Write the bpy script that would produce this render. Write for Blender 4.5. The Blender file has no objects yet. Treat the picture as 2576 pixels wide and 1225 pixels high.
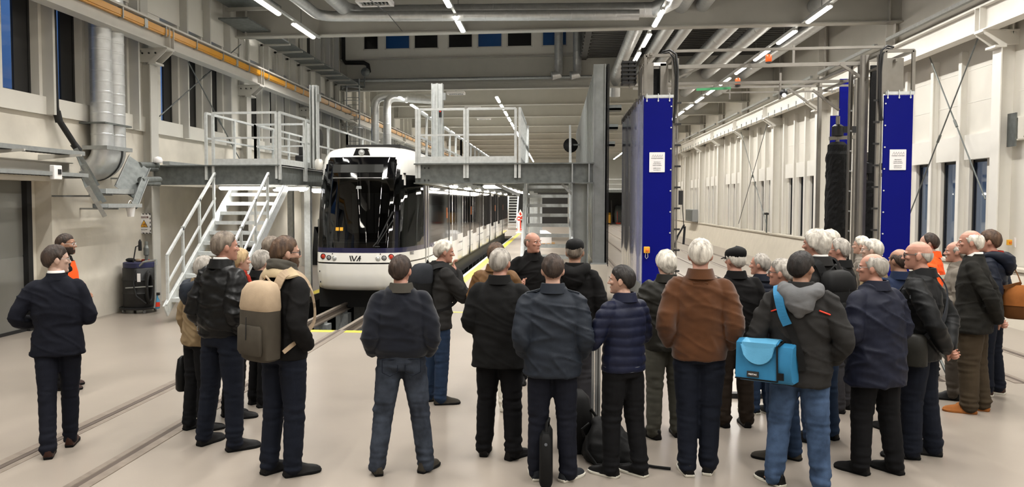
import bpy, bmesh, math, random
from math import sin, cos, pi, radians as R, sqrt, atan2
from mathutils import Vector, Matrix, noise

random.seed(7)
SC = bpy.context.scene
COL = SC.collection
V = Vector

# ---------------------------------------------------------------- camera, world, exposure
cam_data = bpy.data.cameras.new('camera')
cam = bpy.data.objects.new('camera', cam_data)
COL.objects.link(cam)
SC.camera = cam
cam.location = (0, 0, 2.15)
cam.rotation_euler = (R(90 - 2.634), 0, R(6.271))
cam_data.sensor_width = 36
cam_data.lens = 36 * 2000 / 2576
cam_data.shift_x = (1288 - 1180) / 2576
cam_data.shift_y = (600 - 612.5) / 2576
cam_data.clip_end = 400

world = bpy.data.worlds.new('evening_sky')
SC.world = world
world.use_nodes = True
wn = world.node_tree
bg = wn.nodes['Background']
tc = wn.nodes.new('ShaderNodeTexCoord')
nz = wn.nodes.new('ShaderNodeTexNoise')
nz.inputs['Scale'].default_value = 3.0
nz.inputs['Detail'].default_value = 6
rp = wn.nodes.new('ShaderNodeValToRGB')
rp.color_ramp.elements[0].position = .35
rp.color_ramp.elements[0].color = (.022, .05, .13, 1)
rp.color_ramp.elements[1].position = .75
rp.color_ramp.elements[1].color = (.10, .20, .42, 1)
wn.links.new(tc.outputs['Generated'], nz.inputs['Vector'])
wn.links.new(nz.outputs['Fac'], rp.inputs['Fac'])
wn.links.new(rp.outputs['Color'], bg.inputs['Color'])
bg.inputs['Strength'].default_value = 1.7

SC.view_settings.view_transform = 'Standard'
SC.view_settings.look = 'None'
SC.view_settings.exposure = 0.0
SC.view_settings.gamma = 1
SC.view_settings.use_curve_mapping = False
LAMP_W = 96.0          # power of one tubular luminaire
SC.cycles.max_bounces = 8
SC.cycles.diffuse_bounces = 4
SC.cycles.glossy_bounces = 4
SC.cycles.transparent_max_bounces = 12
SC.cycles.sample_clamp_indirect = 6

# ---------------------------------------------------------------- materials
def lin(h):
    h = h.lstrip('#')
    c = [int(h[i:i + 2], 16) / 255 for i in (0, 2, 4)]
    return tuple((x / 12.92 if x <= .04045 else ((x + .055) / 1.055) ** 2.4) for x in c)

MATS = {}
def mat(name, hexc, rough=.6, metal=0.0, var=.0, vscale=6.0, bump=0.0, bscale=60.0, stretch=None, coat=0.0,
        emit=None, estr=0.0, spec=.5, kind=None, hex2=None, sheen=0.0, bdist=.02):
    m = bpy.data.materials.new(name)
    m.use_nodes = True
    nt = m.node_tree
    b = nt.nodes['Principled BSDF']
    c = lin(hexc)
    b.inputs['Base Color'].default_value = (*c, 1)
    b.inputs['Roughness'].default_value = rough
    b.inputs['Metallic'].default_value = metal
    b.inputs['Specular IOR Level'].default_value = spec
    b.inputs['Coat Weight'].default_value = coat
    b.inputs['Coat Roughness'].default_value = .05
    if sheen:
        b.inputs['Sheen Weight'].default_value = sheen
    if emit:
        b.inputs['Emission Color'].default_value = (*lin(emit), 1)
        b.inputs['Emission Strength'].default_value = estr
    N, L = nt.nodes.new, nt.links.new
    if var or bump or hex2:
        t = N('ShaderNodeTexCoord')
        mp = N('ShaderNodeMapping')
        L(t.outputs['Object'], mp.inputs['Vector'])
        if stretch:
            mp.inputs['Scale'].default_value = stretch
    if var or hex2:
        c2 = lin(hex2) if hex2 else c
        if kind == 'voronoi':
            n = N('ShaderNodeTexVoronoi'); n.inputs['Scale'].default_value = vscale; out = n.outputs['Color']
        elif kind == 'wave':
            n = N('ShaderNodeTexWave'); n.inputs['Scale'].default_value = vscale
            n.inputs['Distortion'].default_value = 1.5; out = n.outputs['Fac']
        else:
            n = N('ShaderNodeTexNoise'); n.inputs['Scale'].default_value = vscale
            n.inputs['Detail'].default_value = 5; out = n.outputs['Fac']
        L(mp.outputs['Vector'], n.inputs['Vector'])
        r = N('ShaderNodeValToRGB')
        r.color_ramp.elements[0].position = .3
        r.color_ramp.elements[1].position = .7
        r.color_ramp.elements[0].color = (*[x * (1 - var) for x in c], 1)
        r.color_ramp.elements[1].color = (*[min(1, x * (1 + var)) for x in c2], 1)
        L(out, r.inputs['Fac'])
        L(r.outputs['Color'], b.inputs['Base Color'])
    if bump:
        n = N('ShaderNodeTexNoise'); n.inputs['Scale'].default_value = bscale
        n.inputs['Detail'].default_value = 4
        L(mp.outputs['Vector'], n.inputs['Vector'])
        bp = N('ShaderNodeBump'); bp.inputs['Strength'].default_value = bump
        bp.inputs['Distance'].default_value = bdist
        L(n.outputs['Fac'], bp.inputs['Height'])
        L(bp.outputs['Normal'], b.inputs['Normal'])
    MATS[name] = m
    return m

def glass(name, tint, mixf=.12, rough=.02):
    m = bpy.data.materials.new(name)
    m.use_nodes = True
    nt = m.node_tree
    nt.nodes.remove(nt.nodes['Principled BSDF'])
    N, L = nt.nodes.new, nt.links.new
    tr = N('ShaderNodeBsdfTransparent'); tr.inputs['Color'].default_value = (*tint, 1)
    gl = N('ShaderNodeBsdfGlossy'); gl.inputs['Roughness'].default_value = rough
    fr = N('ShaderNodeFresnel'); fr.inputs['IOR'].default_value = 1.5
    ad = N('ShaderNodeMath'); ad.operation = 'ADD'; ad.inputs[1].default_value = mixf
    ad.use_clamp = True
    mx = N('ShaderNodeMixShader')
    ge = N('ShaderNodeNewGeometry'); inv = N('ShaderNodeMath'); inv.operation = 'SUBTRACT'; inv.inputs[0].default_value = 1
    ml = N('ShaderNodeMath'); ml.operation = 'MULTIPLY'      # reflect on the outer face only
    L(ge.outputs['Backfacing'], inv.inputs[1]); L(inv.outputs[0], ml.inputs[1])
    L(fr.outputs['Fac'], ad.inputs[0]); L(ad.outputs[0], ml.inputs[0]); L(ml.outputs[0], mx.inputs['Fac'])
    L(tr.outputs[0], mx.inputs[1]); L(gl.outputs[0], mx.inputs[2])
    L(mx.outputs[0], nt.nodes['Material Output'].inputs['Surface'])
    MATS[name] = m
    return m

mat('floor_epoxy', '8B8278', rough=.28, var=.07, vscale=.9, bump=.03, bscale=5, spec=.45)
mat('concrete', 'CFC9BC', rough=.8, var=.13, vscale=1.3, bump=.12, bscale=16)
mat('white_wall', 'D9D5CB', rough=.55, var=.03, vscale=2)
mat('panel', 'D2CFC6', rough=.6, var=.03, vscale=1.5)
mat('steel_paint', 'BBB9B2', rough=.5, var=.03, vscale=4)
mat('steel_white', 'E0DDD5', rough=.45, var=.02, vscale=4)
mat('roof_beam', 'ABA9A1', rough=.55, var=.03, vscale=3)
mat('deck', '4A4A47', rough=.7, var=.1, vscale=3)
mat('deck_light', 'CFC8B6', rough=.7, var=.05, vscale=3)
mat('galv', 'A0A3A2', rough=.45, metal=.6, var=.1, vscale=14)
mat('galv_mid', '868987', rough=.5, metal=.45, var=.1, vscale=7)
mat('galv_dark', '6E7270', rough=.5, metal=.55, var=.22, vscale=9)
mat('galv_light', 'C9CCCB', rough=.45, metal=.35, var=.1, vscale=14)
mat('duct', 'C9CBCB', rough=.36, metal=.65, var=.08, vscale=9, stretch=(1, 1, 1))
mat('frame_dark', '1B1B1B', rough=.5)
mat('black_rubber', '0E0E0F', rough=.7)
mat('black_plastic', '151516', rough=.45)
mat('rail_steel', '8A7F74', rough=.45, metal=.5, var=.15, vscale=10)
mat('rail_groove', '4B4038', rough=.7)
mat('yellow_paint', 'E8D23A', rough=.5, var=.06, vscale=6)
mat('orange_rail', 'BC8418', rough=.35, var=.05, vscale=5)
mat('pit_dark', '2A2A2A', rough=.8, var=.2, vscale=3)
mat('door_grey', '85847F', rough=.3, metal=.35, var=.12, vscale=1.2)
mat('lamp', 'FFFFFF', rough=.4, emit='FFF8EC', estr=18.0)
mat('lamp_body', 'B8B8B4', rough=.4)
mat('tram_white', 'E6E4DE', rough=.22, coat=.5)
mat('tram_blue', '14143C', rough=.25, coat=.5)
mat('tram_black', '08080A', rough=.06, coat=.6)
mat('tram_inside', '1C1C1C', rough=.8)
mat('tram_panel', '6B6F70', rough=.5)
mat('tram_silver', 'C9C9C6', rough=.3, metal=.6)
mat('underframe', '141414', rough=.7)
mat('red_lamp', 'C0321E', rough=.2, coat=.5)
mat('amber', 'E0701A', rough=.3, coat=.3)
mat('beacon_orange', 'E2581C', rough=.3, emit='E2581C', estr=.25)
mat('grey_plastic', '8D8F8F', rough=.4)
mat('wash_blue', '030A6C', rough=.45, var=.04, vscale=2, bump=.03, bscale=3, spec=.12)
mat('wash_steel', '8B8780', rough=.35, metal=.7, var=.1, vscale=5)
mat('bristle', '070707', rough=.95, bump=.6, bscale=90)
mat('paper', 'E9E7E6', rough=.5)
mat('ink', '55555A', rough=.6)
mat('ink_light', 'A9A7A8', rough=.6)
mat('sign_black', '1A1A1A', rough=.5)
mat('sign_yellow', 'E2A72B', rough=.5)
mat('sign_red', 'D83A22', rough=.4)
mat('sign_brown', '5C2F28', rough=.5)
mat('wood', 'A07C4E', rough=.7, var=.12, vscale=8, stretch=(1, 8, 8))
mat('plinth', 'C3BBAC', rough=.7, var=.05, vscale=3)
mat('black_pipe', '121212', rough=.55)
mat('alu', 'B9BBBC', rough=.3, metal=.85)
mat('fire_red', 'A01812', rough=.35)
glass('night_glass', (.78, .82, .86), .03)
glass('dark_glass', (.10, .10, .11), .02)
glass('tram_glass', (.15, .155, .165), .03)
glass('spectacle_glass', (.92, .93, .95), .03)
mat('curtain_reflection', 'A3A7CC', rough=.2, coat=.6, var=.1, vscale=2, bump=.08, bscale=3)  # pale lavender base paints the floor's reflection onto the glossy blue vinyl
mat('sky_blue_pane', '16457E', rough=.08, coat=.4)
mat('pane_black', '0C0C0D', rough=.1, coat=.3)

# people
for n, h in dict(fair='AC8775', pale='B39484', ruddy='AA7C6A', tan='96705B').items():
    mat('skin_' + n, h, rough=.5, var=.08, vscale=14, spec=.35)
for n, h, h2 in (('black', '0F0D0C', '241F1C'), ('darkbrown', '1E1713', '3A2D25'), ('brown', '33251C', '55402F'), ('greybrown', '4A4037', '7D7266'),
                 ('grey', '6A655E', 'A39D94'), ('silver', '8C867D', 'C4BEB3'), ('white', '9A9488', 'D2CCC0'), ('blond', '7D674A', 'B39A73')):
    mat('hair_' + n, h, rough=.6, var=.15, vscale=26, hex2=h2, stretch=(1, 1, .22), bump=.5, bscale=70, spec=.3)

def cloth(name, hexc, rough=.85, var=.14, bump=.3, bscale=260, sheen=.0, **k):
    def dim(h):                              # worn dark textiles sit a little below their swatch
        q = [int(h[i:i + 2], 16) for i in (0, 2, 4)]
        return h if max(q) > 90 else '%02X%02X%02X' % tuple(int(c * .84) for c in q)
    return mat(name, dim(hexc), rough=rough, var=var, vscale=9, bump=bump, bscale=bscale, sheen=sheen, spec=.16, bdist=.004, **k)

cloth('suit_navy', '12151F')
cloth('leather_black', '131313', rough=.38, bump=.35, bscale=45)
cloth('coat_black', '100F0F')
cloth('coat_black_b', '141414', rough=.8)
cloth('jacket_beige', '7C6A50')
cloth('fleece_navy', '10141E', sheen=.15)
cloth('jacket_slate', '252B35', rough=.6)
cloth('jacket_tan', '63482D', rough=.6)
cloth('puffer_navy', '171C33', rough=.5)
cloth('puffer_dark', '141A28', rough=.55)
cloth('jacket_olive', '26241F', rough=.5)
cloth('suede_brown', '57341A', rough=.9, sheen=.2)
cloth('jacket_charcoal', '2B2A29')
cloth('coat_navy', '171B2B', rough=.6)
cloth('quilt_black', '111214', rough=.5)
cloth('tweed', '211F1C', var=.45, bscale=60)
cloth('jacket_grey', '6E675E')
cloth('jacket_mid_blue', '1E2A44')
cloth('hivis', 'F2541B', rough=.6, var=.05)
cloth('reflective', 'C9C9B8', rough=.3, var=.03)
cloth('hood_grey', '5B5B5C')
cloth('shirt_white', 'DDDCD8', var=.03)
cloth('shirt_dark', '161A24')
cloth('scarf_red', '8E2A1E')
cloth('scarf_grey', '4E4A43')
cloth('shearling', 'A8977A', rough=.95)
cloth('jeans_dark', '121723', bscale=160)
cloth('jeans_blue', '2C3C55', hex2='415470', var=.06, bscale=160)
cloth('jeans_mid', '25364F', bscale=160)
cloth('jeans_grey', '22262E', hex2='343A44', bscale=160)
cloth('trouser_black', '0E0E10')
cloth('trouser_greygreen', '4B4A42')
cloth('cord_brown', '2F251D')
cloth('cord_olive', '453A2C')
cloth('trouser_grey', '37363A')
cloth('trouser_beige', '585048')
cloth('trouser_white', 'C9C4B8', var=.05)
cloth('shoe_black', '0F0E0E', rough=.45)
cloth('shoe_brown', '3A221A', rough=.45)
cloth('shoe_tan', '8A5428', rough=.8)
cloth('shoe_grey', '2B2E33')
cloth('shoe_olive', '39342C', rough=.6)
cloth('sole_white', 'CFCBBF', var=.05)
cloth('sole_black', '101010')
cloth('bag_beige', '9E8B74', rough=.8)
cloth('bag_olive', '4A443B', rough=.8)
cloth('bag_black', '121213', rough=.65)
cloth('bag_grey', '5D6065', rough=.6)
cloth('bag_dim', '2A2D31')
cloth('bag_blue', '2C6C92', rough=.42, var=.1)
cloth('bag_lightblue', '528FB0', rough=.42, var=.06)
cloth('bag_brown', '5E3B1D', rough=.6)
cloth('cap_black', '0C0C0D', rough=.7)
mat('lips', '8C574B', rough=.4)
mat('eye_white', 'D8D2CC', rough=.3)
mat('eye_dark', '201712', rough=.2)

# ---------------------------------------------------------------- mesh helpers
class MB:
    """collects shapes (world or parent space) and links them as one mesh object"""
    def __init__(s):
        s.v = []; s.f = []; s.mi = []; s.m = 0
    def add(s, vs, fs):
        o = len(s.v)
        s.v += [tuple(p) for p in vs]
        s.f += [tuple(i + o for i in f) for f in fs]
        s.mi += [s.m] * len(fs)
        return s
    def box(s, x0, x1, y0, y1, z0, z1):
        vs = [(x, y, z) for x in (x0, x1) for y in (y0, y1) for z in (z0, z1)]
        return s.add(vs, [(0, 1, 3, 2), (4, 6, 7, 5), (0, 4, 5, 1), (2, 3, 7, 6), (0, 2, 6, 4), (1, 5, 7, 3)])
    def bar(s, p, q, w, h, up=(0, 0, 1)):
        p, q = V(p), V(q); d = (q - p)
        if d.length < 1e-6: return s
        d.normalize(); u = V(up)
        if abs(d.dot(u)) > .98: u = V((0, 1, 0))
        a = d.cross(u).normalized(); b = a.cross(d).normalized()
        vs = [e + a * (w / 2 * i) + b * (h / 2 * j) for e in (p, q) for i, j in ((-1, -1), (1, -1), (1, 1), (-1, 1))]
        return s.add(vs, [(3, 2, 1, 0), (4, 5, 6, 7), (0, 1, 5, 4), (1, 2, 6, 5), (2, 3, 7, 6), (3, 0, 4, 7)])
    def rings(s, rs, cap=True, close=True):
        n = len(rs[0]); vs = [p for r in rs for p in r]; fs = []
        for i in range(len(rs) - 1):
            for j in range(n if close else n - 1):
                k = (j + 1) % n
                fs.append((i * n + j, i * n + k, (i + 1) * n + k, (i + 1) * n + j))
        if cap:
            fs.append(tuple(range(n - 1, -1, -1))); b = (len(rs) - 1) * n
            fs.append(tuple(range(b, b + n)))
        return s.add(vs, fs)
    def tube(s, pts, r, n=10, cap=True, squash=1.0):
        pts = [V(p) for p in pts]
        rr = r if isinstance(r, (list, tuple)) else [r] * len(pts)
        rs = []; a = None
        for i, p in enumerate(pts):
            d = (pts[min(i + 1, len(pts) - 1)] - pts[max(i - 1, 0)])
            if d.length < 1e-9: d = V((0, 0, 1))
            d.normalize()
            if a is None:
                u = V((1, 0, 0)) if abs(d.x) < .8 else V((0, 1, 0))
                a = (u - d * u.dot(d)).normalized()
            else:
                a = (a - d * a.dot(d))
                a = a.normalized() if a.length > 1e-6 else d.orthogonal().normalized()
            b = d.cross(a)
            rs.append([p + a * (rr[i] * cos(2 * pi * k / n)) + b * (rr[i] * squash * sin(2 * pi * k / n)) for k in range(n)])
        return s.rings(rs, cap)
    def lathe(s, prof, c=(0, 0, 0), n=20, axis='z', cap=True):
        rs = []
        for r, h in prof:
            ring = []
            for k in range(n):
                a = 2 * pi * k / n; u, w = r * cos(a), r * sin(a)
                p = {'z': (u, w, h), 'y': (u, -h if False else h, w), 'x': (h, u, w)}[axis]
                ring.append((c[0] + p[0], c[1] + p[1], c[2] + p[2]))
            rs.append(ring)
        return s.rings(rs, cap)
    def loft(s, secs, n=28, p=2.3, cap=True):
        """secs: (z, cx, cy, half width, half depth)"""
        rs = []
        for z, cx, cy, hw, hd in secs:
            ring = []
            for k in range(n):
                a = 2 * pi * k / n; c, q = cos(a), sin(a)
                ring.append((cx + hw * math.copysign(abs(c) ** (2 / p), c), cy + hd * math.copysign(abs(q) ** (2 / p), q), z))
            rs.append(ring)
        return s.rings(rs, cap)
    def ell(s, c, r, nu=20, nv=12, M=None):
        rs = []
        for i in range(1, nv):
            t = pi * i / nv - pi / 2
            ring = []
            for k in range(nu):
                a = 2 * pi * k / nu
                q = V((r[0] * cos(t) * cos(a), r[1] * cos(t) * sin(a), r[2] * sin(t)))
                if M: q = M @ q
                ring.append(V(c) + q)
            rs.append(ring)
        return s.rings(rs, True)
    def prism(s, poly, a0, a1, axis='y'):
        n = len(poly)
        def pt(u, w, a):
            return {'y': (u, a, w), 'x': (a, u, w), 'z': (u, w, a)}[axis]
        vs = [pt(u, w, a0) for u, w in poly] + [pt(u, w, a1) for u, w in poly]
        fs = [tuple(range(n)), tuple(range(2 * n - 1, n - 1, -1))]
        fs += [(i, (i + 1) % n + 0, (i + 1) % n + n, i + n) for i in range(n)]
        return s.add(vs, fs)
    def ibeam(s, p, q, w, h, t=.02, up=(0, 0, 1)):
        p, q = V(p), V(q); d = (q - p).normalized(); u = V(up)
        if abs(d.dot(u)) > .98: u = V((0, 1, 0))
        a = d.cross(u).normalized(); b = a.cross(d).normalized()
        s.bar(p + b * (h / 2 - t / 2), q + b * (h / 2 - t / 2), w, t, up)
        s.bar(p - b * (h / 2 - t / 2), q - b * (h / 2 - t / 2), w, t, up)
        return s.bar(p, q, t * .7, h - 2 * t, up)
    def mesh(s, name, mats=None, off=(0, 0, 0), smooth=False):
        me = bpy.data.meshes.new(name)
        me.from_pydata([(x - off[0], y - off[1], z - off[2]) for x, y, z in s.v], [], s.f)
        bm = bmesh.new(); bm.from_mesh(me)
        bmesh.ops.recalc_face_normals(bm, faces=bm.faces)
        bm.to_mesh(me); bm.free()
        if mats is not None:
            for m in (mats if isinstance(mats, (list, tuple)) else [mats]):
                me.materials.append(MATS[m] if isinstance(m, str) else m)
            if isinstance(mats, (list, tuple)) and len(mats) > 1:
                me.polygons.foreach_set('material_index', s.mi)
        if smooth:
            me.polygons.foreach_set('use_smooth', [True] * len(me.polygons))
        me.update()
        return me
    def build(s, name, mats, parent=None, smooth=False, bevel=0, local=False, loc=None):
        off = (0, 0, 0)
        if parent is not None and not local:
            q = parent; o = V((0, 0, 0))
            while q is not None:
                o += q.location; q = q.parent
            off = o
        elif parent is None:
            if loc is None:
                xs = [p[0] for p in s.v]; ys = [p[1] for p in s.v]; zs = [p[2] for p in s.v]
                loc = ((min(xs) + max(xs)) / 2, (min(ys) + max(ys)) / 2, min(zs))
            off = loc
        ob = bpy.data.objects.new(name, s.mesh(name, mats, off, smooth))
        COL.objects.link(ob)
        if parent is not None: ob.parent = parent
        else: ob.location = off
        if bevel:
            md = ob.modifiers.new('edge', 'BEVEL'); md.width = bevel; md.segments = 2; md.limit_method = 'ANGLE'
        if smooth:
            shade(ob)
        return ob

def shade(ob, ang=50):
    me = ob.data
    ca = cos(R(ang))
    bm = bmesh.new(); bm.from_mesh(me)
    for e in bm.edges:
        if len(e.link_faces) == 2:
            e.smooth = e.link_faces[0].normal.dot(e.link_faces[1].normal) > ca
    bm.to_mesh(me); bm.free()

def tag(o, label=None, cat=None, group=None, kind=None):
    if label: o['label'] = label
    if cat: o['category'] = cat
    if group: o['group'] = group
    if kind: o['kind'] = kind
    return o

def thing(name, loc, label, cat, group=None, rz=0):
    o = bpy.data.objects.new(name, None)
    o.empty_display_size = .2
    o.location = loc; o.rotation_euler = (0, 0, rz)
    COL.objects.link(o)
    return tag(o, label, cat, group)

def struct(name, mb, mats, label=None, parent=None, smooth=False, bevel=0):
    o = mb.build(name, mats, parent, smooth, bevel)
    if parent is None: tag(o, label, None, None, 'structure')
    return o

def copy_tree(o, parent=None):
    c = o.copy(); COL.objects.link(c)
    if parent is not None: c.parent = parent
    for ch in [x for x in bpy.data.objects if x.parent == o]:
        copy_tree(ch, c)
    return c

def text_mesh(txt, size, align='CENTER', shear=0.0):
    cu = bpy.data.curves.new('lettering', 'FONT')
    cu.body = txt; cu.size = size; cu.align_x = align; cu.extrude = .0015; cu.shear = shear
    ob = bpy.data.objects.new('lettering', cu)
    COL.objects.link(ob)
    bpy.context.view_layer.update()
    me = bpy.data.meshes.new_from_object(ob.evaluated_get(bpy.context.evaluated_depsgraph_get()))
    bpy.data.objects.remove(ob)
    return me

def lettering(name, txt, size, m, parent, pos, rot, align='CENTER', shear=0.0):
    me = text_mesh(txt, size, align, shear)
    me.materials.clear(); me.materials.append(MATS[m])
    o = bpy.data.objects.new(name, me); COL.objects.link(o)
    o.parent = parent; o.location = V(pos) - (parent.location if parent.parent is None else V((0, 0, 0)))
    o.rotation_euler = rot
    return o
# ================================================================ BUILDING SHELL
G0, GP = 15.7, 5.1                      # first grid line in view, bay length
FAR = 84.0
PX0, PX1, PY0, PY1 = -5.58, -2.72, 12.93, 50.0     # inspection pit

f = MB()
f.box(-9.2, PX0, -9, FAR, -.15, 0); f.box(PX1, 9.2, -9, FAR, -.15, 0)
f.box(PX0, PX1, -9, PY0, -.15, 0); f.box(PX0, PX1, PY1, FAR, -.15, 0)
struct('floor', f, 'floor_epoxy')
p = MB()
p.box(PX0 - .2, PX0, PY0 - .2, PY1 + .2, -1.5, -.15); p.box(PX1, PX1 + .2, PY0 - .2, PY1 + .2, -1.5, -.15)
p.box(PX0, PX1, PY0 - .2, PY0, -1.5, -.15); p.box(PX0, PX1, PY1, PY1 + .2, -1.5, -.15)
p.box(PX0 - .2, PX1 + .2, PY0 - .2, PY1 + .2, -1.7, -1.5)
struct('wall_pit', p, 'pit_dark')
# pit wall ledges
q = MB(); q.box(PX0, PX0 + .12, PY0, PY1, -.62, -.5); q.box(PX1 - .12, PX1, PY0, PY1, -.62, -.5)
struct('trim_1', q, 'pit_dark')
# yellow edge markings
y = MB(); y.box(PX0 - .23, PX0 - .02, PY0 - .22, PY1, 0, .004); struct('trim_2', y, 'yellow_paint')
y = MB(); y.box(PX1 + .1, PX1 + .31, 15.2, 55, 0, .004); struct('trim_3', y, 'yellow_paint')
y = MB(); y.box(PX0 - .23, -3.68, PY0 - .2, PY0 - .02, 0, .004); y.box(-3.48, PX1 + .31, PY0 - .2, PY0 - .02, 0, .004)
struct('trim_4', y, 'yellow_paint')
y = MB(); y.box(-2.4, -.9, 15.28, 15.36, 0, .004); struct('trim_5', y, 'yellow_paint')
y = MB(); y.box(PX1, PX1 + .08, PY0, PY1, 0, .006); struct('trim_6', y, 'galv_light')
# recessed channel in front of the pit
y = MB(); y.box(-5.0, -4.06, 12.05, 12.13, 0, .003); y.box(-4.12, -4.06, 12.05, 12.7, 0, .003)
struct('trim_7', y, 'rail_steel')

def floor_rail(x, y0, y1, side, label, pts=None):
    r = thing('rail', (x, y0, 0), label, 'rail', 'rails set flush into the floor')
    m = MB(); g = MB()
    if pts is None: pts = [(x, y0), (x, y1)]
    for (a, b), (c, d) in zip(pts[:-1], pts[1:]):
        m.bar((a - .07 * side, b, 0), (c - .07 * side, d, 0), .085, .012)
        g.bar((a, b, 0), (c, d, 0), .05, .009)
        m.bar((a + .065 * side, b, -.001), (c + .065 * side, d, -.001), .06, .008)
    m.build('rail_head', 'rail_steel', r); g.build('flangeway', 'rail_groove', r)
RL = -4.47; RR = -3.6
floor_rail(RL, -4, PY0, 1, 'flush floor rail leading to the pit, beside the walking man in the suit')
floor_rail(RR, -4, PY0, -1, 'flush floor rail leading to the tram pit, under the backpack man')
for x, s, lb in ((5.53, 1, 'flush floor rail under the black wash brushes, inner rail of its pair'), (6.48, -1, 'flush floor rail closest to the window wall with slit windows'),
                 (3.66, 1, 'flush floor rail passing through the wash gantry, nearer the partition'), (4.62, -1, 'flush floor rail passing through the wash gantry, nearer the windows')):
    floor_rail(x, 10, 78, s, lb)
floor_rail(1.93, 10, 70, 1, 'flush floor rail running close along the galvanised partition')
floor_rail(2.79, 10, 70, -1, 'flush curved floor rail beyond the grey partition post', pts=[(2.79, 10), (2.79, 45), (3.0, 52), (3.5, 60), (4.4, 70), (5.4, 78)])

# rails standing on posts in the pit
for x, lb in ((RL, 'brown raised rail on galvanised posts in the pit, window wall side'), (RR, 'brown raised rail on galvanised posts in the pit, staircase side')):
    r = thing('rail', (x, PY0, -1.5), lb, 'rail', 'rails raised over the pit')
    m = MB(); m.bar((x, PY0, -.02), (x, PY1, -.02), .07, .045); m.bar((x, PY0, -.085), (x, PY1, -.085), .02, .09); m.bar((x, PY0, -.14), (x, PY1, -.14), .13, .025)
    m.build('rail_head', 'rail_steel', r)
    yy = 13.35
    while yy < PY1:
        b = MB(); b.box(x - .13, x + .13, yy - .14, yy + .14, -1.5, -.2); b.prism([(x - .13, -.9), (x, -.25), (x + .13, -.9)], yy - .16, yy - .14)
        b.box(x - .06, x + .06, yy - .1, yy + .1, -.2, -.15)
        b.build('post', 'galv', r); yy += 1.5

# ---- left wall
WX = -8.5
def win_group(y0, i0=0):
    return [(y0 + c - .4, y0 + c + .4) for c in (1.15, 2.35, 3.55)]
lw = []                                     # windows of the left wall (y0, y1)
lw += [(-2.2, -1.4), (-1, -.2), (.6, 1.4), (3.2, 4.0), (4.4, 5.2), (5.6, 6.4), (8.2, 9.0), (9.4, 10.2), (11.5, 12.38), (12.73, 13.6), (14.25, 15.1)]
for k in range(0, 13): lw += win_group(G0 + GP * k)
w = MB()
DY = 12.62                                   # end of the roller door opening
w.box(-9.0, WX, DY, FAR, 0, 3.6); w.box(-9.0, WX, -9, DY, 2.5, 3.6); w.box(-9.0, WX, -9, 4.0, 0, 2.5); w.box(-9.0, -8.8, 12.3, DY, 0, 2.5)
struct('wall_left', w, 'concrete')
w = MB()
w.box(-9.0, -8.44, -9, FAR, 3.6, 3.9)
def piers(m, x0, x1, wins, z0, z1, ya, yb):
    c = ya
    for a, b in sorted(wins):
        if a > c: m.box(x0, x1, c, a, z0, z1)
        c = b
    m.box(x0, x1, c, yb, z0, z1)
lo = [q for q in lw]
piers(w, -8.85, -8.5, lo, 3.9, 6.1, -9, FAR)
w.box(-8.85, -8.48, -9, FAR, 6.1, 6.75)
up = [q for q in lw if 20 < q[0] < 31]
piers(w, -8.85, -8.5, up, 6.75, 8.75, -9, 31.2)
w.box(-8.85, -8.48, -9, 31.2, 8.75, 9.5)
w.box(-8.85, -8.5, 31.2, FAR, 6.75, 7.8)
struct('wall_left_upper', w, 'panel')
NW = [0]
def window(x, y0, y1, z0, z1, side, style='half', fm='frame_dark'):
    """tall slit window in a side wall; side = +1 when the room lies towards +x"""
    NW[0] += 1
    m = MB(); t = .05
    m.box(x - .03, x + .03, y0, y0 + t, z0, z1); m.box(x - .03, x + .03, y1 - t, y1, z0, z1)
    m.box(x - .03, x + .03, y0, y1, z0, z0 + t); m.box(x - .03, x + .03, y0, y1, z1 - t, z1)
    fr = struct('window_%d' % NW[0], m, fm)
    g = MB(); g.box(x - .008, x + .008, y0 + t, y1 - t, z0 + t, z1 - t)
    g.build('pane', 'night_glass', fr)
    if style == 'half':                       # dark vent panel beside the pane
        h = MB(); h.box(x - .02, x + .02, y0 + (y1 - y0) * .55, y1 - t, z0 + t, z1 - t); h.build('vent_panel', 'frame_dark', fr)
for a, b in lw:
    if a > 8: window(-8.68, a, b, 3.9, 6.1, 1)
for a, b in up: window(-8.68, a, b, 6.75, 8.75, 1)
# fins beside the windows
nt_ = 8
for a, b in lw:
    if 10 < a < 46:
        m = MB(); m.box(-8.5, -8.3, b + .08, b + .14, 3.6, 7.6 if a > 31 else 9.4)
        struct('trim_%d' % nt_, m, 'steel_paint'); nt_ += 1

# roller door beside the walking man
m = MB(); m.box(-8.86, -8.8, 4.0, DY - .32, 0, 2.5)
for k in range(2): m.box(-8.8, -8.795, 4.0, DY - .34, 1.25 * k + .02, 1.25 * k + 1.24)
d = struct('door_1', m, 'door_grey')
m = MB(); m.box(-8.86, -8.7, DY - .34, DY - .22, 0, 2.5); m.build('door_edge_seal', 'black_rubber', d)
m = MB(); m.box(-8.86, -8.76, 4, DY - .34, 0, .05); m.build('bottom_seal', 'black_rubber', d)

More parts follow.
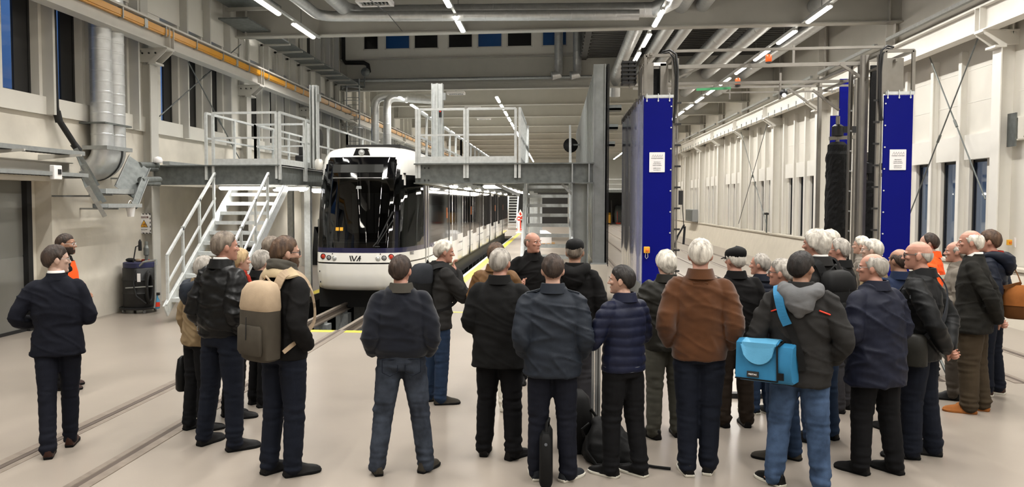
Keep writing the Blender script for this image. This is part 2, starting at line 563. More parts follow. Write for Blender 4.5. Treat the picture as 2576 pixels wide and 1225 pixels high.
# ---- columns of the left side
for k in range(0, 11):
    yy = G0 + GP * k
    m = MB()
    m.box(-8.74, -8.72, yy - .15, yy + .15, 0, 9.4 if k < 4 else 7.8); m.box(-8.28, -8.25, yy - .15, yy + .15, 0, 4.98)
    m.box(-8.72, -8.28, yy - .02, yy + .02, 0, 4.98)
    m.box(-8.72, -8.45, yy - .02, yy + .02, 4.98, 9.4 if k < 4 else 7.8); m.box(-8.47, -8.44, yy - .15, yy + .15, 5.2, 9.4 if k < 4 else 7.8)
    m.box(-8.72, -8.28, yy - .15, yy + .15, 2.53, 2.55); m.box(-8.72, -8.28, yy - .15, yy + .15, 2.88, 2.9)
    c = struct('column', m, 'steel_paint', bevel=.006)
    b = MB(); b.prism([(-8.72, 5.26), (-7.9, 5.26), (-7.93, 5.2), (-8.16, 5.0), (-8.72, 5.0)], yy - .15, yy - .13)
    b.prism([(-8.72, 5.26), (-7.9, 5.26), (-7.93, 5.2), (-8.16, 5.0), (-8.72, 5.0)], yy + .13, yy + .15)
    b.box(-8.28, -8.12, yy - .17, yy + .17, 4.96, 5.0); b.box(-8.72, -7.88, yy - .16, yy + .16, 5.25, 5.28)
    b.build('console_bracket', 'steel_paint', c)
    t = MB()
    for i in range(4): t.lathe([(.018, 0), (.018, .02)], (-8.55 + .14 * i, yy - .17, 5.18), 8, 'y')
    t.build('bolt', 'frame_dark', c)

# ---- crane runways
def runway(name, x0, x1, label, webm, lampside):
    r = thing(name, ((x0 + x1) / 2, 5, 5.28), label, 'crane beam')
    xc = (x0 + x1) / 2
    m = MB(); m.box(x0, x1, -6, FAR - 2, 5.28, 5.305); m.box(x0, x1, -6, FAR - 2, 5.72, 5.75); m.box(xc - .015, xc + .015, -6, FAR - 2, 5.3, 5.72)
    m.box(xc - .035, xc + .035, -6, FAR - 2, 5.75, 5.8)
    m.build('girder', webm, r)
    for k in range(0, 8):
        s = MB(); yy = G0 + GP * k
        s.box(x0, x1, yy - .01, yy + .01, 5.3, 5.72); s.box(x0, x1, yy + .16, yy + .18, 5.3, 5.72)
        s.build('stiffener', webm, r)
    return r
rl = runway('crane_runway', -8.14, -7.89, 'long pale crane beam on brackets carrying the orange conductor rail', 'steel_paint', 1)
yy = 6.0
while yy < 66:
    L_ = 4.3
    m = MB(); m.box(-7.985, -7.91, yy, yy + L_, 5.56, 5.67); m.box(-7.985, -7.925, yy, yy + L_, 5.53, 5.56)
    m.build('conductor_rail', 'orange_rail', rl)
    for q in range(3): m = MB(); m.box(-7.99, -7.89, yy + .7 + 1.4 * q, yy + .73 + 1.4 * q, 5.51, 5.71); m.build('conductor_clamp', 'galv', rl)
    m = MB(); m.box(-7.99, -7.9, yy + L_, yy + L_ + .12, 5.52, 5.69); m.build('rail_joint', 'galv', rl); yy += L_ + .12
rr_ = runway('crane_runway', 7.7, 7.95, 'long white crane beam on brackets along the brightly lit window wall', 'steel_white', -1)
m = MB(); yy = 21
while yy < 60: m.box(7.69, 7.72, yy, yy + .04, 5.22, 5.42); yy += .85
m.build('cable_clip', 'galv', rr_)
# cable tray above the far crane beam
for k in range(-1, 10):
    m = MB(); ya = G0 + GP * k + .5
    m.box(7.96, 8.04, ya, ya + 4.4, 6.06, 6.14)
    tag(m.build('cable_tray', 'galv_light'), 'straight galvanised tray length above the white crane beam', 'cable tray', 'tray lengths above the white crane beam')

# ---- right wall
w = MB(); w.box(8.12, 8.9, -9, FAR, 0, .95); w.box(8.0, 8.3, -9, FAR, .93, .98)
w.prism([(7.75, 0), (8.2, 0), (8.2, .95), (8.05, .95)], -9, FAR)
struct('wall_right', w, 'plinth')
w = MB(); rw = []
for k in range(-3, 13):
    g = G0 + GP * k
    rw += [(g + c - .33, g + c + .33) for c in (1.15, 2.35, 3.55)]
piers(w, 8.32, 8.7, rw, .98, 3.0, -9, FAR)
w.box(8.32, 8.7, -9, FAR, 3.0, 7.8)
struct('wall_right_upper', w, 'white_wall')
for a, b in rw:
    if a > 14: window(8.42, a, b, .98, 3.0, -1, 'plain', 'frame_dark')
for k in range(-1, 13):
    g = G0 + GP * k
    m = MB()
    for a, b in ((g + .25, g + 1.5), (g + 1.75, g + 2.7), (g + 2.95, g + 4.0)): m.box(8.22, 8.34, a, b, 3.0, 3.5)
    for z in (4.15, 4.8): m.box(8.315, 8.325, g + .2, g + 4.9, z, z + .012)
    struct('trim_%d' % nt_, m, 'steel_white'); nt_ += 1
    for c in (1.68, 2.9, 4.2):
        m = MB(); m.box(8.2, 8.34, g + c - .03, g + c + .03, .98, 5.2)
        m.box(8.18, 8.2, g + c - .06, g + c + .06, .98, 5.2)
        struct('trim_%d' % nt_, m, 'steel_white'); nt_ += 1
for k in range(-1, 13):
    yy = G0 + GP * k; top = 7.75
    m = MB(); m.box(8.02, 8.045, yy - .15, yy + .15, 0.9, 4.98); m.box(8.045, 8.4, yy - .015, yy + .015, .9, top); m.box(8.38, 8.42, yy - .15, yy + .15, .9, top)
    m.box(8.2, 8.225, yy - .15, yy + .15, 5.2, top)
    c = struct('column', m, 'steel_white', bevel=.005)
    b = MB()
    for u in (-.15, .13): b.prism([(8.4, 5.26), (7.7, 5.26), (7.73, 5.2), (8.0, 5.0), (8.4, 5.0)], yy + u, yy + u + .02)
    b.box(7.9, 8.1, yy - .17, yy + .17, 4.96, 5.0); b.box(7.69, 8.4, yy - .16, yy + .16, 5.25, 5.28)
    b.build('console_bracket', 'steel_white', c)
# cross braces
def brace(p0, p1, label, grp=None):
    m = MB(); m.tube([p0, p1], .014, 8)
    e = thing('brace_rod', p0, label, 'brace', grp)
    m.build('rod', 'galv_dark', e)
    c = (V(p0) + V(p1)) / 2
    m = MB(); m.tube([c - (V(p1) - V(p0)).normalized() * .09, c + (V(p1) - V(p0)).normalized() * .09], .026, 8); m.build('turnbuckle', 'galv_dark', e)
brace((7.97, 18.25, 5.25), (7.97, 15.85, 2.2), 'thin brace rod on the white window wall, falling towards the bald men', 'crossed rods near wash panel')
brace((7.93, 16.2, 5.25), (7.93, 19.1, 1.68), 'thin brace rod on the white window wall, falling to the wash gantry', 'crossed rods near wash panel')
brace((7.97, G0 + GP * 3 + 4.9, 5.2), (7.97, G0 + GP * 3 + .3, 1.2), 'far brace rod crossing the windows beyond the black brush, rising away', 'far crossed rods')
brace((7.93, G0 + GP * 3 + .3, 5.2), (7.93, G0 + GP * 3 + 4.9, 1.2), 'far brace rod crossing the windows beyond the black brush, falling away', 'far crossed rods')
brace((-8.3, 16.0, 3.95), (-8.3, 20.4, 6.3), 'dark brace rod crossing the windows above the platform, rising away', 'crossed rods above platform')
brace((-8.27, 17.3, 5.3), (-8.27, 20.6, 2.95), 'dark brace rod crossing the windows above the platform, falling to its deck', 'crossed rods above platform')
brace((-8.3, 17.5, 6.9), (-8.3, 16.2, 8.6), 'dark brace rod above the orange conductor rail', None)

# ---- roof
c = MB(); c.box(-9, 1.0, -9, 31.3, 9.4, 9.6)
c.box(1.0, 9, -9, 31.3, 7.75, 7.95)
xx = 1.2
yy = -8.0
while yy < 31: c.box(1.0, 9, yy, yy + .14, 7.62, 7.75); yy += .3
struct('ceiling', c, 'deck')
c = MB(); c.box(-9, 9, 31.3, FAR, 7.75, 7.95)
yy = 32.0
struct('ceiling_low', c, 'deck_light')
w = MB(); w.box(.9, 1.1, -9, 31.3, 7.55, 9.5)
yy = -8
while yy < 31: w.box(.86, .9, yy, yy + .2, 7.55, 9.4); w.box(1.1, 1.14, yy, yy + .2, 7.55, 9.4); yy += .6
struct('wall_upstand', w, 'deck')
def roof_beam(yy, x0=-8.72, x1=8.38, z0=6.5, h=1.15):
    m = MB(); m.box(x0, x1, yy - .15, yy + .15, z0, z0 + .03); m.box(x0, x1, yy - .012, yy + .012, z0 + .03, z0 + h)
    m.box(x0, x1, yy - .15, yy + .15, z0 + h, z0 + h + .03)
    for sx in (-8.2, 8.0):
        m.box(sx - .012, sx + .012, yy - .14, yy + .14, z0, z0 + h)
    return struct('roof_beam', m, 'roof_beam')
roof_beam(G0 + GP - .2); roof_beam(G0 - GP - .2)
for k in range(3, 14): roof_beam(G0 + GP * k - .1, h=1.2)
# fascia wall closing the high bay, with its window band
w = MB(); yb = 31.0
bw = [(-7.66, -6.98), (-6.71, -6.47 + .02)]
bwin = [(-7.62, -6.95, 0), (-6.72, -5.66 + .0, 1), (-5.55, -4.45, 0), (-4.12, -3.02, 1), (-2.9, -1.8, 0), (-1.55, -.55, 0), (-.4, .5, 1)]
bwin = [(-7.62, -6.95, 0), (-6.72, -5.68, 1), (-5.55, -4.6, 0), (-4.2, -3.14, 0), (-2.98, -2.0, 1), (-1.85, -.85, 0), (-.55, .45, 1)]
bwin = [(-7.62, -6.98, 0), (-6.75, -5.72, 1), (-5.6, -4.6, 0), (-4.25, -3.25, 0), (-3.1, -2.1, 1), (-1.95, -.95, 0), (-.6, .38, 1)]
w.box(-8.5, 1.0, yb, yb + .2, 7.42, 8.12); w.box(-8.5, 1.0, yb, yb + .2, 8.8, 9.5)
cx_ = -8.5
for a, b, _ in bwin:
    w.box(cx_, a, yb, yb + .2, 8.12, 8.8); cx_ = b
w.box(cx_, 1.0, yb, yb + .2, 8.12, 8.8)
struct('wall_back', w, 'steel_white')
for a, b, blue in bwin:
    NW[0] += 1
    m = MB(); t = .05
    m.box(a, a + t, yb + .02, yb + .1, 8.12, 8.8); m.box(b - t, b, yb + .02, yb + .1, 8.12, 8.8); m.box(a, b, yb + .02, yb + .1, 8.12, 8.17); m.box(a, b, yb + .02, yb + .1, 8.75, 8.8)
    fr = struct('window_%d' % NW[0], m, 'panel')
    g = MB(); g.box(a + t, b - t, yb + .05, yb + .07, 8.17, 8.75); g.build('pane', 'sky_blue_pane' if blue else 'pane_black', fr)
# framed steel band under it
for k, x in enumerate((-8.45, -6.75, -5.2, -3.55, -1.95, -.35, 1.0)):
    m = MB(); m.box(x - .06, x + .06, yb - .12, yb + .05, 6.55, 7.42); struct('column', m, 'roof_beam')
m = MB(); m.box(-8.5, 1.0, yb - .1, yb + .1, 7.36, 7.44); m.box(-8.5, 1.0, yb - .02, yb + .02, 6.6, 7.4); m.box(-8.5, 1.0, yb - .15, yb + .1, 6.72, 6.78)
struct('beam', m, 'roof_beam')
m = MB(); m.tube([(-8.2, 30.6, 6.88), (1.3, 30.6, 6.88)], .06, 10)
tag(m.build('pipe', 'galv', smooth=True), 'straight grey pipe running along the steel band under the high windows', 'pipe')
# end walls
w = MB(); w.box(-9, 9, FAR, FAR + .3, 3.4, 8); w.box(-9, -5, FAR, FAR + .3, 0, 3.4); w.box(-2, 2.5, FAR, FAR + .3, 0, 3.4); w.box(7.8, 9, FAR, FAR + .3, 0, 3.4)
struct('wall_far', w, 'panel')
m = MB(); m.box(-5, -2, FAR + .05, FAR + .2, 0, 3.4); struct('door_2', m, 'frame_dark')
m = MB(); m.box(2.5, 7.8, FAR + .05, FAR + .2, 0, 3.4); struct('door_3', m, 'frame_dark')
w = MB(); w.box(-9.3, 9.3, -9.3, -9, 0, 9.6); struct('wall_behind', w, 'white_wall')

# ---- luminaires
def luminaire(x, y0, y1, z, label, group, watt, axis='y', spread=136):
    xc, yc = (x, (y0 + y1) / 2) if axis == 'y' else ((y0 + y1) / 2, x)
    L_ = y1 - y0
    e = thing('ceiling_luminaire', (xc, yc, z), label, 'lamp', group, 0 if axis == 'y' else R(90))
    m = MB(); m.box(-.05, .05, -L_ / 2, L_ / 2, .03, .09); m.build('housing', 'lamp_body', e, local=True)
    m = MB(); rs = []
    for yv, r in ((-L_ / 2, .03), (-L_ / 2 + .03, .06), (L_ / 2 - .03, .06), (L_ / 2, .03)):
        rs.append([(r * cos(a), yv, .02 + r * .7 * sin(a)) for a in [2 * pi * k / 12 for k in range(12)]])
    m.rings(rs); m.build('diffuser', 'lamp', e, smooth=True, local=True)
    if watt:
        ld = bpy.data.lights.new('lamp_light', 'AREA'); ld.shape = 'RECTANGLE'; ld.size = .09; ld.size_y = L_ * .95
        ld.energy = watt; ld.color = (1, .972, .925)
        lo_ = bpy.data.objects.new('lamp_light', ld); COL.objects.link(lo_); lo_.parent = e; lo_.location = (0, 0, -.035); ld.spread = R(spread)
    return e
def row(x, z, segs, what, watt, spread=136):
    for i, (a, b) in enumerate(segs):
        luminaire(x, a, b, z, 'long glowing tube lamp ' + what, 'tube lamps ' + what, watt, spread=spread)
def segs(y0, y1, pitch=2.55, L_=1.58, s=18.42):
    k0 = math.ceil((y0 - s) / pitch); out = []
    while s + pitch * k0 < y1: out.append((s + pitch * k0, s + pitch * k0 + L_)); k0 += 1
    return out
row(-6.2, 6.33, segs(-6, 20), 'in the hall row nearest the orange crane rail', LAMP_W * .7, 112)
row(-6.2, 6.28, segs(30.9, 80), 'of the far hall row beside the orange crane rail', LAMP_W * 1.1)
row(-2.35, 6.4, segs(-6, 20), 'in the hall row above the tram front', LAMP_W)
row(-2.35, 6.22, segs(30.9, 80), 'of the far hall row above the stair platform', LAMP_W * 1.1)
row(2.35, 6.42, segs(-6, 24), 'in the row above the partition post', LAMP_W)
row(5.95, 6.42, segs(-6, 45), 'in the row above the wash gantry', LAMP_W * 1.1, 162)
row(5.7, 6.42, segs(45.5, 80), 'of the far row beyond the wash gantry', LAMP_W * .8)
for xx in (-7.0, -4.6, -2.2, .0): luminaire(20.95, xx - .8, xx + .8, 7.3, 'tube lamp fixed behind the big roof beam facing the high windows', 'tube lamps behind the roof beam', 110, 'x')
# carrier strips between the tubes
for x, z, a, b, lb in ((-6.2, 6.45, -6, 20.5, 'thin carrier rail over the lamp row nearest the orange crane rail'), (-2.35, 6.52, -6, 20.5, 'thin carrier rail over the lamp row above the tram front'),
                       (2.35, 6.54, -6, 25, 'thin carrier rail over the lamp row above the partition post'), (5.95, 6.54, -6, 80, 'thin carrier rail over the lamp row above the wash gantry')):
    e = thing('lamp_carrier', (x, a, z), lb, 'lamp rail')
    m = MB(); m.bar((x, a, z), (x, b, z), .06, .05); m.build('channel', 'galv_light', e)
    m = MB(); yy = a + 1
    while yy < b: m.tube([(x, yy, z), (x, yy, z + .9)], .008, 6); yy += 3.0
    m.build('hanger', 'galv_dark', e)
# ================================================================ DUCTS, TRAYS, PIPES
def duct(pts, r, label, group=None, ribs=.5, n=28, m_='duct'):
    e = thing('ventilation_duct', pts[0], label, 'duct', group)
    pts = [V(p) for p in pts]; pp = [pts[0]]; rr = [r]
    for a, b in zip(pts[:-1], pts[1:]):
        L_ = (b - a).length
        if L_ >= .8:
            d = (b - a) / L_; s = ribs
            while s < L_ - .07:
                for q, g in ((-.06, 1), (-.02, 1), (-.014, 1.018), (.014, 1.018), (.02, 1), (.06, 1)): pp.append(a + d * (s + q)); rr.append(r * g)
                s += ribs
        pp.append(b); rr.append(r)
    m = MB(); m.tube(pp, rr, n); shade(m.build('tube', m_, e, smooth=True), 19)
    return e
def elbow(a, c, b, r, n=6):
    """points of a rounded corner from a over c to b with bend radius r"""
    a, c, b = V(a), V(c), V(b); u = (a - c).normalized(); w = (b - c).normalized()
    p, q = c + u * r, c + w * r
    out = [a]
    for i in range(n + 1):
        t = i / n; out.append(p * (1 - t) ** 2 + c * 2 * t * (1 - t) + q * t * t)
    return out + [b]
gd = 'ducts crossing under the roof'
duct(elbow((-5.0, 6, 6.72), (-5.0, 19, 6.72), (2.25, 19, 6.6), .5), .17, 'thick silver spiral duct crossing above the tram, upper of the two', gd)
duct(elbow((-5.62, 6, 6.55), (-5.62, 18.6, 6.55), (1.85, 18.7, 6.42), .45), .12, 'slim silver spiral duct crossing above the tram, lower of the two', gd)
duct([(2.25, 19, 6.6), (2.6, 18.6, 6.7), (2.6, 8, 6.9)], .19, 'silver duct leaving the crossing pair towards the roof beam', gd)
duct(elbow((2.15, 20.8, 6.95), (2.2, 31, 6.95), (2.2, 31.2, 6.2), .5), .2, 'grey duct beside the high ribbed cladding with elbow at its far end', 'ducts along the roof deck')
for x, z, r, a, b, lb in ((3.08, 7.05, .19, 8, 30.8, 'pale duct under the dark deck, third from window wall pair, passing the roof beam'), (3.6, 7.05, .17, 8, 30.8, 'pale duct under the dark deck beside its twin, passing the roof beam'),
                          (4.75, 7.0, .2, 21.2, 60, 'pale duct under the dark deck above the cross tubes of the gantry'), (5.55, 6.95, .2, 21.2, 60, 'pale duct under the dark deck next to the gantry lamp row'),
                          (6.3, 6.95, .2, 8, 20.9, 'wide duct ending in a dark collar at the roof beam'), (6.9, 6.9, .18, 21.0, 60, 'pale duct under the dark deck nearest the white crane beam')):
    duct([(x, a, z), (x, b, z)], r, lb, 'ducts along the roof deck', ribs=1.6)
# vertical pair by the left window wall, with their shared bend
for i, (yy, lb) in enumerate(((13.68, 'silver vertical spiral duct by the window, on the side of the door'), (14.1, 'silver vertical spiral duct by the window, on the side of the column'))):
    duct([(-8.2, yy, 6.6), (-8.2, yy, 3.12)], .19, lb, 'vertical ducts by the left windows', ribs=.19)
e = thing('duct_bend', (-8.3, 13.9, 2.7), 'wide silver duct bend joining two vertical ducts to the concrete wall', 'duct')
m = MB(); rs = []
for k in range(9):
    a = pi / 2 * k / 8; R0 = .36
    c = V((-8.56, 0, 3.1)); px = c.x + R0 * cos(a); pz = c.z - R0 * sin(a)
    rs.append([V((px + .2 * cos(t) * cos(a), 13.89 + .42 * math.copysign(abs(sin(t)) ** .6, sin(t)), pz - .2 * cos(t) * sin(a))) for t in [2 * pi * j / 20 for j in range(20)]])
m.rings(rs); m.build('bend', 'duct', e, smooth=True)
m = MB(); m.box(-8.45, -7.98, 13.46, 14.32, 3.09, 3.16); m.build('collar', 'galv', e)
m = MB(); rs = []
for k in range(9):
    a = pi / 2 * k / 8; px = -8.56 + .565 * cos(a); pz = 3.1 - .565 * sin(a)
    rs.append([V((px + u, 14.0 + w, pz + u)) for u, w in ((-.004, -.025), (.004, -.025), (.004, .025), (-.004, .025))])
m.rings(rs); m.build('rubber_strap', 'black_rubber', e)
m = MB(); m.box(-8.5, -8.0, 13.45, 14.35, 3.55, 3.58); m.build('pipe_clamp', 'galv_dark', e)
# black pipe at the left
m = MB(); m.tube([(-8.38, 12.6, 6.2), (-8.38, 12.62, 3.75), (-8.38, 12.68, 3.55), (-8.2, 13.05, 2.95)], .05, 10)
e = thing('drain_pipe', (-8.38, 12.6, 2.95), 'black drain pipe bending down from the window to the cable tray', 'pipe')
m.build('pipe', 'black_pipe', e, smooth=True)
m = MB(); m.tube([(-8.38, 12.64, 3.68), (-8.37, 12.69, 3.5)], .062, 10); m.build('coupling', 'black_pipe', e, smooth=True); m = MB(); m.tube([(-8.27, 12.92, 3.15), (-8.22, 13.0, 3.03)], .062, 10); m.build('coupling', 'black_pipe', e, smooth=True)

def tray(pts, w, h, label, rungs=True, side=(0, 0, 1)):
    """perforated cable tray following pts, bottom plate plus two side rails with slots"""
    e = thing('cable_tray', pts[0], label, 'cable tray', None)
    pts = [V(p) for p in pts]; m = MB(); s = MB(); sl = MB()
    for a, b in zip(pts[:-1], pts[1:]):
        d = (b - a).normalized(); n = V(side); n = (n - d * n.dot(d)).normalized(); u = d.cross(n).normalized()
        m.bar(a, b, w, .006, n)
        for k in (-1, 1): s.bar(a + u * (w / 2 * k) + n * h / 2, b + u * (w / 2 * k) + n * h / 2, .006, h, n)
        L_ = (b - a).length; t = .1
        while t < L_ - .05:
            c = a + d * t
            sl.bar(c - u * w * .38 - n * .005, c + u * w * .38 - n * .005, .022, .004, n)
            t += .1
    k = MB()
    for a, b in zip(pts[:-1], pts[1:]):
        c = (a + b) / 2; k.bar((c.x, c.y, c.z - .02), (-8.52, c.y, c.z - .02), .04, .03)
    k.build('wall_bracket', 'galv', e)
    m.build('base_plate', 'galv_dark', e); s.build('side_rail', 'galv', e)
    if rungs: sl.build('slot', 'frame_dark', e)
    return e
tray([(-8.05, 5.0, 2.93), (-8.05, 12.72, 2.93)], .22, .07, 'straight cable tray above the grey door, upper one with perforated rail')
tray([(-7.85, 5.0, 2.56), (-7.85, 12.5, 2.56)], .2, .06, 'straight cable tray above the grey door, lower one with white socket box')
tray([(-8.05, 12.66, 2.9), (-8.05, 13.3, 2.28)], .5, .07, 'sloping perforated cable tray dropping beside the duct bend, back one', side=(1, 0, 1))
tray([(-7.8, 12.4, 2.52), (-7.8, 12.9, 2.02)], .46, .07, 'sloping perforated cable tray dropping beside the duct bend, front one', side=(1, 0, 1))
tray([(-8.05, 13.25, 2.3), (-8.05, 14.2, 2.3)], .3, .09, 'short level cable tray below the silver duct bend')
tray([(-7.78, 12.88, 2.05), (-7.78, 14.0, 2.05)], .28, .07, 'short level cable tray with white bucket hanging from it')
tray([(-8.05, 14.15, 2.32), (-8.1, 14.75, 2.92)], .46, .07, 'sloping ladder tray rising to the column, behind', side=(1, 0, 1))
tray([(-7.78, 13.95, 2.05), (-7.85, 14.5, 2.6)], .12, .05, 'sloping ladder tray rising to the column, in front', side=(1, 0, 1))
for z0, x0, y0, lb in ((2.86, -8.1, 14.75, 'stub of grey cable conduit at the column, upper'), (2.56, -7.9, 14.45, 'stub of grey cable conduit at the column, lower')):
    m = MB(); m.tube([(x0, y0, z0), (x0 - .02, y0 + .75, z0 + .03)], .07, 12); m.tube([(x0, y0 + .05, z0 - .05), (x0, y0 + .7, z0 - .05)], .05, 10)
    tag(m.build('cable_conduit', 'galv_dark', smooth=True), lb, 'conduit')
m = MB(); m.lathe([(.001, 0), (.08, .01), (.1, .06), (.07, .12), (.001, .14)], (-8.02, 15.35, 2.93), 16)
tag(m.build('dome_lamp', 'paper', smooth=True), 'small white round dome on the conduit beside the column', 'alarm lamp')
e = thing('socket_box', (-7.8, 11.6, 2.55), 'white socket box clipped on the lower cable tray', 'socket')
m = MB(); m.box(-7.8, -7.72, 11.55, 11.75, 2.5, 2.72); m.build('case', 'paper', e, bevel=.01); m = MB(); m.box(-7.72, -7.71, 11.64, 11.72, 2.58, 2.66); m.build('flap', 'frame_dark', e)
e = thing('bucket', (-7.72, 13.75, 1.86), 'small white bucket hanging under the level cable tray', 'bucket')
m = MB(); m.lathe([(.055, 1.88), (.085, 2.06), (.09, 2.07), (.08, 2.06), (.05, 1.9)], (-7.72, 13.75, 0), 16); m.build('pail', 'paper', e, smooth=True)
m = MB(); m.tube([(-7.72, 13.75 + .09 * cos(a), 2.05 + .13 * sin(a)) for a in [pi * k / 10 for k in range(11)]], .006, 6); m.build('handle', 'paper', e)
# beam above the grey door
m = MB(); m.ibeam((-8.35, 4, 2.72), (-8.35, 12.9, 2.72), .16, .2, .015); struct('beam', m, 'steel_paint')
for yy in (10.9, 12.3):
    m = MB(); m.prism([(-8.5, 2.84), (-7.75, 2.9), (-7.75, 2.93), (-8.5, 2.93)], yy, yy + .03)
    tag(m.build('tray_bracket', 'steel_paint'), 'pale wall bracket carrying the upper cable tray', 'bracket', 'wall brackets of the upper tray')
# cable trays along the left beyond the column
m = MB(); m.box(-8.2, -8.05, 15.9, 20.6, 2.93, 3.0)
tag(m.build('cable_tray', 'galv'), 'perforated tray along the platform floor beside the window wall', 'cable tray')

# catwalk along the upper left windows
e = thing('catwalk', (-7.9, 12, 6.6), 'grey maintenance catwalk on brackets under the upper windows', 'catwalk')
m = MB(); m.box(-8.3, -7.55, 19.0, 31, 6.64, 6.68); m.build('deck', 'galv_dark', e)
yy = 21
while yy < 31.2:
    b = MB(); b.prism([(-8.45, 6.58), (-7.55, 6.6), (-7.55, 6.64), (-8.45, 6.64)], yy, yy + .08); b.box(-8.42, -8.34, yy, yy + .08, 5.8, 6.64); b.build('bracket', 'roof_beam', e); yy += 1.1
e = thing('catwalk', (-7.6, 8, 7.1), 'grey service walkway plates hanging in the roof corner near the orange rail', 'catwalk')
m = MB(); m.box(-8.2, -6.9, 12, 19.6, 7.02, 7.06); m.build('deck', 'galv_dark', e)
m = MB()
for yy in (13, 15.5, 18, 19.4): m.box(-8.3, -6.9, yy, yy + .08, 6.94, 7.02)
m.build('bracket', 'roof_beam', e)
# caged ladder in the far corner
e = thing('ladder', (-8.05, 30.3, 2.9), 'galvanised caged ladder in the corner below the high windows', 'ladder')
m = MB(); m.tube([(-8.1, 30.3, 2.9), (-8.1, 30.3, 6.9)], .03, 8); m.tube([(-7.6, 30.3, 2.9), (-7.6, 30.3, 6.9)], .03, 8); m.build('stile', 'galv', e)
m = MB(); z = 3.1
while z < 6.9: m.tube([(-8.1, 30.3, z), (-7.6, 30.3, z)], .014, 6); z += .28
m.build('rung', 'galv', e)
z = 5.0
while z < 7: m = MB(); m.tube([(-7.85 + .38 * cos(a), 30.25 - .6 * max(0, sin(a)), z) for a in [pi * k / 10 for k in range(11)]], .014, 6); m.build('cage_hoop', 'galv', e); z += .5
# black rain pipe on the back wall
m = MB(); m.tube([(-8.35, 30.8, 9.3), (-8.35, 30.8, 7.75), (-8.25, 30.75, 7.6), (-7.5, 30.7, 7.58), (-7.35, 30.7, 7.5), (-7.3, 30.7, 7.2)], .08, 10)
tag(m.build('rain_pipe', 'black_pipe', smooth=True), 'black rain pipe with an elbow on the high back wall', 'pipe')
# floodlight near that corner
e = thing('floodlight', (-7.5, 30.2, 7.0), 'round grey floodlight beside the black rain pipe', 'lamp')
m = MB(); m.lathe([(.05, 0), (.17, .06), (.17, .12), (.15, .12)], (-7.35, 30.2, 7.15), 18, 'y'); m.build('head', 'galv_dark', e, smooth=True)
m = MB(); m.tube([(-7.35, 30.3, 7.1), (-7.45, 30.5, 6.8), (-7.45, 30.6, 6.6)], .025, 6); m.build('arm', 'galv_dark', e)
# air outlets under the roof
for x, y0, z, lb in ((-4.0, 17.4, 6.5, 'white slotted air outlet below the crossing ducts'), (-4.3, 34, 6.75, 'slotted air outlet between far lamp rows, nearest'), (-4.1, 39, 6.75, 'slotted air outlet between far lamp rows, second'), (-4.0, 44, 6.7, 'slotted air outlet between far lamp rows, third')):
    e = thing('air_outlet', (x, y0, z), lb, 'air outlet')
    m = MB(); m.box(x - .38, x - .32, y0 - .2, y0 + .2, z, z + .1); m.box(x + .32, x + .38, y0 - .2, y0 + .2, z, z + .1); m.box(x - .38, x + .38, y0 - .25, y0 - .19, z, z + .1); m.box(x - .38, x + .38, y0 + .19, y0 + .25, z, z + .1)
    m.build('frame', 'paper', e)
    m = MB()
    for k in range(7): m.box(x - .28 + .085 * k, x - .25 + .085 * k, y0 - .19, y0 + .19, z + .02, z + .08)
    m.build('louver', 'galv_dark', e)
    m = MB(); m.box(x - .32, x + .32, y0 - .19, y0 + .19, z + .085, z + .1); m.build('back_plate', 'frame_dark', e)
    m = MB(); m.bar((x, y0, z + .1), (x, y0, 7.76 if y0 > 31 else 9.4), .03, .03); m.build('hanger', 'galv_dark', e)
# hanging cable across the roof
m = MB(); m.tube([(-3.0, 12, 5.35), (-3.3, 15.5, 5.83), (-3.95, 20.3, 6.52)], .008, 6)
tag(m.build('cable', 'black_rubber'), 'thin dark cable sagging across under the big roof beam', 'cable')
# far ducts near the ladder
for i, x in enumerate((-7.35, -6.85)):
    duct(elbow((x, 31.9, 2.9), (x, 31.9, 6.4), (x + 2.2 - .3 * i, 32.6, 6.5 - .18 * i), .4), .16, 'silver duct rising behind the orange rail, ' + ('nearer the window wall' if i == 0 else 'nearer the tram'), 'far rising ducts', ribs=.4)
for x, lb in ((.05, 'silver vertical duct dropping from the fascia, beside the last blue window'), (.75, 'silver vertical duct dropping from the fascia, beside the ribbed cladding')):
    duct([(x, 30.5, 9.3), (x, 30.5, 7.15), (x, 30.45, 6.95), (x - .25, 30.4, 6.9)], .16, lb, 'vertical ducts on the fascia', ribs=.3)
# ================================================================ PLATFORMS, RAILINGS, STAIRS
def railing(label, pts, z0, h=1.05, step=1.0, toe=True, grp=None, m_='galv_light', drop=.3):
    e = thing('guard_railing', (pts[0][0], pts[0][1], z0), label, 'railing', grp)
    for a, b in zip(pts[:-1], pts[1:]):
        a3, b3 = V((a[0], a[1], z0)), V((b[0], b[1], z0)); L_ = (b3 - a3).length; n = max(1, round(L_ / step))
        m = MB(); m.bar(a3 + V((0, 0, h)), b3 + V((0, 0, h)), .045, .045); m.build('top_rail', m_, e)
        m = MB(); m.bar(a3 + V((0, 0, h * .52)), b3 + V((0, 0, h * .52)), .035, .035); m.build('middle_rail', m_, e)
        if toe: m = MB(); m.bar(a3 + V((0, 0, .06)), b3 + V((0, 0, .06)), .012, .13); m.build('toe_board', m_, e)
        for i in range(n + 1):
            p = a3.lerp(b3, i / n); m = MB(); m.bar(p + V((0, 0, -drop)), p + V((0, 0, h)), .05, .05); m.build('post', m_, e)
    return e
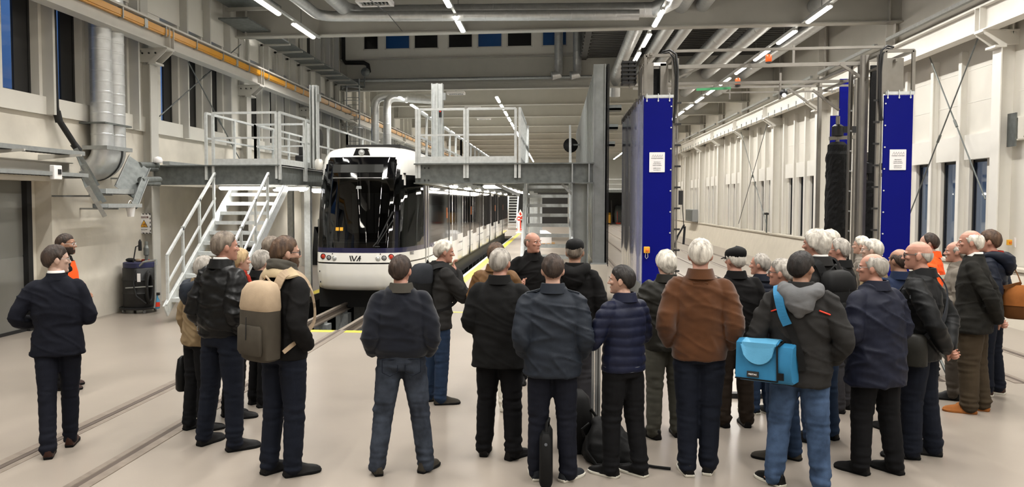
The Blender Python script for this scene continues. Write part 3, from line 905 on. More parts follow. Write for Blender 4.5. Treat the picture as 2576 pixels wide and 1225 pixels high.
def stair(label, x0, x1, yb, zb, yt, zt, n, sw=.02, rails=(1, 1), m_='galv_light', rail_h=1.0, upto=1.0):
    e = thing('steel_stair', ((x0 + x1) / 2, yb, 0), label, 'stairs')
    for x in (x0, x1):
        m = MB(); m.bar((x, yb, zb + .02), (x, yt, zt), .03, .24); m.bar((x, yb, zb + .14), (x, yt, zt + .12), .07, .012)
        m.build('stringer', m_, e)
    for i in range(1, n):
        t = i / n; y = yb + (yt - yb) * t; z = zb + (zt - zb) * t
        m = MB(); m.box(x0 + .015, x1 - .015, y - .05, y + .2, z, z + .03); m.box(x0 + .015, x1 - .015, y - .06, y - .045, z - .035, z + .035)
        m.build('tread', m_, e)
    for x, on in zip((x0, x1), rails):
        if not on: continue
        d = V((0, yt - yb, zt - zb)) * upto; p0 = V((x, yb, zb))
        m = MB(); m.bar(p0 + V((0, .1, rail_h)), p0 + d + V((0, 0, rail_h)), .045, .045); m.bar(p0 + V((0, .1, rail_h)), p0 + V((0, .1, 0)), .045, .045)
        m.bar(p0 + V((0, .1, rail_h * .5)), p0 + d + V((0, 0, rail_h * .5)), .035, .035); m.build('handrail', m_, e)
        for t in (.33, .66, .97):
            q = p0 + d * t; m = MB(); m.bar(q, q + V((0, 0, rail_h)), .045, .045); m.build('post', m_, e)
    return e
# left platform
e = thing('work_platform', (-6.9, 15.6, 2.5), 'grey steel work platform on the window side of the tram', 'platform')
m = MB(); m.ibeam((-8.26, 15.62, 2.7), (-5.55, 15.62, 2.7), .2, .4, .022); m.build('front_beam', 'galv_dark', e)
m = MB(); m.ibeam((-5.6, 15.6, 2.7), (-5.6, 49, 2.7), .2, .4, .022); m.build('side_beam', 'galv_dark', e)
m = MB(); m.box(-8.2, -7.0, 15.7, 49, 2.86, 2.9); m.box(-7.0, -5.6, 17.0, 49, 2.86, 2.9); m.box(-5.66, -5.5, 15.6, 49, 2.86, 2.9); m.build('deck', 'galv', e)
yy = 17.0
while yy < 49: m = MB(); m.ibeam((-8.2, yy, 2.78), (-5.6, yy, 2.78), .1, .18, .012); m.build('joist', 'galv_dark', e); yy += 2.0
for x, yy in ((-5.62, 17.6), (-6.95, 20.3), (-5.62, 25.9), (-5.62, 31), (-6.95, 26)):
    m = MB(); m.ibeam((x, yy, 0), (x, yy, 2.5), .14, .14, .012, up=(0, 1, 0)); m.build('leg', 'galv_light', e)
gp = 'railings of the window side platform'
railing('galvanised guard railing across the front edge of the window side platform', [(-6.95, 15.58), (-5.62, 15.58)], 2.9, step=1.4, drop=.28)
railing('galvanised guard railing from the front edge back beside the stair opening, window side platform', [(-7.1, 15.58), (-7.06, 19.8)], 2.9, step=1.4, toe=False)
railing('galvanised guard railing along the tram edge of the window side platform', [(-5.55, 15.58), (-5.5, 17.0)], 2.9, step=1.4)
railing('long galvanised guard railing along the window side platform behind the tram roof', [(-5.5, 17.1), (-5.5, 20.6), (-5.5, 36)], 2.9, step=1.7)
railing('inner galvanised railing around the stair opening on the window side platform', [(-5.72, 18.0), (-7.0, 18.0), (-7.0, 21.5)], 2.9, step=1.2, toe=False)
stair('bright galvanised staircase leading up to the window side platform', -6.86, -5.74, 13.3, .2, 17.05, 2.88, 14, upto=.57)
for (x, y0, y1), lb in (((-6.35, 15.35, 16.9), 'long tube lamp under the front edge of the window side platform, above the stair treads'), ):
    pass
luminaire(15.85, -6.95, -5.95, 2.42, 'tube lamp under the platform edge above the bright staircase, nearer the wall', None, 34, 'x')
luminaire(16.6, -6.0, -5.3, 2.42, 'tube lamp under the platform edge between bright staircase and tram', None, 20, 'x')
luminaire(18.4, -6.1, -5.45, 2.42, 'tube lamp under the platform deck close to the tram corner', None, 8, 'x')
row(-7.6, 2.46, [(20.9, 22.1), (24.4, 25.6), (28, 29.2), (32, 33.2), (37, 38.2)], 'under the window side platform near the wall', 30)
# post with reels on the left platform
def tall_post(x, yy, top, label, w=.2):
    e = thing('steel_post', (x, yy, 2.9), label, 'post')
    m = MB(); m.box(x - w / 2, x - w / 2 + .015, yy - .1, yy + .1, 2.9, top); m.box(x + w / 2 - .015, x + w / 2, yy - .1, yy + .1, 2.9, top); m.box(x - w / 2, x + w / 2, yy - .01, yy + .01, 2.9, top)
    m.box(x - .02, x + .02, yy - .1, yy - .02, 2.9, top)
    m.build('profile', 'galv_light', e)
    m = MB(); m.box(x + w / 2, x + w / 2 + .06, yy - .05, yy + .05, top - .35, top - .2); m.build('terminal_box', 'galv', e); return e
tall_post(-5.36, 17.3, 4.73, 'upright galvanised post on the tram edge of the window side platform', .16)
e = tall_post(-2.55, 17.0, 4.68, 'upright galvanised post with small red indicator on the stair platform', .24)
m = MB(); m.box(-2.5, -2.44, 16.86, 16.9, 3.95, 4.12); m.build('indicator_box', 'frame_dark', e); m = MB(); m.box(-2.485, -2.455, 16.85, 16.862, 4.06, 4.09); m.build('indicator', 'red_lamp', e)
e = thing('hose_reel', (-5.95, 19.5, 3.6), 'round dark hose reel on a stand behind the platform railing', 'hose reel')
m = MB(); m.lathe([(.1, -.06), (.22, -.06), (.22, -.03), (.12, -.03), (.12, .03), (.22, .03), (.22, .06), (.1, .06)], (-5.95, 19.5, 3.75), 24, 'x'); m.build('drum', 'black_plastic', e, smooth=True)
m = MB(); m.bar((-6.1, 19.5, 2.9), (-6.1, 19.5, 3.95), .06, .06); m.bar((-6.1, 19.5, 3.75), (-5.95, 19.5, 3.75), .05, .05); m.build('stand', 'galv_dark', e)
e = thing('floor_pump', (-6.3, 19.2, 2.9), 'small black machine standing on the window side platform', 'machine')
m = MB(); m.box(-6.42, -6.2, 19.1, 19.4, 2.92, 3.3); m.lathe([(.07, 3.3), (.07, 3.5), (.04, 3.55)], (-6.3, 19.25, 0), 12); m.build('body', 'black_plastic', e, bevel=.02); m = MB(); m.bar((-6.3, 19.2, 3.5), (-6.3, 19.2, 3.75), .03, .03); m.build('stem', 'frame_dark', e)

# right platform
e = thing('work_platform', (-1.0, 15.6, 2.5), 'grey steel stair platform between the tram and the partition', 'platform')
m = MB(); m.ibeam((-2.79, 15.62, 2.71), (.72, 15.62, 2.71), .2, .4, .022)
m.build('front_beam', 'galv_dark', e)
m = MB()
for x in (.3, .62): m.box(x - .012, x + .012, 15.52, 15.72, 2.52, 2.9)
m.build('stiffener', 'galv', e)
m = MB(); m.ibeam((-2.72, 15.6, 2.71), (-2.72, 49, 2.71), .2, .4, .022); m.build('side_beam', 'galv_dark', e)
m = MB(); m.box(-2.75, -.72, 15.6, 49, 2.88, 2.92); m.box(-.72, .7, 18.6, 49, 2.88, 2.92); m.box(.35, .7, 15.7, 49, 2.88, 2.92); m.build('deck', 'galv', e)
yy = 16.6
while yy < 49: m = MB(); m.ibeam((-2.7, yy, 2.79), (.6 if yy > 18.5 else -.72, yy, 2.79), .1, .17, .012); m.build('joist', 'galv_dark', e); yy += 1.3
m = MB()
for k in (-1, 1): m.box(.45 + .15 * k - .012, .45 + .15 * k + .012, 15.55, 15.85, 0, 2.5)
m.box(.3, .6, 15.69, 15.71, 0, 2.5); m.box(.28, .62, 15.5, 15.9, 0, .02); m.build('leg', 'galv_mid', e)
for yy in (20.8, 25.9, 31, 36, 41):
    m = MB(); m.ibeam((-.8, yy, 0), (-.8, yy, 2.5), .14, .14, .012, up=(0, 1, 0)); m.build('leg', 'galv', e)
m = MB(); m.bar((-1.2, 15.66, 2.5), (-.72, 15.66, 2.28), .06, .06); m.build('knee_brace', 'galv', e); m = MB(); m.bar((.3, 15.66, 2.3), (.1, 15.66, 2.5), .05, .05); m.build('knee_brace', 'galv', e)
m = MB()
for zz in (2.58, 2.82):
    for x in (-2.6, -2.52): m.lathe([(.016, 0), (.016, .015)], (x, 15.595, zz), 8, 'y')
m.build('bolt', 'frame_dark', e)
railing('galvanised guard railing across the front of the stair platform, next to the tram', [(-2.7, 15.58), (-1.8, 15.58)], 2.92, step=1.0)
railing('galvanised guard railing across the front of the stair platform, next to the stair opening', [(-1.74, 15.58), (-.8, 15.58)], 2.92, step=1.0)
railing('galvanised guard railing beside the stair opening of the stair platform', [(-.72, 15.58), (-.72, 18.6)], 2.92, step=.75)
railing('long galvanised guard railing along the tram edge of the stair platform', [(-2.76, 15.6), (-2.76, 23), (-2.76, 44)], 2.92, step=1.3)
stair('galvanised staircase seen head-on between the tram and the partition', -.66, .3, 14.9, 0, 18.55, 2.9, 14, rails=(1, 1))
row(-1.35, 2.5, [(16.9, 18.3), (19.4, 20.8), (22, 23.4), (24.6, 26), (27.2, 28.6), (29.8, 31.2), (33, 34.5), (36, 37.5), (39, 40.5), (42, 43.5)], 'under the stair platform deck, inner row', 75)
row(-2.45, 2.5, [(18.5, 19.3), (21.5, 22.3), (24.5, 25.3), (27.5, 28.3), (30.5, 31.3), (34, 34.8), (38, 38.8)], 'under the stair platform deck along the tram', 45)
luminaire(16.3, -1.5, -1.1, 2.45, 'short bright lamp right under the front beam of the stair platform', None, 5, 'x')

# partition
e = thing('partition_screen', (.78, 15.7, 0), 'long galvanised partition of corrugated panels on a concrete base', 'partition')
m = MB(); yy = 15.9
while yy < 31: m.box(.74, .8, yy, yy + .28, .95, 4.82); m.box(.77, .83, yy + .28, yy + .5, .95, 4.82); yy += .5
m.build('corrugated_panel', 'galv_mid', e)
m = MB(); m.box(.7, .72, 15.6, 15.85, .97, 4.8); m.box(.91, .93, 15.6, 15.85, .97, 4.8); m.box(.72, .91, 15.62, 15.64, .97, 4.8); m.build('end_post', 'galv_mid', e)
m = MB(); m.box(.66, .97, 15.55, 15.9, .94, .97); m.build('foot_plate', 'galv', e)
m = MB(); m.box(.6, .98, 15.5, 31, 0, .94); m.build('base', 'plinth', e)
m = MB(); m.box(.955, .975, 15.62, 31, .95, 4.8); m.box(.98, 1.0, 15.6, 15.64, .9, 4.8); m.build('edge_seal', 'black_rubber', e)
e = thing('wall_speaker', (.5, 30.0, 4.0), 'round dark horn on a bracket beside the partition top', 'horn')
m = MB(); m.lathe([(.05, 0), (.09, .1), (.22, .3), (.24, .32), (.2, .31)], (.45, 26.0, 4.0), 18, 'y'); m.build('horn', 'frame_dark', e, smooth=True); m = MB(); m.bar((.45, 26.1, 4.0), (.75, 26.1, 4.0), .05, .05); m.build('arm', 'galv_dark', e)

# ================================================================ TRAM
TX, TY = -4.06, 15.78
PLAN = [(0, 0), (.25, .01), (.45, .03), (.62, .07), (.75, .13), (.84, .21), (.9, .33), (.95, .5), (1.0, .75), (1.06, 1.05), (1.11, 1.4), (1.14, 1.75), (1.15, 2.05)]
HGT = [(.33, .2, .10), (.37, .08, .05), (.45, .03, .02), (.7, .01, 0), (.885, .015, 0), (.9, .03, .004), (.915, .02, 0), (1.0, .03, 0), (1.11, .045, 0), (1.21, .06, 0), (1.45, .105, 0), (1.8, .17, 0), (2.2, .26, .005), (2.5, .34, .02), (2.62, .375, .03),
       (2.72, .405, .035), (2.85, .45, .045), (2.95, .485, .05), (3.04, .52, .06), (3.09, .55, .07), (3.14, .59, .09), (3.22, .67, .14), (3.28, .79, .24), (3.325, 1.0, .42), (3.345, 1.4, .7)]
def lerp_tab(tab, k, i):
    for a, b in zip(tab[:-1], tab[1:]):
        if a[0] <= k <= b[0]:
            t = (k - a[0]) / (b[0] - a[0] + 1e-9); return a[i] + (b[i] - a[i]) * t
    return tab[-1][i] if k > tab[-1][0] else tab[0][i]
def tpt(hx, y, z, off=0.0):
    """point on the tram skin"""
    w = max(0.0, 1 - y / 2.0); w = w * w * (3 - 2 * w)
    dy = lerp_tab(HGT, z, 1) * (w if z < 2.6 else max(w, .0)); ins = lerp_tab(HGT, z, 2)
    s = 1 - ins / 1.15
    return V((TX + hx * s, TY + y + dy - off, z))
def surf(hx, z, off=.012):
    return tpt(hx, lerp_tab(PLAN, abs(hx), 1), z, off)
tram = thing('tram', (TX, TY, 0), 'white and dark blue tram standing over the inspection pit', 'tram')
half = PLAN + [(1.15, 3.0)]
U = [(-a, b) for a, b in reversed(half[1:])] + half
parts = dict(body=MB(), windscreen=MB(), cab_window=MB(), stripe=MB(), black_mask=MB(), bumper_gap=MB(), cab_window_b=MB())
def piece(hx, y, z):
    a = abs(hx)
    if .885 < z < .915: return 'bumper_gap'
    if z < 1.11: return 'body'
    if z < 1.21 and y < 1.75: return 'stripe'
    if a < .93 and y < .4:
        top = 3.1 - .34 * max(0, (a - .68) / .17) ** 2
        if z < min(top, 2.63): return 'windscreen'
        return 'black_mask' if z < top else 'body'
    if y < 1.7 and z < 2.62: return ('cab_window' if hx > 0 else 'cab_window_b') if y > .4 else 'black_mask'
    if y < 1.7 and z < 2.74: return 'black_mask'
    if z < 2.62: return 'stripe'
    return 'body'
NU = []
for (a, b), (c, d) in zip(U[:-1], U[1:]):
    for t in (0, .25, .5, .75): NU.append((a + (c - a) * t, b + (d - b) * t))
NU.append(U[-1])
HZ = [h[0] for h in HGT]
for i in range(len(NU) - 1):
    for j in range(len(HZ) - 1):
        (a, b), (c, d) = NU[i], NU[i + 1]
        k = piece((a + c) / 2, (b + d) / 2, (HZ[j] + HZ[j + 1]) / 2)
        parts[k].add([tpt(a, b, HZ[j]), tpt(c, d, HZ[j]), tpt(c, d, HZ[j + 1]), tpt(a, b, HZ[j + 1])], [(0, 1, 2, 3)])
def weld_build(mb, name, mt, parent, smooth=True):
    o = mb.build(name, mt, parent)
    bm = bmesh.new(); bm.from_mesh(o.data); bmesh.ops.remove_doubles(bm, verts=bm.verts, dist=.0008)
    bmesh.ops.recalc_face_normals(bm, faces=bm.faces)
    bm.to_mesh(o.data); bm.free()
    if smooth: o.data.polygons.foreach_set('use_smooth', [True] * len(o.data.polygons)); shade(o, 40)
    return o
# roof cap and the long body behind the cab joined to the same part
LY = 32.0
b = parts['body']
prof = [(hx, z) for hx, z in ((-1.13, .42), (-1.15, .5), (-1.15, 1.2))]
def sec(y): return [tpt(sx * 1.15, 3.0, z) + V((0, y - 3.0, 0)) for sx, z in [(-1, z) for z in HZ] + [(1, z) for z in reversed(HZ)]]
b.rings([sec(3.0), sec(LY)], cap=False, close=True)
b.add(sec(LY), [tuple(range(len(sec(LY))))])
capr = [tpt(a, bb, HZ[-1]) for a, bb in NU]
b.add(capr, [tuple(range(len(capr)))])
weld_build(b, 'body', 'tram_white', tram)
weld_build(parts['windscreen'], 'windscreen', 'tram_glass', tram)
weld_build(parts['cab_window'], 'cab_window', 'tram_glass', tram); weld_build(parts['cab_window_b'], 'cab_window', 'tram_glass', tram); weld_build(parts['bumper_gap'], 'bumper_gap', 'tram_black', tram)
weld_build(parts['stripe'], 'belt_stripe', 'tram_blue', tram)
weld_build(parts['black_mask'], 'mask', 'tram_black', tram)
# cab interior
m = MB(); m.box(TX - 1.02, TX + 1.02, TY + 1.75, TY + 1.8, .9, 2.9); m.box(TX - .85, TX + .85, TY + .45, TY + 1.75, .95, 1.12); m.box(TX - .8, TX + .8, TY + .38, TY + .75, 1.1, 1.35)
m.box(TX - .9, TX + .9, TY + .7, TY + 1.75, 2.72, 2.76)
m.build('cab_interior', 'tram_inside', tram)
m = MB()
for k in range(5): m.box(TX - .5 + .17 * k, TX - .36 + .17 * k, TY + 1.7, TY + 1.74, 1.45, 2.35)
m.build('rear_panel', 'tram_panel', tram)
m = MB(); m.loft([(1.1, TX + .35, TY + 1.25, .22, .24), (1.25, TX + .35, TY + 1.25, .25, .26), (1.3, TX + .35, TY + 1.25, .24, .25)], 16, 3); m.loft([(1.3, TX + .35, TY + 1.45, .2, .06), (1.75, TX + .35, TY + 1.5, .22, .07), (1.9, TX + .35, TY + 1.52, .16, .06)], 16, 3)
m.build('driver_seat', 'bag_black', tram, smooth=True)
# destination display, trim line, wipers, stickers
def patch(name, mt, hx0, hx1, z0, z1, off=.01, n=6):
    m = MB(); vs = []
    for j in range(2):
        for i in range(n + 1):
            vs.append(surf(hx0 + (hx1 - hx0) * i / n, (z0, z1)[j], off))
    fs = [(i, i + 1, n + 2 + i, n + 1 + i) for i in range(n)]
    k = len(vs)
    vs2 = [v + V((0, .012, 0)) for v in vs]
    m.add(vs + vs2, fs + [(k + d, k + c, k + b_, k + a) for a, b_, c, d in fs]); return m.build(name, mt, tram)
patch('destination_display', 'grey_plastic', -.62, .5, 2.76, 2.93)
MATS['display_dark'] = mat('display_dark', '191A17', rough=.35)
bpy.data.objects[[o.name for o in bpy.data.objects if o.name.startswith('destination_display')][-1]].data.materials[0] = MATS['display_dark']
patch('glass_joint', 'tram_silver', -.88, .88, 2.645, 2.655)
patch('inner_sill', 'tram_panel', -.6, .78, 1.32, 1.335, off=-.03)
for hx in (-.45, -.36): patch('sticker', 'sign_yellow', hx, hx + .07, 1.56, 1.63, .008, 2)
for p0, p1, off in (((.42, 1.3), (.72, 1.95), .03), ((.36, 1.24), (.44, 1.34), .03)):
    m = MB(); m.tube([surf(p0[0], p0[1], off), surf(p1[0], p1[1], off)], .016, 8); m.tube([surf(p0[0] + .03, p0[1], off), surf(p1[0] + .05, p1[1] - .1, off)], .012, 6); m.build('wiper', 'black_rubber', tram)
m = MB(); rs = [surf(-.06, 2.42, .004), surf(.06, 2.42, .004), surf(.05, 2.48, .004), surf(-.05, 2.48, .004)]; m.add(rs, [(0, 1, 2, 3)]); m.add([v + V((0, .02, 0)) for v in rs], [(3, 2, 1, 0)]); m.build('sensor', 'grey_plastic', tram)
# headlamps
def round_lamp(hx, z, r, mt, rim):
    c = surf(hx, z, .0); n = V((hx * .35, -1, 0)).normalized(); q = n.to_track_quat('Z', 'Y').to_matrix()
    def place(prof, name, mm, par):
        m = MB(); rs = []
        for rr, h in prof: rs.append([c + q @ V((rr * cos(2 * pi * k / 20), rr * sin(2 * pi * k / 20), h)) for k in range(20)])
        m.rings(rs); return m.build(name, mm, par, smooth=True)
    o = place([(r, -.02), (r, .012), (r * .86, .016), (r * .84, .008)], 'lamp_ring', rim, tram)
    place([(r * .84, .004), (r * .6, .016), (r * .02, .02)], 'lens', mt, o)
for s in (-1, 1):
    round_lamp(.71 * s, 1.03, .062, 'red_lamp', 'tram_black'); round_lamp(.575 * s, 1.01, .052, 'grey_plastic', 'tram_black'); round_lamp(.455 * s, 1.0, .05, 'galv_light', 'tram_silver')
    m = MB(); m.ell(surf(.5 * s, 1.09, .0), (.014, .014, .014), 8, 6); m.build('indicator', 'frame_dark', tram)
    for z in (.72, .5):
        m = MB(); m.ell(surf(.8 * s, z, 0), (.014, .02, .02), 8, 6); m.build('towing_eye', 'frame_dark', tram)
# emblem of slanted strokes
m = MB()
for poly in ([(-.115, .055), (-.09, .055), (-.06, -.055), (-.085, -.055)], [(-.075, .055), (-.045, .055), (-.005, -.055), (-.03, -.055)], [(-.03, -.055), (-.005, -.055), (.055, .055), (.03, .055)],
             [(.03, -.055), (.055, -.055), (.125, .055), (.1, .055)], [(.1, .055), (.125, .055), (.11, -.055), (.088, -.055)], [(.06, -.015), (.13, -.015), (.135, .0), (.068, .0)]):
    vs = [surf(x - .02, 1.0 + z, .006) for x, z in poly]; m.add(vs, [(0, 1, 2, 3)])
m.build('emblem', 'sign_black', tram)
lettering('fleet_number', '8002', .1, 'ink', tram, tpt(1.01, .80, 1.04) + V((.012, -.01, 0)), (R(90), 0, R(77)), 'CENTER')
# roof lamp
m = MB(); m.prism([(-.2, 3.08), (-.12, 3.27), (.12, 3.27), (.2, 3.08)], 0, .25); m.v = [(TX + a, TY + .58 + b_, c_) for a, b_, c_ in m.v]; o = m.build('roof_lamp', 'tram_black', tram)
m = MB(); m.lathe([(.065, 0), (.065, .02), (.03, -.01)], (TX, TY + .56, 3.185), 18, 'y'); m.build('lens', 'galv_light', o, smooth=True)
for s in (-1, 1):
    m = MB(); m.loft([(2.86, TX + 1.2 * s, TY + 1.5, .06, .1), (2.92, TX + 1.2 * s, TY + 1.5, .09, .14), (3.05, TX + 1.2 * s, TY + 1.5, .09, .14), (3.1, TX + 1.2 * s, TY + 1.5, .06, .1)], 14); m.build('camera_pod', 'tram_white', tram, smooth=True)
# long side: glass band, doors, gaskets
XS = TX + 1.15
for sd in (1, -1):
    xs = TX + 1.15 * sd
    def sbox(y0, y1, z0, z1, t, mm, name, par=tram):
        m = MB(); m.box(min(xs - .02 * sd, xs + t * sd), max(xs - .02 * sd, xs + t * sd), y0, y1, z0, z1); return m.build(name, mm, par)
    sbox(17.95, 47.5, 1.2, 2.5, .006, 'tram_black', 'side_window_band')
    seps = [21.45, 26.75, 30.1, 34.8, 38.0, 43.05]
    for yv in seps: sbox(yv - .07, yv + .07, .38, 2.62, .012, 'black_rubber', 'gasket')
    sbox(17.58, 17.64, .4, 2.55, .012, 'tram_silver', 'door_pillar'); sbox(17.9, 17.96, .4, 2.55, .012, 'tram_silver', 'door_pillar')
    dd = [(22.1, 23.3), (24.6, 25.9), (27.6, 28.9), (31.6, 33.0), (35.4, 36.7), (39.5, 40.8)]
    for a, bb in dd:
        o = sbox(a, bb, .45, 2.5, .010, 'tram_white', 'door')
        mid = (a + bb) / 2
        for q0, q1 in ((a + .06, mid - .03), (mid + .03, bb - .06)): sbox(q0, q1, 1.05, 2.4, .014, 'tram_black', 'door_glass', o)
    for yv in (18.6, 23.7, 29.5, 36.9):
        sbox(yv, yv + 2.2, .93, .95, .008, 'ink', 'panel_gap')
    sbox(17.97, 47.5, .68, .69, .008, 'ink', 'panel_gap')
    for yv in (20.95, 27.0, 37.7, 43.2): sbox(yv, yv + .12, 1.72, 2.0, .014, 'amber', 'side_marker')
    for yv in (18.0, 26.9, 31.0): sbox(yv + .4, yv + 1.6, 1.1, 1.14, .008, 'ink', 'vent_slot')
m = MB(); m.box(TX - 1.0, TX + 1.0, TY + .8, TY + LY - .5, -.1, .42); m.build('underframe', 'underframe', tram)
for yv in (18.2, 24.0, 30.0, 36.0, 42.0):
    m = MB(); m.box(TX - .62, TX + .62, yv, yv + 1.9, .0, .35)
    for s in (-1, 1):
        for q in (.35, 1.55): m.lathe([(.3, -.05), (.3, .05)], (TX + .47 * s, yv + q, .27), 20, 'x')
    m.build('bogie', 'underframe', tram)
m = MB(); m.box(TX - .6, TX + .62, TY + 1.6, TY + 6, 3.3, 3.42); m.box(TX - .7, TX + .7, TY + 8, TY + 14, 3.28, 3.45); m.box(TX - .7, TX + .7, TY + 17, TY + 26, 3.28, 3.45); m.build('roof_equipment', 'frame_dark', tram)
# ================================================================ WASH GANTRY
def info_plate(x, z, label):
    e = thing('information_plate', (x, 13.95, z), label, 'sign')
    m = MB(); m.prism([(x - .125, z - .17), (x + .125, z - .17), (x + .13, z - .165), (x + .13, z + .165), (x + .125, z + .17), (x - .125, z + .17), (x - .13, z + .165), (x - .13, z - .165)], 13.945, 13.955)
    m.build('plate', 'paper', e)
    rt = (R(90), 0, 0)
    # printed waves over a heading line, then address lines
    m = MB()
    for k in range(5):
        cx = x - .075 + .038 * k
        m.bar((cx - .014, 13.943, z + .085), (cx + .012, 13.943, z + .13), .003, .006); m.bar((cx + .012, 13.943, z + .13), (cx + .02, 13.943, z + .09), .003, .005)
    m.build('emblem', 'ink_light', e)
    for t, zz, s in (('Waschanlagen Technik GmbH', .062, .0165), ('Zeller Strasse 10', .0, .016), ('D-72221 Haiterbach', -.03, .016), ('Tel 00 49 7435 90928-0', -.06, .0155), ('info@waschen.com', -.105, .016), ('www.waschen.com', -.135, .016)):
        lettering('printed_line', t, s, 'ink', e, (x, 13.943, z + zz), rt)
def wash_column(x0, x1, label, side):
    """blue curtain column of the wash gantry; side = -1 outer face towards -x"""
    e = thing('wash_column', ((x0 + x1) / 2, 14.2, 0), label, 'wash gantry column')
    m = MB(); m.box(x0, x1, 13.96, 14.0, .72, 3.92); m.build('front_panel', 'wash_blue', e, bevel=.008)
    m = MB(); m.box(x0 + .03, x1 + .02, 13.97, 14.02, 3.93, 3.98); m.build('top_rail', 'galv_light', e)
    m = MB()
    for k in range(3):
        xx = x0 + .05 + (x1 - x0 - .1) * k / 2; m.bar((xx, 13.95, 3.86), (xx, 13.95, 4.0), .012, .012); m.lathe([(.014, 0), (.014, .01)], (xx, 13.945, 3.88), 8, 'y')
    xe = x1 - .02 if side < 0 else x0 + .02
    z = .9
    while z < 3.8: m.lathe([(.013, 0), (.013, .012)], (xe, 13.945, z), 8, 'y'); z += .36
    m.build('eyelet', 'galv_light', e)
    # post and hose along the passage edge
    xp = x1 + .05 if side < 0 else x0 - .06
    m = MB(); m.box(xp - .035, xp + .015, 14.0, 14.06, 0, 4.6); m.box(xp + .03, xp + .055, 14.0, 14.03, .1, 4.6); m.build('guide_post', 'wash_steel', e)
    m = MB(); z = .6
    while z < 4: m.bar((xp, 13.98, z), (xp + .1 * (1 if side < 0 else -1), 13.98, z), .02, .03); z += .36
    m.build('hose_clip', 'frame_dark', e)
    s = 1 if side < 0 else -1
    xh = xp + .02 * s
    m = MB(); m.tube([(xp - .22 * s, 14.05, 4.72), (xp - .1 * s, 14.0, 4.74), (xp + .0 * s, 13.97, 4.66), (xh + .01 * s, 13.96, 4.4), (xh, 13.96, 3.9), (xh - .05 * s, 13.96, 3.5)], .018, 8)
    m.tube([(xp - .22 * s, 14.1, 4.70), (xp - .1 * s, 14.05, 4.71), (xp - .03 * s, 13.99, 4.6), (xh - .02 * s, 13.97, 4.3), (xh - .03 * s, 13.97, 3.5)], .014, 8)
    m.build('hose', 'black_rubber', e, smooth=True)
    # frame on top
    m = MB()
    for yy in (14.05, 14.9):
        m.bar((x0 + .03, yy, 3.95), (x0 + .03, yy, 4.66), .05, .05); m.bar((x1 + .02, yy, 3.95), (x1 + .02, yy, 4.66), .05, .05)
        m.bar((x0 + .03, yy, 4.66), (x1 + .02, yy, 4.66), .05, .05)
    m.bar((x0 + .03, 14.05, 4.66), (x0 + .03, 14.9, 4.66), .05, .05); m.bar((x1 + .02, 14.05, 4.66), (x1 + .02, 14.9, 4.66), .05, .05)
    m.build('top_frame', 'wash_steel', e)
    return e
e = wash_column(1.48, 1.96, 'tall blue wash column nearest the partition, with yellow switch box', -1)
m = MB(); rs = []
for k in range(14):
    yv = 14.02 + 4.3 * k / 13; dx = .018 * sin(k * 1.7)
    rs.append([(1.47 + dx, yv, .7), (1.47 + dx, yv, 4.0), (1.485 + dx, yv, 4.0), (1.485 + dx, yv, .7)])
m.rings(rs); m.build('side_curtain', 'curtain_reflection', e, smooth=True)
m = MB(); m.box(1.5, 1.52, 14.05, 18.3, .75, 3.98); m.build('side_panel', 'wash_blue', e)
m = MB(); m.box(1.45, 1.5, 14.0, 18.35, 3.98, 4.02); yy = 14.2
while yy < 18.3: m.box(1.44, 1.46, yy, yy + .03, 3.9, 4.05); yy += .4
m.build('curtain_rail', 'wash_steel', e)
m = MB(); m.box(1.55, 1.7, 14.5, 14.7, 3.7, 4.62); m.box(1.82, 1.95, 14.5, 14.7, 3.7, 4.6); m.box(1.5, 1.54, 14.5, 15.2, 3.9, 4.55); m.build('head_frame', 'wash_steel', e)
m = MB(); m.box(1.71, 1.81, 14.58, 14.68, 3.9, 4.52); m.build('head_brush', 'bristle', e)
m = MB(); m.box(1.7, 1.92, 14.5, 14.62, 4.56, 4.62); m.build('motor_cover', 'paper', e)
m = MB(); m.box(1.46, 1.98, 13.95, 18.3, 0, .72); m.build('base', 'galv', e)
e2 = thing('switch_box', (1.55, 13.94, 1.28), 'yellow emergency switch box with hanging cable on the blue column', 'switch')
m = MB(); m.box(1.5, 1.6, 13.9, 13.96, 1.27, 1.38); m.build('case', 'sign_yellow', e2, bevel=.01); m = MB(); m.lathe([(.025, 0), (.03, -.03), (.005, -.04)], (1.555, 13.9, 1.32), 12, 'y'); m.build('knob', 'amber', e2)
m = MB(); m.tube([(1.53, 13.93, 1.27), (1.525, 13.93, 1.2), (1.545, 13.93, 1.17), (1.57, 13.93, 1.2), (1.565, 13.93, 1.27)], .006, 6); m.build('cable', 'galv_light', e2)
e = wash_column(5.4, 5.86, 'tall blue wash column nearest the window wall, by the black brushes', 1)
m = MB(); m.box(5.42, 5.84, 13.98, 14.9, 0, .72); m.build('base', 'galv', e)
m = MB(); m.box(5.33, 5.38, 14.6, 14.7, 0, 4.7); m.box(5.16, 5.2, 14.3, 14.4, 0, 4.65); m.build('guide_post', 'wash_steel', e)
m = MB(); m.box(5.45, 5.75, 14.1, 14.4, 4.0, 4.55); m.build('head_frame', 'wash_steel', e)
info_plate(1.71, 2.83, 'white printed plate on the blue wash column nearest the partition')
info_plate(5.63, 2.85, 'white printed plate on the blue wash column nearest the windows')
e = thing('wash_column', (5.95, 17.6, 0), 'narrow blue wash panel half hidden behind the grey guide posts', 'wash gantry column')
m = MB(); m.box(5.88, 6.06, 17.5, 17.54, .6, 4.72); m.build('front_panel', 'wash_blue', e); m = MB(); m.box(5.68, 5.95, 17.42, 17.46, .6, 3.95); m.build('lower_panel', 'wash_blue', e)
m = MB(); m.box(5.4, 5.46, 17.3, 17.4, 0, 4.75); m.box(6.18, 6.24, 17.45, 17.55, 0, 4.7); m.build('guide_post', 'wash_steel', e)
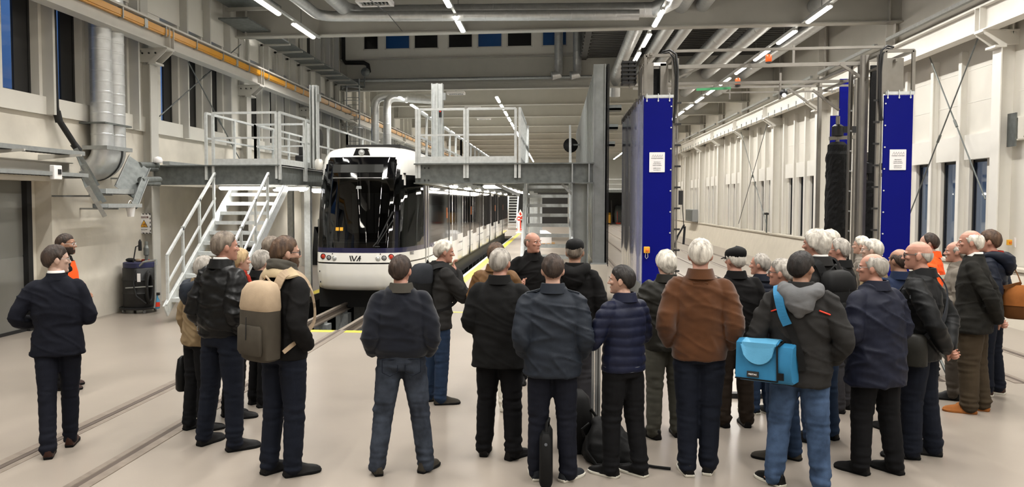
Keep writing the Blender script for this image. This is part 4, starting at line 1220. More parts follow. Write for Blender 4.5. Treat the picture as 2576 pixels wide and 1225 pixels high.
# cross tubes between the columns
e = thing('wash_gantry_frame', (3.7, 16, 4.2), 'galvanised cross tubes spanning between the two blue wash columns', 'wash gantry frame')
for name, a, b, w in (('cross_tube', (1.98, 14.05, 4.73), (5.4, 14.05, 4.73), .06), ('cross_tube', (1.98, 14.9, 4.6), (5.4, 14.9, 4.6), .09), ('cross_tube', (1.6, 17.9, 4.72), (6.1, 17.9, 4.72), .07), ('cross_tube', (1.6, 17.3, 4.55), (6.1, 17.3, 4.55), .06), ('cross_tube', (1.98, 15.8, 4.43), (5.5, 15.8, 4.43), .06),
                    ('long_tube', (1.6, 14, 4.68), (1.6, 18, 4.68), .06), ('long_tube', (5.4, 14, 4.66), (5.4, 18, 4.66), .06), ('long_tube', (5.6, 14, 4.5), (5.6, 18, 4.5), .06), ('long_tube', (3.4, 14.1, 4.66), (3.4, 18, 4.66), .05),
                    ('brace_tube', (2.05, 15, 4.35), (2.6, 15.0, 4.6), .05), ('brace_tube', (1.98, 17.3, 4.2), (2.5, 17.3, 4.55), .05), ('brace_tube', (5.35, 14.6, 4.25), (4.9, 14.6, 4.55), .06), ('brace_tube', (5.5, 16.4, 3.95), (5.0, 16.4, 4.35), .06), ('brace_tube', (5.2, 17.3, 4.2), (4.8, 17.3, 4.5), .05),
                    ('cross_tube', (3.3, 16.6, 4.35), (5.5, 16.6, 4.35), .04), ('drop_tube', (4.2, 14.9, 4.6), (4.2, 14.9, 4.95), .05), ('drop_tube', (4.22, 15.8, 4.1), (4.22, 15.8, 4.6), .05), ('drop_tube', (3.6, 17.3, 4.3), (3.6, 17.3, 4.6), .04)):
    m = MB(); m.bar(a, b, w * .72, w * .72); m.build(name, 'wash_steel', e)
m = MB(); m.bar((2.9, 17.2, 4.5), (3.6, 17.2, 4.52), .02, .05); 
MATS['green_strip'] = mat('green_strip', '3F8F5C', rough=.5)
m.build('spray_pipe', 'green_strip', e)
for x, yy, z, lb in ((3.77, 14.9, 4.66, 'orange warning beacon on the front cross tube of the wash gantry'), (3.75, 17.25, 4.6, 'orange warning beacon on the rear cross tube of the wash gantry')):
    b = thing('warning_beacon', (x, yy, z), lb, 'beacon')
    m = MB(); m.lathe([(.05, z), (.055, z + .03), (.055, z + .11), (.04, z + .13)], (x, yy, 0), 14); m.build('dome', 'beacon_orange', b, smooth=True); m = MB(); m.lathe([(.055, z - .03), (.055, z)], (x, yy, 0), 14); m.build('base', 'frame_dark', b)
b = thing('surveillance_camera', (4.23, 15.6, 4.1), 'small dark camera hanging from the gantry cross tubes', 'camera')
m = MB(); m.ell((4.23, 15.6, 4.2), (.07, .1, .07), 12, 8); m.build('body', 'frame_dark', b, smooth=True); m = MB(); m.lathe([(.03, 0), (.045, -.05), (.04, -.06)], (4.2, 15.5, 4.13), 12, 'y'); m.build('lens_hood', 'paper', b)
# brushes
def brush(x, yy, z0, z1, r, label):
    e = thing('wash_brush', (x, yy, z0), label, 'brush')
    rnd = random.Random(int(x * 100)); m = MB(); rs = []; n = 30; nz = int((z1 - z0) / .06)
    for i in range(nz + 1):
        t = i / nz; rr = r * (1 if .06 < t < .93 else (.55 if t in (0, 1) else .85)) 
        rs.append([(x + rr * (1 + .07 * rnd.uniform(-1, 1)) * cos(2 * pi * k / n), yy + rr * (1 + .07 * rnd.uniform(-1, 1)) * sin(2 * pi * k / n), z0 + (z1 - z0) * t) for k in range(n)])
    m.rings(rs); m.build('bristles', 'bristle', e)
    m = MB(); m.tube([(x, yy, 0), (x, yy, z1 + .5)], .04, 10); m.build('shaft', 'wash_steel', e)
    m = MB(); m.lathe([(.05, z1 + .1), (.11, z1 + .12), (.11, z1 + .3), (.06, z1 + .34)], (x, yy, 0), 14); m.box(x - .02, x + .4, yy - .06, yy + .06, z1 + .18, z1 + .3); m.build('motor', 'black_plastic', e, smooth=True)
    m = MB(); m.bar((x - .15, yy, z1 + .07), (x + .5, yy, z1 + .1), .07, .07); m.build('arm', 'wash_steel', e)
    return e
brush(5.45, 16.3, .55, 3.32, .2, 'large black rotary wash brush standing before the slit windows')
brush(5.62, 15.2, .55, 2.55, .16, 'lower black rotary wash brush between grey post and blue column')
m = MB(); m.box(5.6, 5.7, 15.1, 15.14, 2.5, 4.6)
tag(m.build('brush_curtain', 'bristle'), 'narrow black bristle strip above the lower wash brush', 'brush strip')
for x, yy, lb, w in ((5.53, 15.3, 'wide grey guide rail of the wash gantry beside the black bristle strip', .14), (5.40, 15.5, 'slim grey guide rail next to the large black brush', .05), (5.44, 15.1, 'grey guide rail with cables between the large black brush and wide rail', .07)):
    e = thing('guide_rail', (x, yy, 0), lb, 'guide rail')
    m = MB(); m.box(x - w / 2, x - w / 2 + .02, yy - .05, yy + .05, 0, 4.66); m.box(x + w / 2 - .02, x + w / 2, yy - .05, yy + .05, 0, 4.66); m.box(x - w / 2, x + w / 2, yy, yy + .02, 0, 4.66); m.build('profile', 'wash_steel', e)
    m = MB(); z = .5
    while z < 4: m.lathe([(.016, 0), (.016, .02)], (x, yy - .07, z), 8, 'y'); z += .37
    m.build('bolt', 'galv_light', e)
e = thing('cable_carrier', (1.42, 16.1, 4.45), 'black stacked cable carrier box beside the blue column head', 'cable carrier')
for k in range(6):
    m = MB(); m.box(1.26, 1.54, 15.9, 16.2, 4.46 + .08 * k, 4.5 + .08 * k); m.build('link', 'black_plastic', e)
m = MB()
for xx in (1.27, 1.4, 1.52): m.box(xx, xx + .015, 15.92, 16.18, 4.46, 4.92)
m.build('side_plate', 'frame_dark', e)
for k, (z, lb) in enumerate(((4.3, 'grey cable tray arm behind the blue column, topmost'), (3.95, 'grey cable tray arm behind the blue column, middle'), (3.6, 'grey cable tray arm behind the blue column, lowest'))):
    m = MB(); m.box(.98, 1.5, 19.0 + k, 19.4 + k, z, z + .05); m.box(.98, 1.5, 19.0 + k, 19.02 + k, z, z + .12)
    tag(m.build('cable_tray', 'galv_dark'), lb, 'cable tray')
# things on the window wall
e = thing('wall_cabinet', (7.9, 47, 1.0), 'grey control cabinet on the sill of the window wall', 'cabinet')
m = MB(); m.box(7.7, 8.0, 46.4, 48.8, 1.02, 1.72); m.build('body', 'grey_plastic', e, bevel=.02); m = MB(); m.box(7.68, 7.7, 46.5, 48.7, 1.08, 1.68); m.build('door', 'galv_dark', e)
e = thing('valve', (8.0, 31.2, .98), 'small grey standpipe valve on the window sill', 'valve')
m = MB(); m.tube([(7.95, 31.3, .98), (7.95, 31.3, 1.75)], .03, 8); m.build('pipe', 'galv_dark', e); m = MB(); m.box(7.88, 8.0, 31.2, 31.45, 1.66, 1.74); m.build('handle', 'frame_dark', e)
e = thing('cable_hanger', (2.25, 16, 1.6), 'dark handset hanging on a cable beside the blue column', 'handset')
m = MB(); m.tube([(2.2, 14.4, 2.35), (2.22, 14.4, 2.0), (2.24, 14.4, 1.75), (2.25, 14.4, 1.55)], .007, 6); m.tube([(2.25, 14.4, 1.75), (2.14, 14.4, 1.55), (2.06, 14.4, 1.3)], .016, 6); m.tube([(2.26, 14.4, 1.72), (2.24, 14.4, 1.4)], .02, 6); m.build('cable', 'black_rubber', e)
m = MB(); m.box(2.15, 2.22, 14.38, 14.44, 2.1, 2.35); m.build('handset', 'frame_dark', e)
# end of the window wall next to the camera: gate column with bracket and switches
m = MB(); m.box(8.42, 8.9, 15.2, 15.9, 0, 7.6); struct('wall_right_return', m, 'white_wall')
e = thing('beam_bracket', (8.3, 15.4, 3.2), 'white steel bracket with bolts on the column by the window wall', 'bracket')
m = MB(); m.box(8.16, 8.19, 15.3, 15.56, 3.15, 3.75); m.build('end_plate', 'galv_dark', e); m = MB(); m.ibeam((8.19, 15.4, 3.47), (9.3, 15.4, 3.47), .2, .42, .02); m.box(8.2, 8.6, 15.28, 15.3, 3.28, 3.66); m.prism([(8.3, 3.26), (9.2, 3.26), (9.2, 2.7)], 15.39, 15.41); m.build('beam', 'steel_white', e)
m = MB()
for zz in (3.32, 3.6): m.lathe([(.025, 0), (.025, .02)], (8.32, 15.27, zz), 10, 'y')
m.build('bolt', 'frame_dark', e)
m = MB(); m.box(8.2, 8.28, 15.5, 15.55, 1.36, 1.46); e = thing('switch_box', (8.24, 15.5, 1.36), 'yellow switch box on the white column by the window wall', 'switch'); m.build('case', 'sign_yellow', e, bevel=.008); m = MB(); m.lathe([(.02, 0), (.022, -.03)], (8.24, 15.5, 1.41), 10, 'y'); m.build('knob', 'amber', e)
m = MB(); m.box(8.31, 8.4, 15.46, 15.52, 1.32, 1.5); e = thing('socket_box', (8.35, 15.5, 1.3), 'white socket box beside the yellow switch on the column', 'socket'); m.build('case', 'paper', e, bevel=.01); m = MB(); m.box(8.335, 8.38, 15.45, 15.46, 1.36, 1.45); m.build('flap', 'frame_dark', e); m = MB(); m.tube([(8.355, 15.49, 1.5), (8.355, 15.49, 3.1)], .008, 6); m.build('conduit', 'galv_dark', e)

# ================================================================ LEFT SIDE EQUIPMENT
e = thing('fall_hazard_sign', (-8.43, 15.5, 1.5), 'white hazard sign with striped border and yellow triangle on the column', 'sign')
sx0, sx1, sz0, sz1, sy = -8.58, -8.29, 1.5, 1.91, 15.53
m = MB(); m.box(sx0, sx1, sy, sy + .01, sz0, sz1); m.build('plate', 'paper', e)
m = MB()
for k in range(5):
    z = sz0 + .03 + .085 * k
    for x in (sx0, sx1 - .02): m.add([(x, sy - .002, z), (x + .02, sy - .002, z + .012), (x + .02, sy - .002, z + .052), (x, sy - .002, z + .04)], [(0, 1, 2, 3)])
for k in range(4):
    x = sx0 + .035 + .07 * k
    for z in (sz0, sz1 - .018): m.add([(x, sy - .002, z + .018), (x + .012, sy - .002, z), (x + .05, sy - .002, z), (x + .038, sy - .002, z + .018)], [(0, 1, 2, 3)])
m.build('border', 'sign_black', e)
m = MB(); m.prism([(-8.52, 1.63), (-8.35, 1.63), (-8.435, 1.785)], sy - .004, sy - .002); m.build('triangle_edge', 'sign_black', e)
m = MB(); m.prism([(-8.505, 1.638), (-8.365, 1.638), (-8.435, 1.766)], sy - .006, sy - .004); m.build('triangle', 'sign_yellow', e)
m = MB(); m.bar((-8.46, sy - .008, 1.68), (-8.42, sy - .008, 1.70), .004, .012); m.bar((-8.42, sy - .008, 1.70), (-8.40, sy - .008, 1.67), .004, .01); m.bar((-8.45, sy - .008, 1.66), (-8.41, sy - .008, 1.65), .004, .008); m.ell((-8.412, sy - .008, 1.715), (.008, .003, .008), 8, 6); m.build('falling_figure', 'sign_brown', e)
m = MB(); m.box(-8.53, -8.34, sy - .004, sy - .002, 1.82, 1.855); m.build('heading_bar', 'sign_brown', e)
lettering('heading', 'ACHTUNG', .03, 'paper', e, (-8.435, sy - .005, 1.828), (R(90), 0, 0))
lettering('caption', 'Absturzgefahr', .026, 'ink', e, (-8.435, sy - .003, 1.575), (R(90), 0, 0))

e = thing('grease_drum', (-8.1, 14.7, 0), 'black drum with coiled hose on a trolley beside the column', 'drum')
cx, cy = -8.12, 14.72
m = MB(); m.lathe([(.29, .1), (.3, .12), (.3, .36), (.31, .38), (.3, .4), (.3, .62), (.31, .64), (.3, .66), (.3, .86), (.28, .88)], (cx, cy, 0), 28); m.build('barrel', 'black_plastic', e, smooth=True)
m = MB(); m.lathe([(.29, .88), (.29, .97), (.27, .98)], (cx, cy, 0), 28)
MATS['lid_blue'] = mat('lid_blue', '23264A', rough=.5); m.build('lid', 'lid_blue', e, smooth=True)
m = MB(); m.lathe([(.36, .07), (.37, .1), (.34, .11)], (cx, cy, 0), 28); m.build('dolly', 'frame_dark', e)
for k in range(4):
    a = pi / 4 + pi / 2 * k; m = MB(); m.lathe([(.035, -.015), (.035, .015)], (cx + .3 * cos(a), cy + .3 * sin(a), .035), 12, 'x'); m.build('caster', 'grey_plastic', e)
m = MB()
for q in range(4):
    m.tube([(cx + .3 + .02 * q, cy - .2 - .1 * cos(a) - .02 * q, .5 + (.32 - .02 * q) * sin(a)) for a in [2 * pi * k / 20 for k in range(21)]], .02, 8)
m.tube([(cx + .1, cy - .25, .9), (cx + .06, cy - .32, .6), (cx + .12, cy - .34, .35), (cx + .3, cy - .3, .2)], .02, 8)
m.build('hose', 'black_rubber', e, smooth=True)
m = MB(); m.tube([(cx + .12, cy - .22, .9), (cx + .25, cy - .28, 1.0), (cx + .52, cy - .3, 1.04), (cx + .52, cy - .3, .95)], .022, 8); m.tube([(cx + .5, cy - .3, 1.0), (cx + .5, cy - .32, .3), (cx + .48, cy - .33, .12)], .016, 8); m.bar((cx - .1, cy - .32, .5), (cx + .45, cy - .33, .54), .03, .02); m.build('handle', 'galv', e)
m = MB(); m.box(cx + .14, cx + .2, cy - .325, cy - .31, .62, .78); m.build('label', 'paper', e)
m = MB(); m.lathe([(.03, .98), (.03, 1.1), (.05, 1.12), (.05, 1.25), (.03, 1.3), (.03, 1.38)], (cx + .16, cy, 0), 12); m.build('pump', 'galv_dark', e); m = MB(); m.lathe([(.045, 1.15), (.045, 1.24)], (cx + .16, cy, 0), 12); m.build('gauge', 'red_lamp', e)
m = MB(); m.lathe([(.03, 1.2), (.035, 1.24), (.03, 1.38), (.01, 1.42)], (cx + .06, cy - .05, 0), 10); m.tube([(cx + .04, cy - .06, 1.3), (cx, cy - .1, 1.28), (cx - .01, cy - .2, .95)], .012, 6); m.build('nozzle', 'black_rubber', e)
e = thing('work_gloves', (cx - .1, cy, .98), 'black and cream work gloves lying on the drum lid', 'gloves')
m = MB(); m.ell((cx - .14, cy - .05, 1.02), (.1, .07, .04), 12, 8); m.build('black_glove', 'black_rubber', e, smooth=True); m = MB(); m.ell((cx - .02, cy + .02, 1.01), (.07, .06, .03), 12, 8); m.build('cream_glove', 'bag_beige', e, smooth=True)
m = MB(); m.loft([(.98, cx + .06, cy + .1, .12, .06), (1.02, cx + .06, cy + .1, .11, .05)], 14); tag(m.build('cleaning_rag', 'scarf_red', smooth=True), 'dark red rag lying on the drum lid', 'rag')
e = thing('spray_bottle', (cx + .56, cy - .2, .0), 'clear spray bottle with red label beside the black drum', 'bottle')
m = MB(); m.lathe([(.035, .1), (.045, .12), (.045, .26), (.015, .32), (.015, .36)], (cx + .5, cy - .25, 0), 14); m.build('bottle', 'bag_lightblue', e, smooth=True); m = MB(); m.lathe([(.046, .14), (.046, .23)], (cx + .5, cy - .25, 0), 14); m.build('label', 'sign_red', e); m = MB(); m.box(cx + .47, cx + .55, cy - .27, cy - .23, .36, .41); m.build('trigger', 'frame_dark', e)
# machine under the left platform
e = thing('lifting_machine', (-7.9, 27, 0), 'black machine with bent arm under the window side platform', 'machine')
m = MB(); m.loft([(0, -7.6, 26.6, .6, .4), (.35, -7.6, 26.6, .62, .42), (.55, -7.6, 26.6, .4, .35)], 18, 4); m.build('body', 'black_plastic', e, smooth=True)
m = MB(); m.bar((-8.2, 26.4, 0), (-8.1, 26.4, 1.3), .2, .16); m.bar((-8.1, 26.4, 1.3), (-7.7, 26.4, .4), .16, .14); m.build('arm', 'frame_dark', e)
m = MB(); m.tube([(-8.1, 26.5, 1.55), (-7.0, 26.5, 1.55)], .025, 8); m.tube([(-8.1, 26.5, 1.55), (-8.1, 26.5, 1.2)], .025, 8); m.build('push_bar', 'galv_dark', e)
e = thing('fire_extinguisher', (-8.15, 25.2, 0), 'red fire extinguisher on the floor beneath the window side platform', 'fire extinguisher')
m = MB(); m.lathe([(.07, .02), (.08, .05), (.08, .45), (.03, .52)], (-7.9, 24.6, 0), 14); m.build('cylinder', 'fire_red', e, smooth=True); m = MB(); m.box(-7.94, -7.86, 24.57, 24.63, .52, .58); m.build('valve', 'frame_dark', e)
for x, yy, h, w, lb in ((-7.95, 20.5, .95, .5, 'dark bin behind the bright staircase'), (-7.35, 20.1, .6, .5, 'black crate behind the bright staircase')):
    m = MB(); m.loft([(0, x, yy, w / 2, w / 2), (h * .9, x, yy, w * .55, w * .55), (h, x, yy, w * .56, w * .56)], 20, 4); tag(m.build('bin', 'black_plastic', smooth=True), lb, 'bin')

# ================================================================ FAR END OF THE HALL
e = thing('traffic_sign', (-2.9, 61, 0), 'red and white triangular warning sign at the far end of the yellow line', 'sign')
m = MB(); m.prism([(-3.2, .75), (-2.3, .75), (-2.75, 1.6)], 60.98, 61.0); m.build('plate', 'paper', e); m = MB(); m.prism([(-3.05, .83), (-2.45, .83), (-2.75, 1.4)], 60.95, 60.97); m.build('red_field', 'sign_red', e); m = MB(); m.bar((-2.95, 60.94, .9), (-2.6, 60.94, 1.15), .01, .08); m.build('bar', 'paper', e); m = MB(); m.lathe([(.3, 0), (.26, .1), (.06, .15), (.06, .75)], (-2.75, 61, 0), 14); m.build('foot', 'sign_red', e)
e = thing('bollard', (-2.6, 55, 0), 'white guide post with red bands where the yellow line ends', 'post')
m = MB(); m.lathe([(.22, 0), (.2, .05), (.09, .1), (.08, 1.25), (.02, 1.3)], (-2.6, 55.3, 0), 14); m.build('post', 'paper', e, smooth=True)
for z in (.85, 1.05): m = MB(); m.lathe([(.087, z), (.087, z + .1)], (-2.6, 55.3, 0), 14); m.build('band', 'sign_red', e)
stair('distant galvanised staircase beside the end of the tram', -3.9, -3.1, 62, 0, 66.2, 3.0, 14)
m = MB(); m.box(-2.5, 1.0, 72, 72.2, 0, 3.0); struct('wall_far_dark', m, 'frame_dark')
m = MB(); m.box(1.0, 8.5, 76, 84, 3.05, 3.3); struct('beam', m, 'galv_dark')
railing('distant yellow-lit railing above the dark gate beyond the wash gantry', [(2.0, 76), (8.2, 76)], 3.3, h=1.0, step=2.0)
e = thing('forklift', (5.0, 78, 0), 'small orange forklift parked in the dark gate at the far end', 'forklift')
m = MB(); m.loft([(.1, 4.95, 79, .45, .8), (.9, 4.95, 79, .45, .75), (1.1, 4.95, 79.2, .35, .5)], 18, 5); m.build('body', 'sign_yellow', e, smooth=True)
m = MB(); m.bar((4.6, 78.2, .1), (4.6, 78.2, 2.3), .1, .12); m.bar((5.3, 78.2, .1), (5.3, 78.2, 2.3), .1, .12); m.build('mast', 'frame_dark', e)
for x in (4.7, 5.2): m = MB(); m.bar((x, 78.1, .08), (x, 77.1, .06), .12, .05); m.build('fork', 'frame_dark', e)
m = MB(); m.box(4.55, 5.35, 78.5, 79.5, 2.1, 2.18); m.build('roof_guard', 'frame_dark', e)
e = thing('pallet_truck', (6.0, 79, 0), 'orange hand pallet truck beside the distant forklift', 'pallet truck')
for x in (5.85, 6.15): m = MB(); m.bar((x, 78.6, .1), (x, 79.8, .1), .15, .06); m.build('fork', 'sign_red', e)
m = MB(); m.bar((6, 79.8, 0), (6, 80.1, 1.2), .05, .05); m.box(5.8, 6.2, 78.7, 78.8, 0, .1); m.build('handle', 'sign_red', e)
e = thing('stored_vehicle', (6.8, 81, 0), 'dark covered vehicle standing in the far gate', 'vehicle')
m = MB(); m.loft([(0, 6.7, 82, .8, .9), (.9, 6.7, 82, .85, .95), (1.7, 6.7, 82, .75, .7), (1.8, 6.7, 82, .6, .5)], 18, 4); m.build('body', 'galv_dark', e, smooth=True)
e = thing('wooden_pallet', (-.6, 40, 0), 'wooden pallet on the floor behind the head-on staircase', 'pallet')
for k in range(5): m = MB(); m.box(-1.15 + .22 * k * 1.05, -1.0 + .22 * k * 1.05, 38.6, 39.8, .12, .145); m.build('board', 'wood', e)
for k in range(3): m = MB(); m.box(-1.15 + .48 * k, -1.03 + .48 * k, 38.6, 39.8, 0, .12); m.build('bearer', 'wood', e)
m = MB(); m.loft([(.145, -.65, 39.2, .42, .45), (.6, -.65, 39.2, .42, .45), (.75, -.65, 39.2, .15, .2)], 16, 4); tag(m.build('wrapped_load', 'paper', smooth=True), 'white wrapped load on the wooden pallet', 'load')
# ================================================================ PEOPLE
def smoothpath(pts, n=4):
    """Catmull-Rom through pts; each pt is (Vector, radius)"""
    out = []
    P = [pts[0]] + list(pts) + [pts[-1]]
    for i in range(1, len(P) - 2):
        for k in range(n):
            t = k / n; a, b, c, d = P[i - 1], P[i], P[i + 1], P[i + 2]
            f = lambda w, x, y, z: .5 * (2 * x + (y - w) * t + (2 * w - 5 * x + 4 * y - z) * t * t + (3 * x - w - 3 * y + z) * t ** 3)
            out.append((V([f(a[0][q], b[0][q], c[0][q], d[0][q]) for q in range(3)]), f(a[1], b[1], c[1], d[1])))
    out.append(pts[-1]); return out
def limb(m, pts, n=14, sub=4, squash=1.0):
    s = smoothpath([(V(p), r) for p, r in pts], sub)
    m.tube([p for p, r in s], [r for p, r in s], n, True, squash)
    for p, r in (s[0], s[-1]): m.ell(p, (r * .98, r * .98, r * .98), 12, 8)
def remesh(m, voxel, it=2, fac=.5):
    me = m.mesh('tmp'); o = bpy.data.objects.new('tmp', me); COL.objects.link(o)
    md = o.modifiers.new('r', 'REMESH'); md.mode = 'VOXEL'; md.voxel_size = voxel
    if it: s = o.modifiers.new('s', 'SMOOTH'); s.factor = fac; s.iterations = it
    dg = bpy.context.evaluated_depsgraph_get()
    out = bpy.data.meshes.new_from_object(o.evaluated_get(dg))
    bpy.data.objects.remove(o); bpy.data.meshes.remove(me); return out
def finish(me, name, mt, parent, smooth=True):
    me.name = name; me.materials.clear(); me.materials.append(MATS[mt])
    if smooth: me.polygons.foreach_set('use_smooth', [True] * len(me.polygons))
    o = bpy.data.objects.new(name, me); COL.objects.link(o); o.parent = parent; return o
def folds(me, amp, seed, kind='fold', z0=0, quilt=.07):
    """push vertices along their normals into cloth folds or quilted bands"""
    vs = me.vertices
    sv = V((seed * 3.1, seed * 1.7, seed * 5.3))
    nn = [v.normal.copy() for v in vs]
    for v, n in zip(vs, nn):
        c = v.co
        if kind == 'quilt':
            d = amp * (abs(sin(pi * (c.z + .012 * noise.noise(c * 6 + sv)) / quilt)) ** .6 - .6) + .003 * noise.noise(c * 22 + sv)
        else:
            a = noise.noise(V((c.x * 5, c.y * 5, c.z * 11 + c.x * 4)) + sv)
            b = noise.noise(V((c.x * 12 - c.z * 4, c.y * 12, c.z * 22)) + sv * 2)
            c2 = abs(noise.noise(V((c.x * 3.2 + c.z * 2.4, c.y * 3.2, c.z * 7.5 + c.x * 2)) + sv * 3))
            d = amp * ((1 - abs(a) * 2.6) * .6 + b * .4 + (max(0, 1 - c2 * 7) ** 1.5) * .9)
            if kind == 'trouser':
                w = max(0.0, 1 - abs(c.z - .10) / .14) + .7 * max(0.0, 1 - abs(c.z - .5) / .12) + .6 * max(0.0, 1 - abs(c.z - .85) / .1) + .3
                d = amp * (.5 * b + .6 * noise.noise(V((c.x * 6, c.y * 6, c.z * 34)) + sv)) * w
        v.co = c + n * d
HEADC = V((0, -.008, .128))
def hairline(az, style):
    T = dict(short=((0, .182), (35, .172), (60, .155), (76, .11), (92, .128), (112, .085), (140, .052), (180, .042)),
             full=((0, .172), (35, .16), (60, .13), (76, .085), (92, .075), (112, .05), (140, .02), (180, .012)),
             receding=((0, .218), (30, .21), (52, .178), (66, .14), (78, .095), (94, .118), (114, .075), (140, .045), (180, .035)),
             crop=((0, .182), (35, .175), (60, .158), (76, .12), (92, .135), (112, .1), (140, .068), (180, .058)))[style]
    for (a, t), (b, u) in zip(T[:-1], T[1:]):
        if a <= az <= b: return t + (u - t) * (az - a) / (b - a)
    return T[-1][1]
def hair_mesh(style, M, seed, thick=.016, bald=None, rad=(.081, .101, .104), full=False):
    """shell over the skull; bald: ceiling height of a horseshoe; M puts head space into body space"""
    rnd = random.Random(seed); nu, nv = 72, 40
    rs = {}; keep = {}
    for i in range(nv + 1):
        el = -pi / 2 + pi * i / nv
        for j in range(nu):
            a = 2 * pi * j / nu                     # 0 = front, clockwise to +x
            d = V((sin(a) * cos(el), cos(a) * cos(el), sin(el)))
            p = V((d.x * rad[0], d.y * rad[1], d.z * rad[2])) + HEADC
            az = abs(math.degrees(atan2(d.x, d.y)))
            hl = hairline(az, style) + .006 * noise.noise(V((j * .9, seed, 1.0))); e = p.z - hl
            if bald is not None:
                top = bald + .012 * noise.noise(V((j * .5, seed, 4.0))) - (.03 if az < 70 else 0)
                e = min(e, top - p.z)
            th = thick * max(-.2, min(1.0, e / .028))
            s = noise.noise(V((d.x * 4, d.y * 4, d.z * 2 + seed))) * .5 + noise.noise(V((a * 16, el * 2.5, seed + 9))) * .55
            q = p + d * (th * (1 + s * .75) - .001)
            if full and p.z < .07 and az > 95: q += V((0, -.012, -.02)) * min(1, (.07 - p.z) / .05)
            rs[i, j] = M @ q; keep[i, j] = e > -.006
    m = MB(); idx = {}
    for k, v in rs.items():
        idx[k] = len(m.v); m.v.append(tuple(v))
    for i in range(nv):
        for j in range(nu):
            k = [(i, j), (i, (j + 1) % nu), (i + 1, (j + 1) % nu), (i + 1, j)]
            if all(keep[q] for q in k): m.f.append(tuple(idx[q] for q in k)); m.mi.append(0)
    return m
def beard_mesh(M, seed, thick=.007, must=False):
    m = MB(); nu, nz = 40, 16; idx = {}
    for i in range(nz + 1):
        t = -.002 + (.085 if not must else .02) * i / nz + (.052 if must else 0)
        for j in range(nu + 1):
            az = R(-100 + 200 * j / nu) if not must else R(-28 + 56 * j / nu)
            hw, yf, yb = head_sec(max(.001, t))
            k = 1 if must or abs(az) > R(45) or t < .045 else (.2 if abs(az) < R(30) and t > .052 else 1)
            edge = min(1, min(i, nz - i + (0 if must else 2)) / 3, min(j, nu - j) / 4)
            off = thick * edge * k * (1 + .5 * noise.noise(V((j * .7, i * .9, seed)))) - .001
            idx[i, j] = len(m.v); m.v.append(tuple(M @ V((sin(az) * (hw + off), cos(az) * ((yf if cos(az) > 0 else yb) + off) , t))))
    for i in range(nz):
        for j in range(nu): m.f.append((idx[i, j], idx[i, j + 1], idx[i + 1, j + 1], idx[i + 1, j])); m.mi.append(0)
    return m
HEADS = [(0, .026, .07, -.005), (.012, .042, .083, .01), (.035, .053, .088, .03), (.06, .061, .088, .05), (.085, .066, .087, .07), (.11, .07, .086, .085), (.135, .073, .09, .09), (.16, .073, .087, .095), (.185, .067, .073, .088), (.205, .052, .048, .066), (.22, .026, .022, .032)]
def head_sec(t):
    for a, b in zip(HEADS[:-1], HEADS[1:]):
        if a[0] <= t <= b[0]:
            k = (t - a[0]) / (b[0] - a[0]); return [a[i] + (b[i] - a[i]) * k for i in (1, 2, 3)]
    return list(HEADS[-1][1:])
def add_head(m, M):
    n = 28; rs = []
    for t, hw, yf, yb in HEADS:
        ring = []
        for k in range(n):
            a = 2 * pi * k / n; ring.append(M @ V((hw * sin(a), (yf if cos(a) > 0 else yb) * cos(a), t)))
        rs.append(ring)
    m.rings(rs)
    m.ell(M @ HEADC, (.074, .096, .098), 24, 16, M.to_3x3())
    def el(c, r): m.ell(M @ V(c), r, 12, 8, M.to_3x3())
    # nose, brow, lips, chin, ears
    m.rings([[M @ V(p) for p in ((-.010, .078, .128), (.010, .078, .128), (.006, .094, .126), (-.006, .094, .126))],
             [M @ V(p) for p in ((-.015, .078, .095), (.015, .078, .095), (.008, .114, .092), (-.008, .114, .092))],
             [M @ V(p) for p in ((-.016, .078, .08), (.016, .078, .08), (.009, .108, .08), (-.009, .108, .08))]])
    el((0, .107, .087), (.012, .012, .01)); el((-.013, .094, .085), (.008, .012, .008)); el((.013, .094, .085), (.008, .012, .008))
    el((-.03, .078, .134), (.024, .014, .009)); el((.03, .078, .134), (.024, .014, .009))
    el((0, .084, .058), (.024, .01, .0055)); el((0, .083, .048), (.021, .011, .0065)); el((0, .078, .018), (.022, .016, .018))
    el((-.042, .066, .095), (.02, .02, .016)); el((.042, .066, .095), (.02, .02, .016))
    for s in (-1, 1):
        E = Matrix.Rotation(R(-22 * s), 3, 'Z') @ Matrix.Rotation(R(10), 3, 'X')
        m.ell(M @ V((.079 * s, -.012, .108)), (.010, .022, .032), 14, 8, M.to_3x3() @ E)
        m.ell(M @ V((.076 * s, -.006, .084)), (.009, .013, .013), 10, 6, M.to_3x3() @ E)
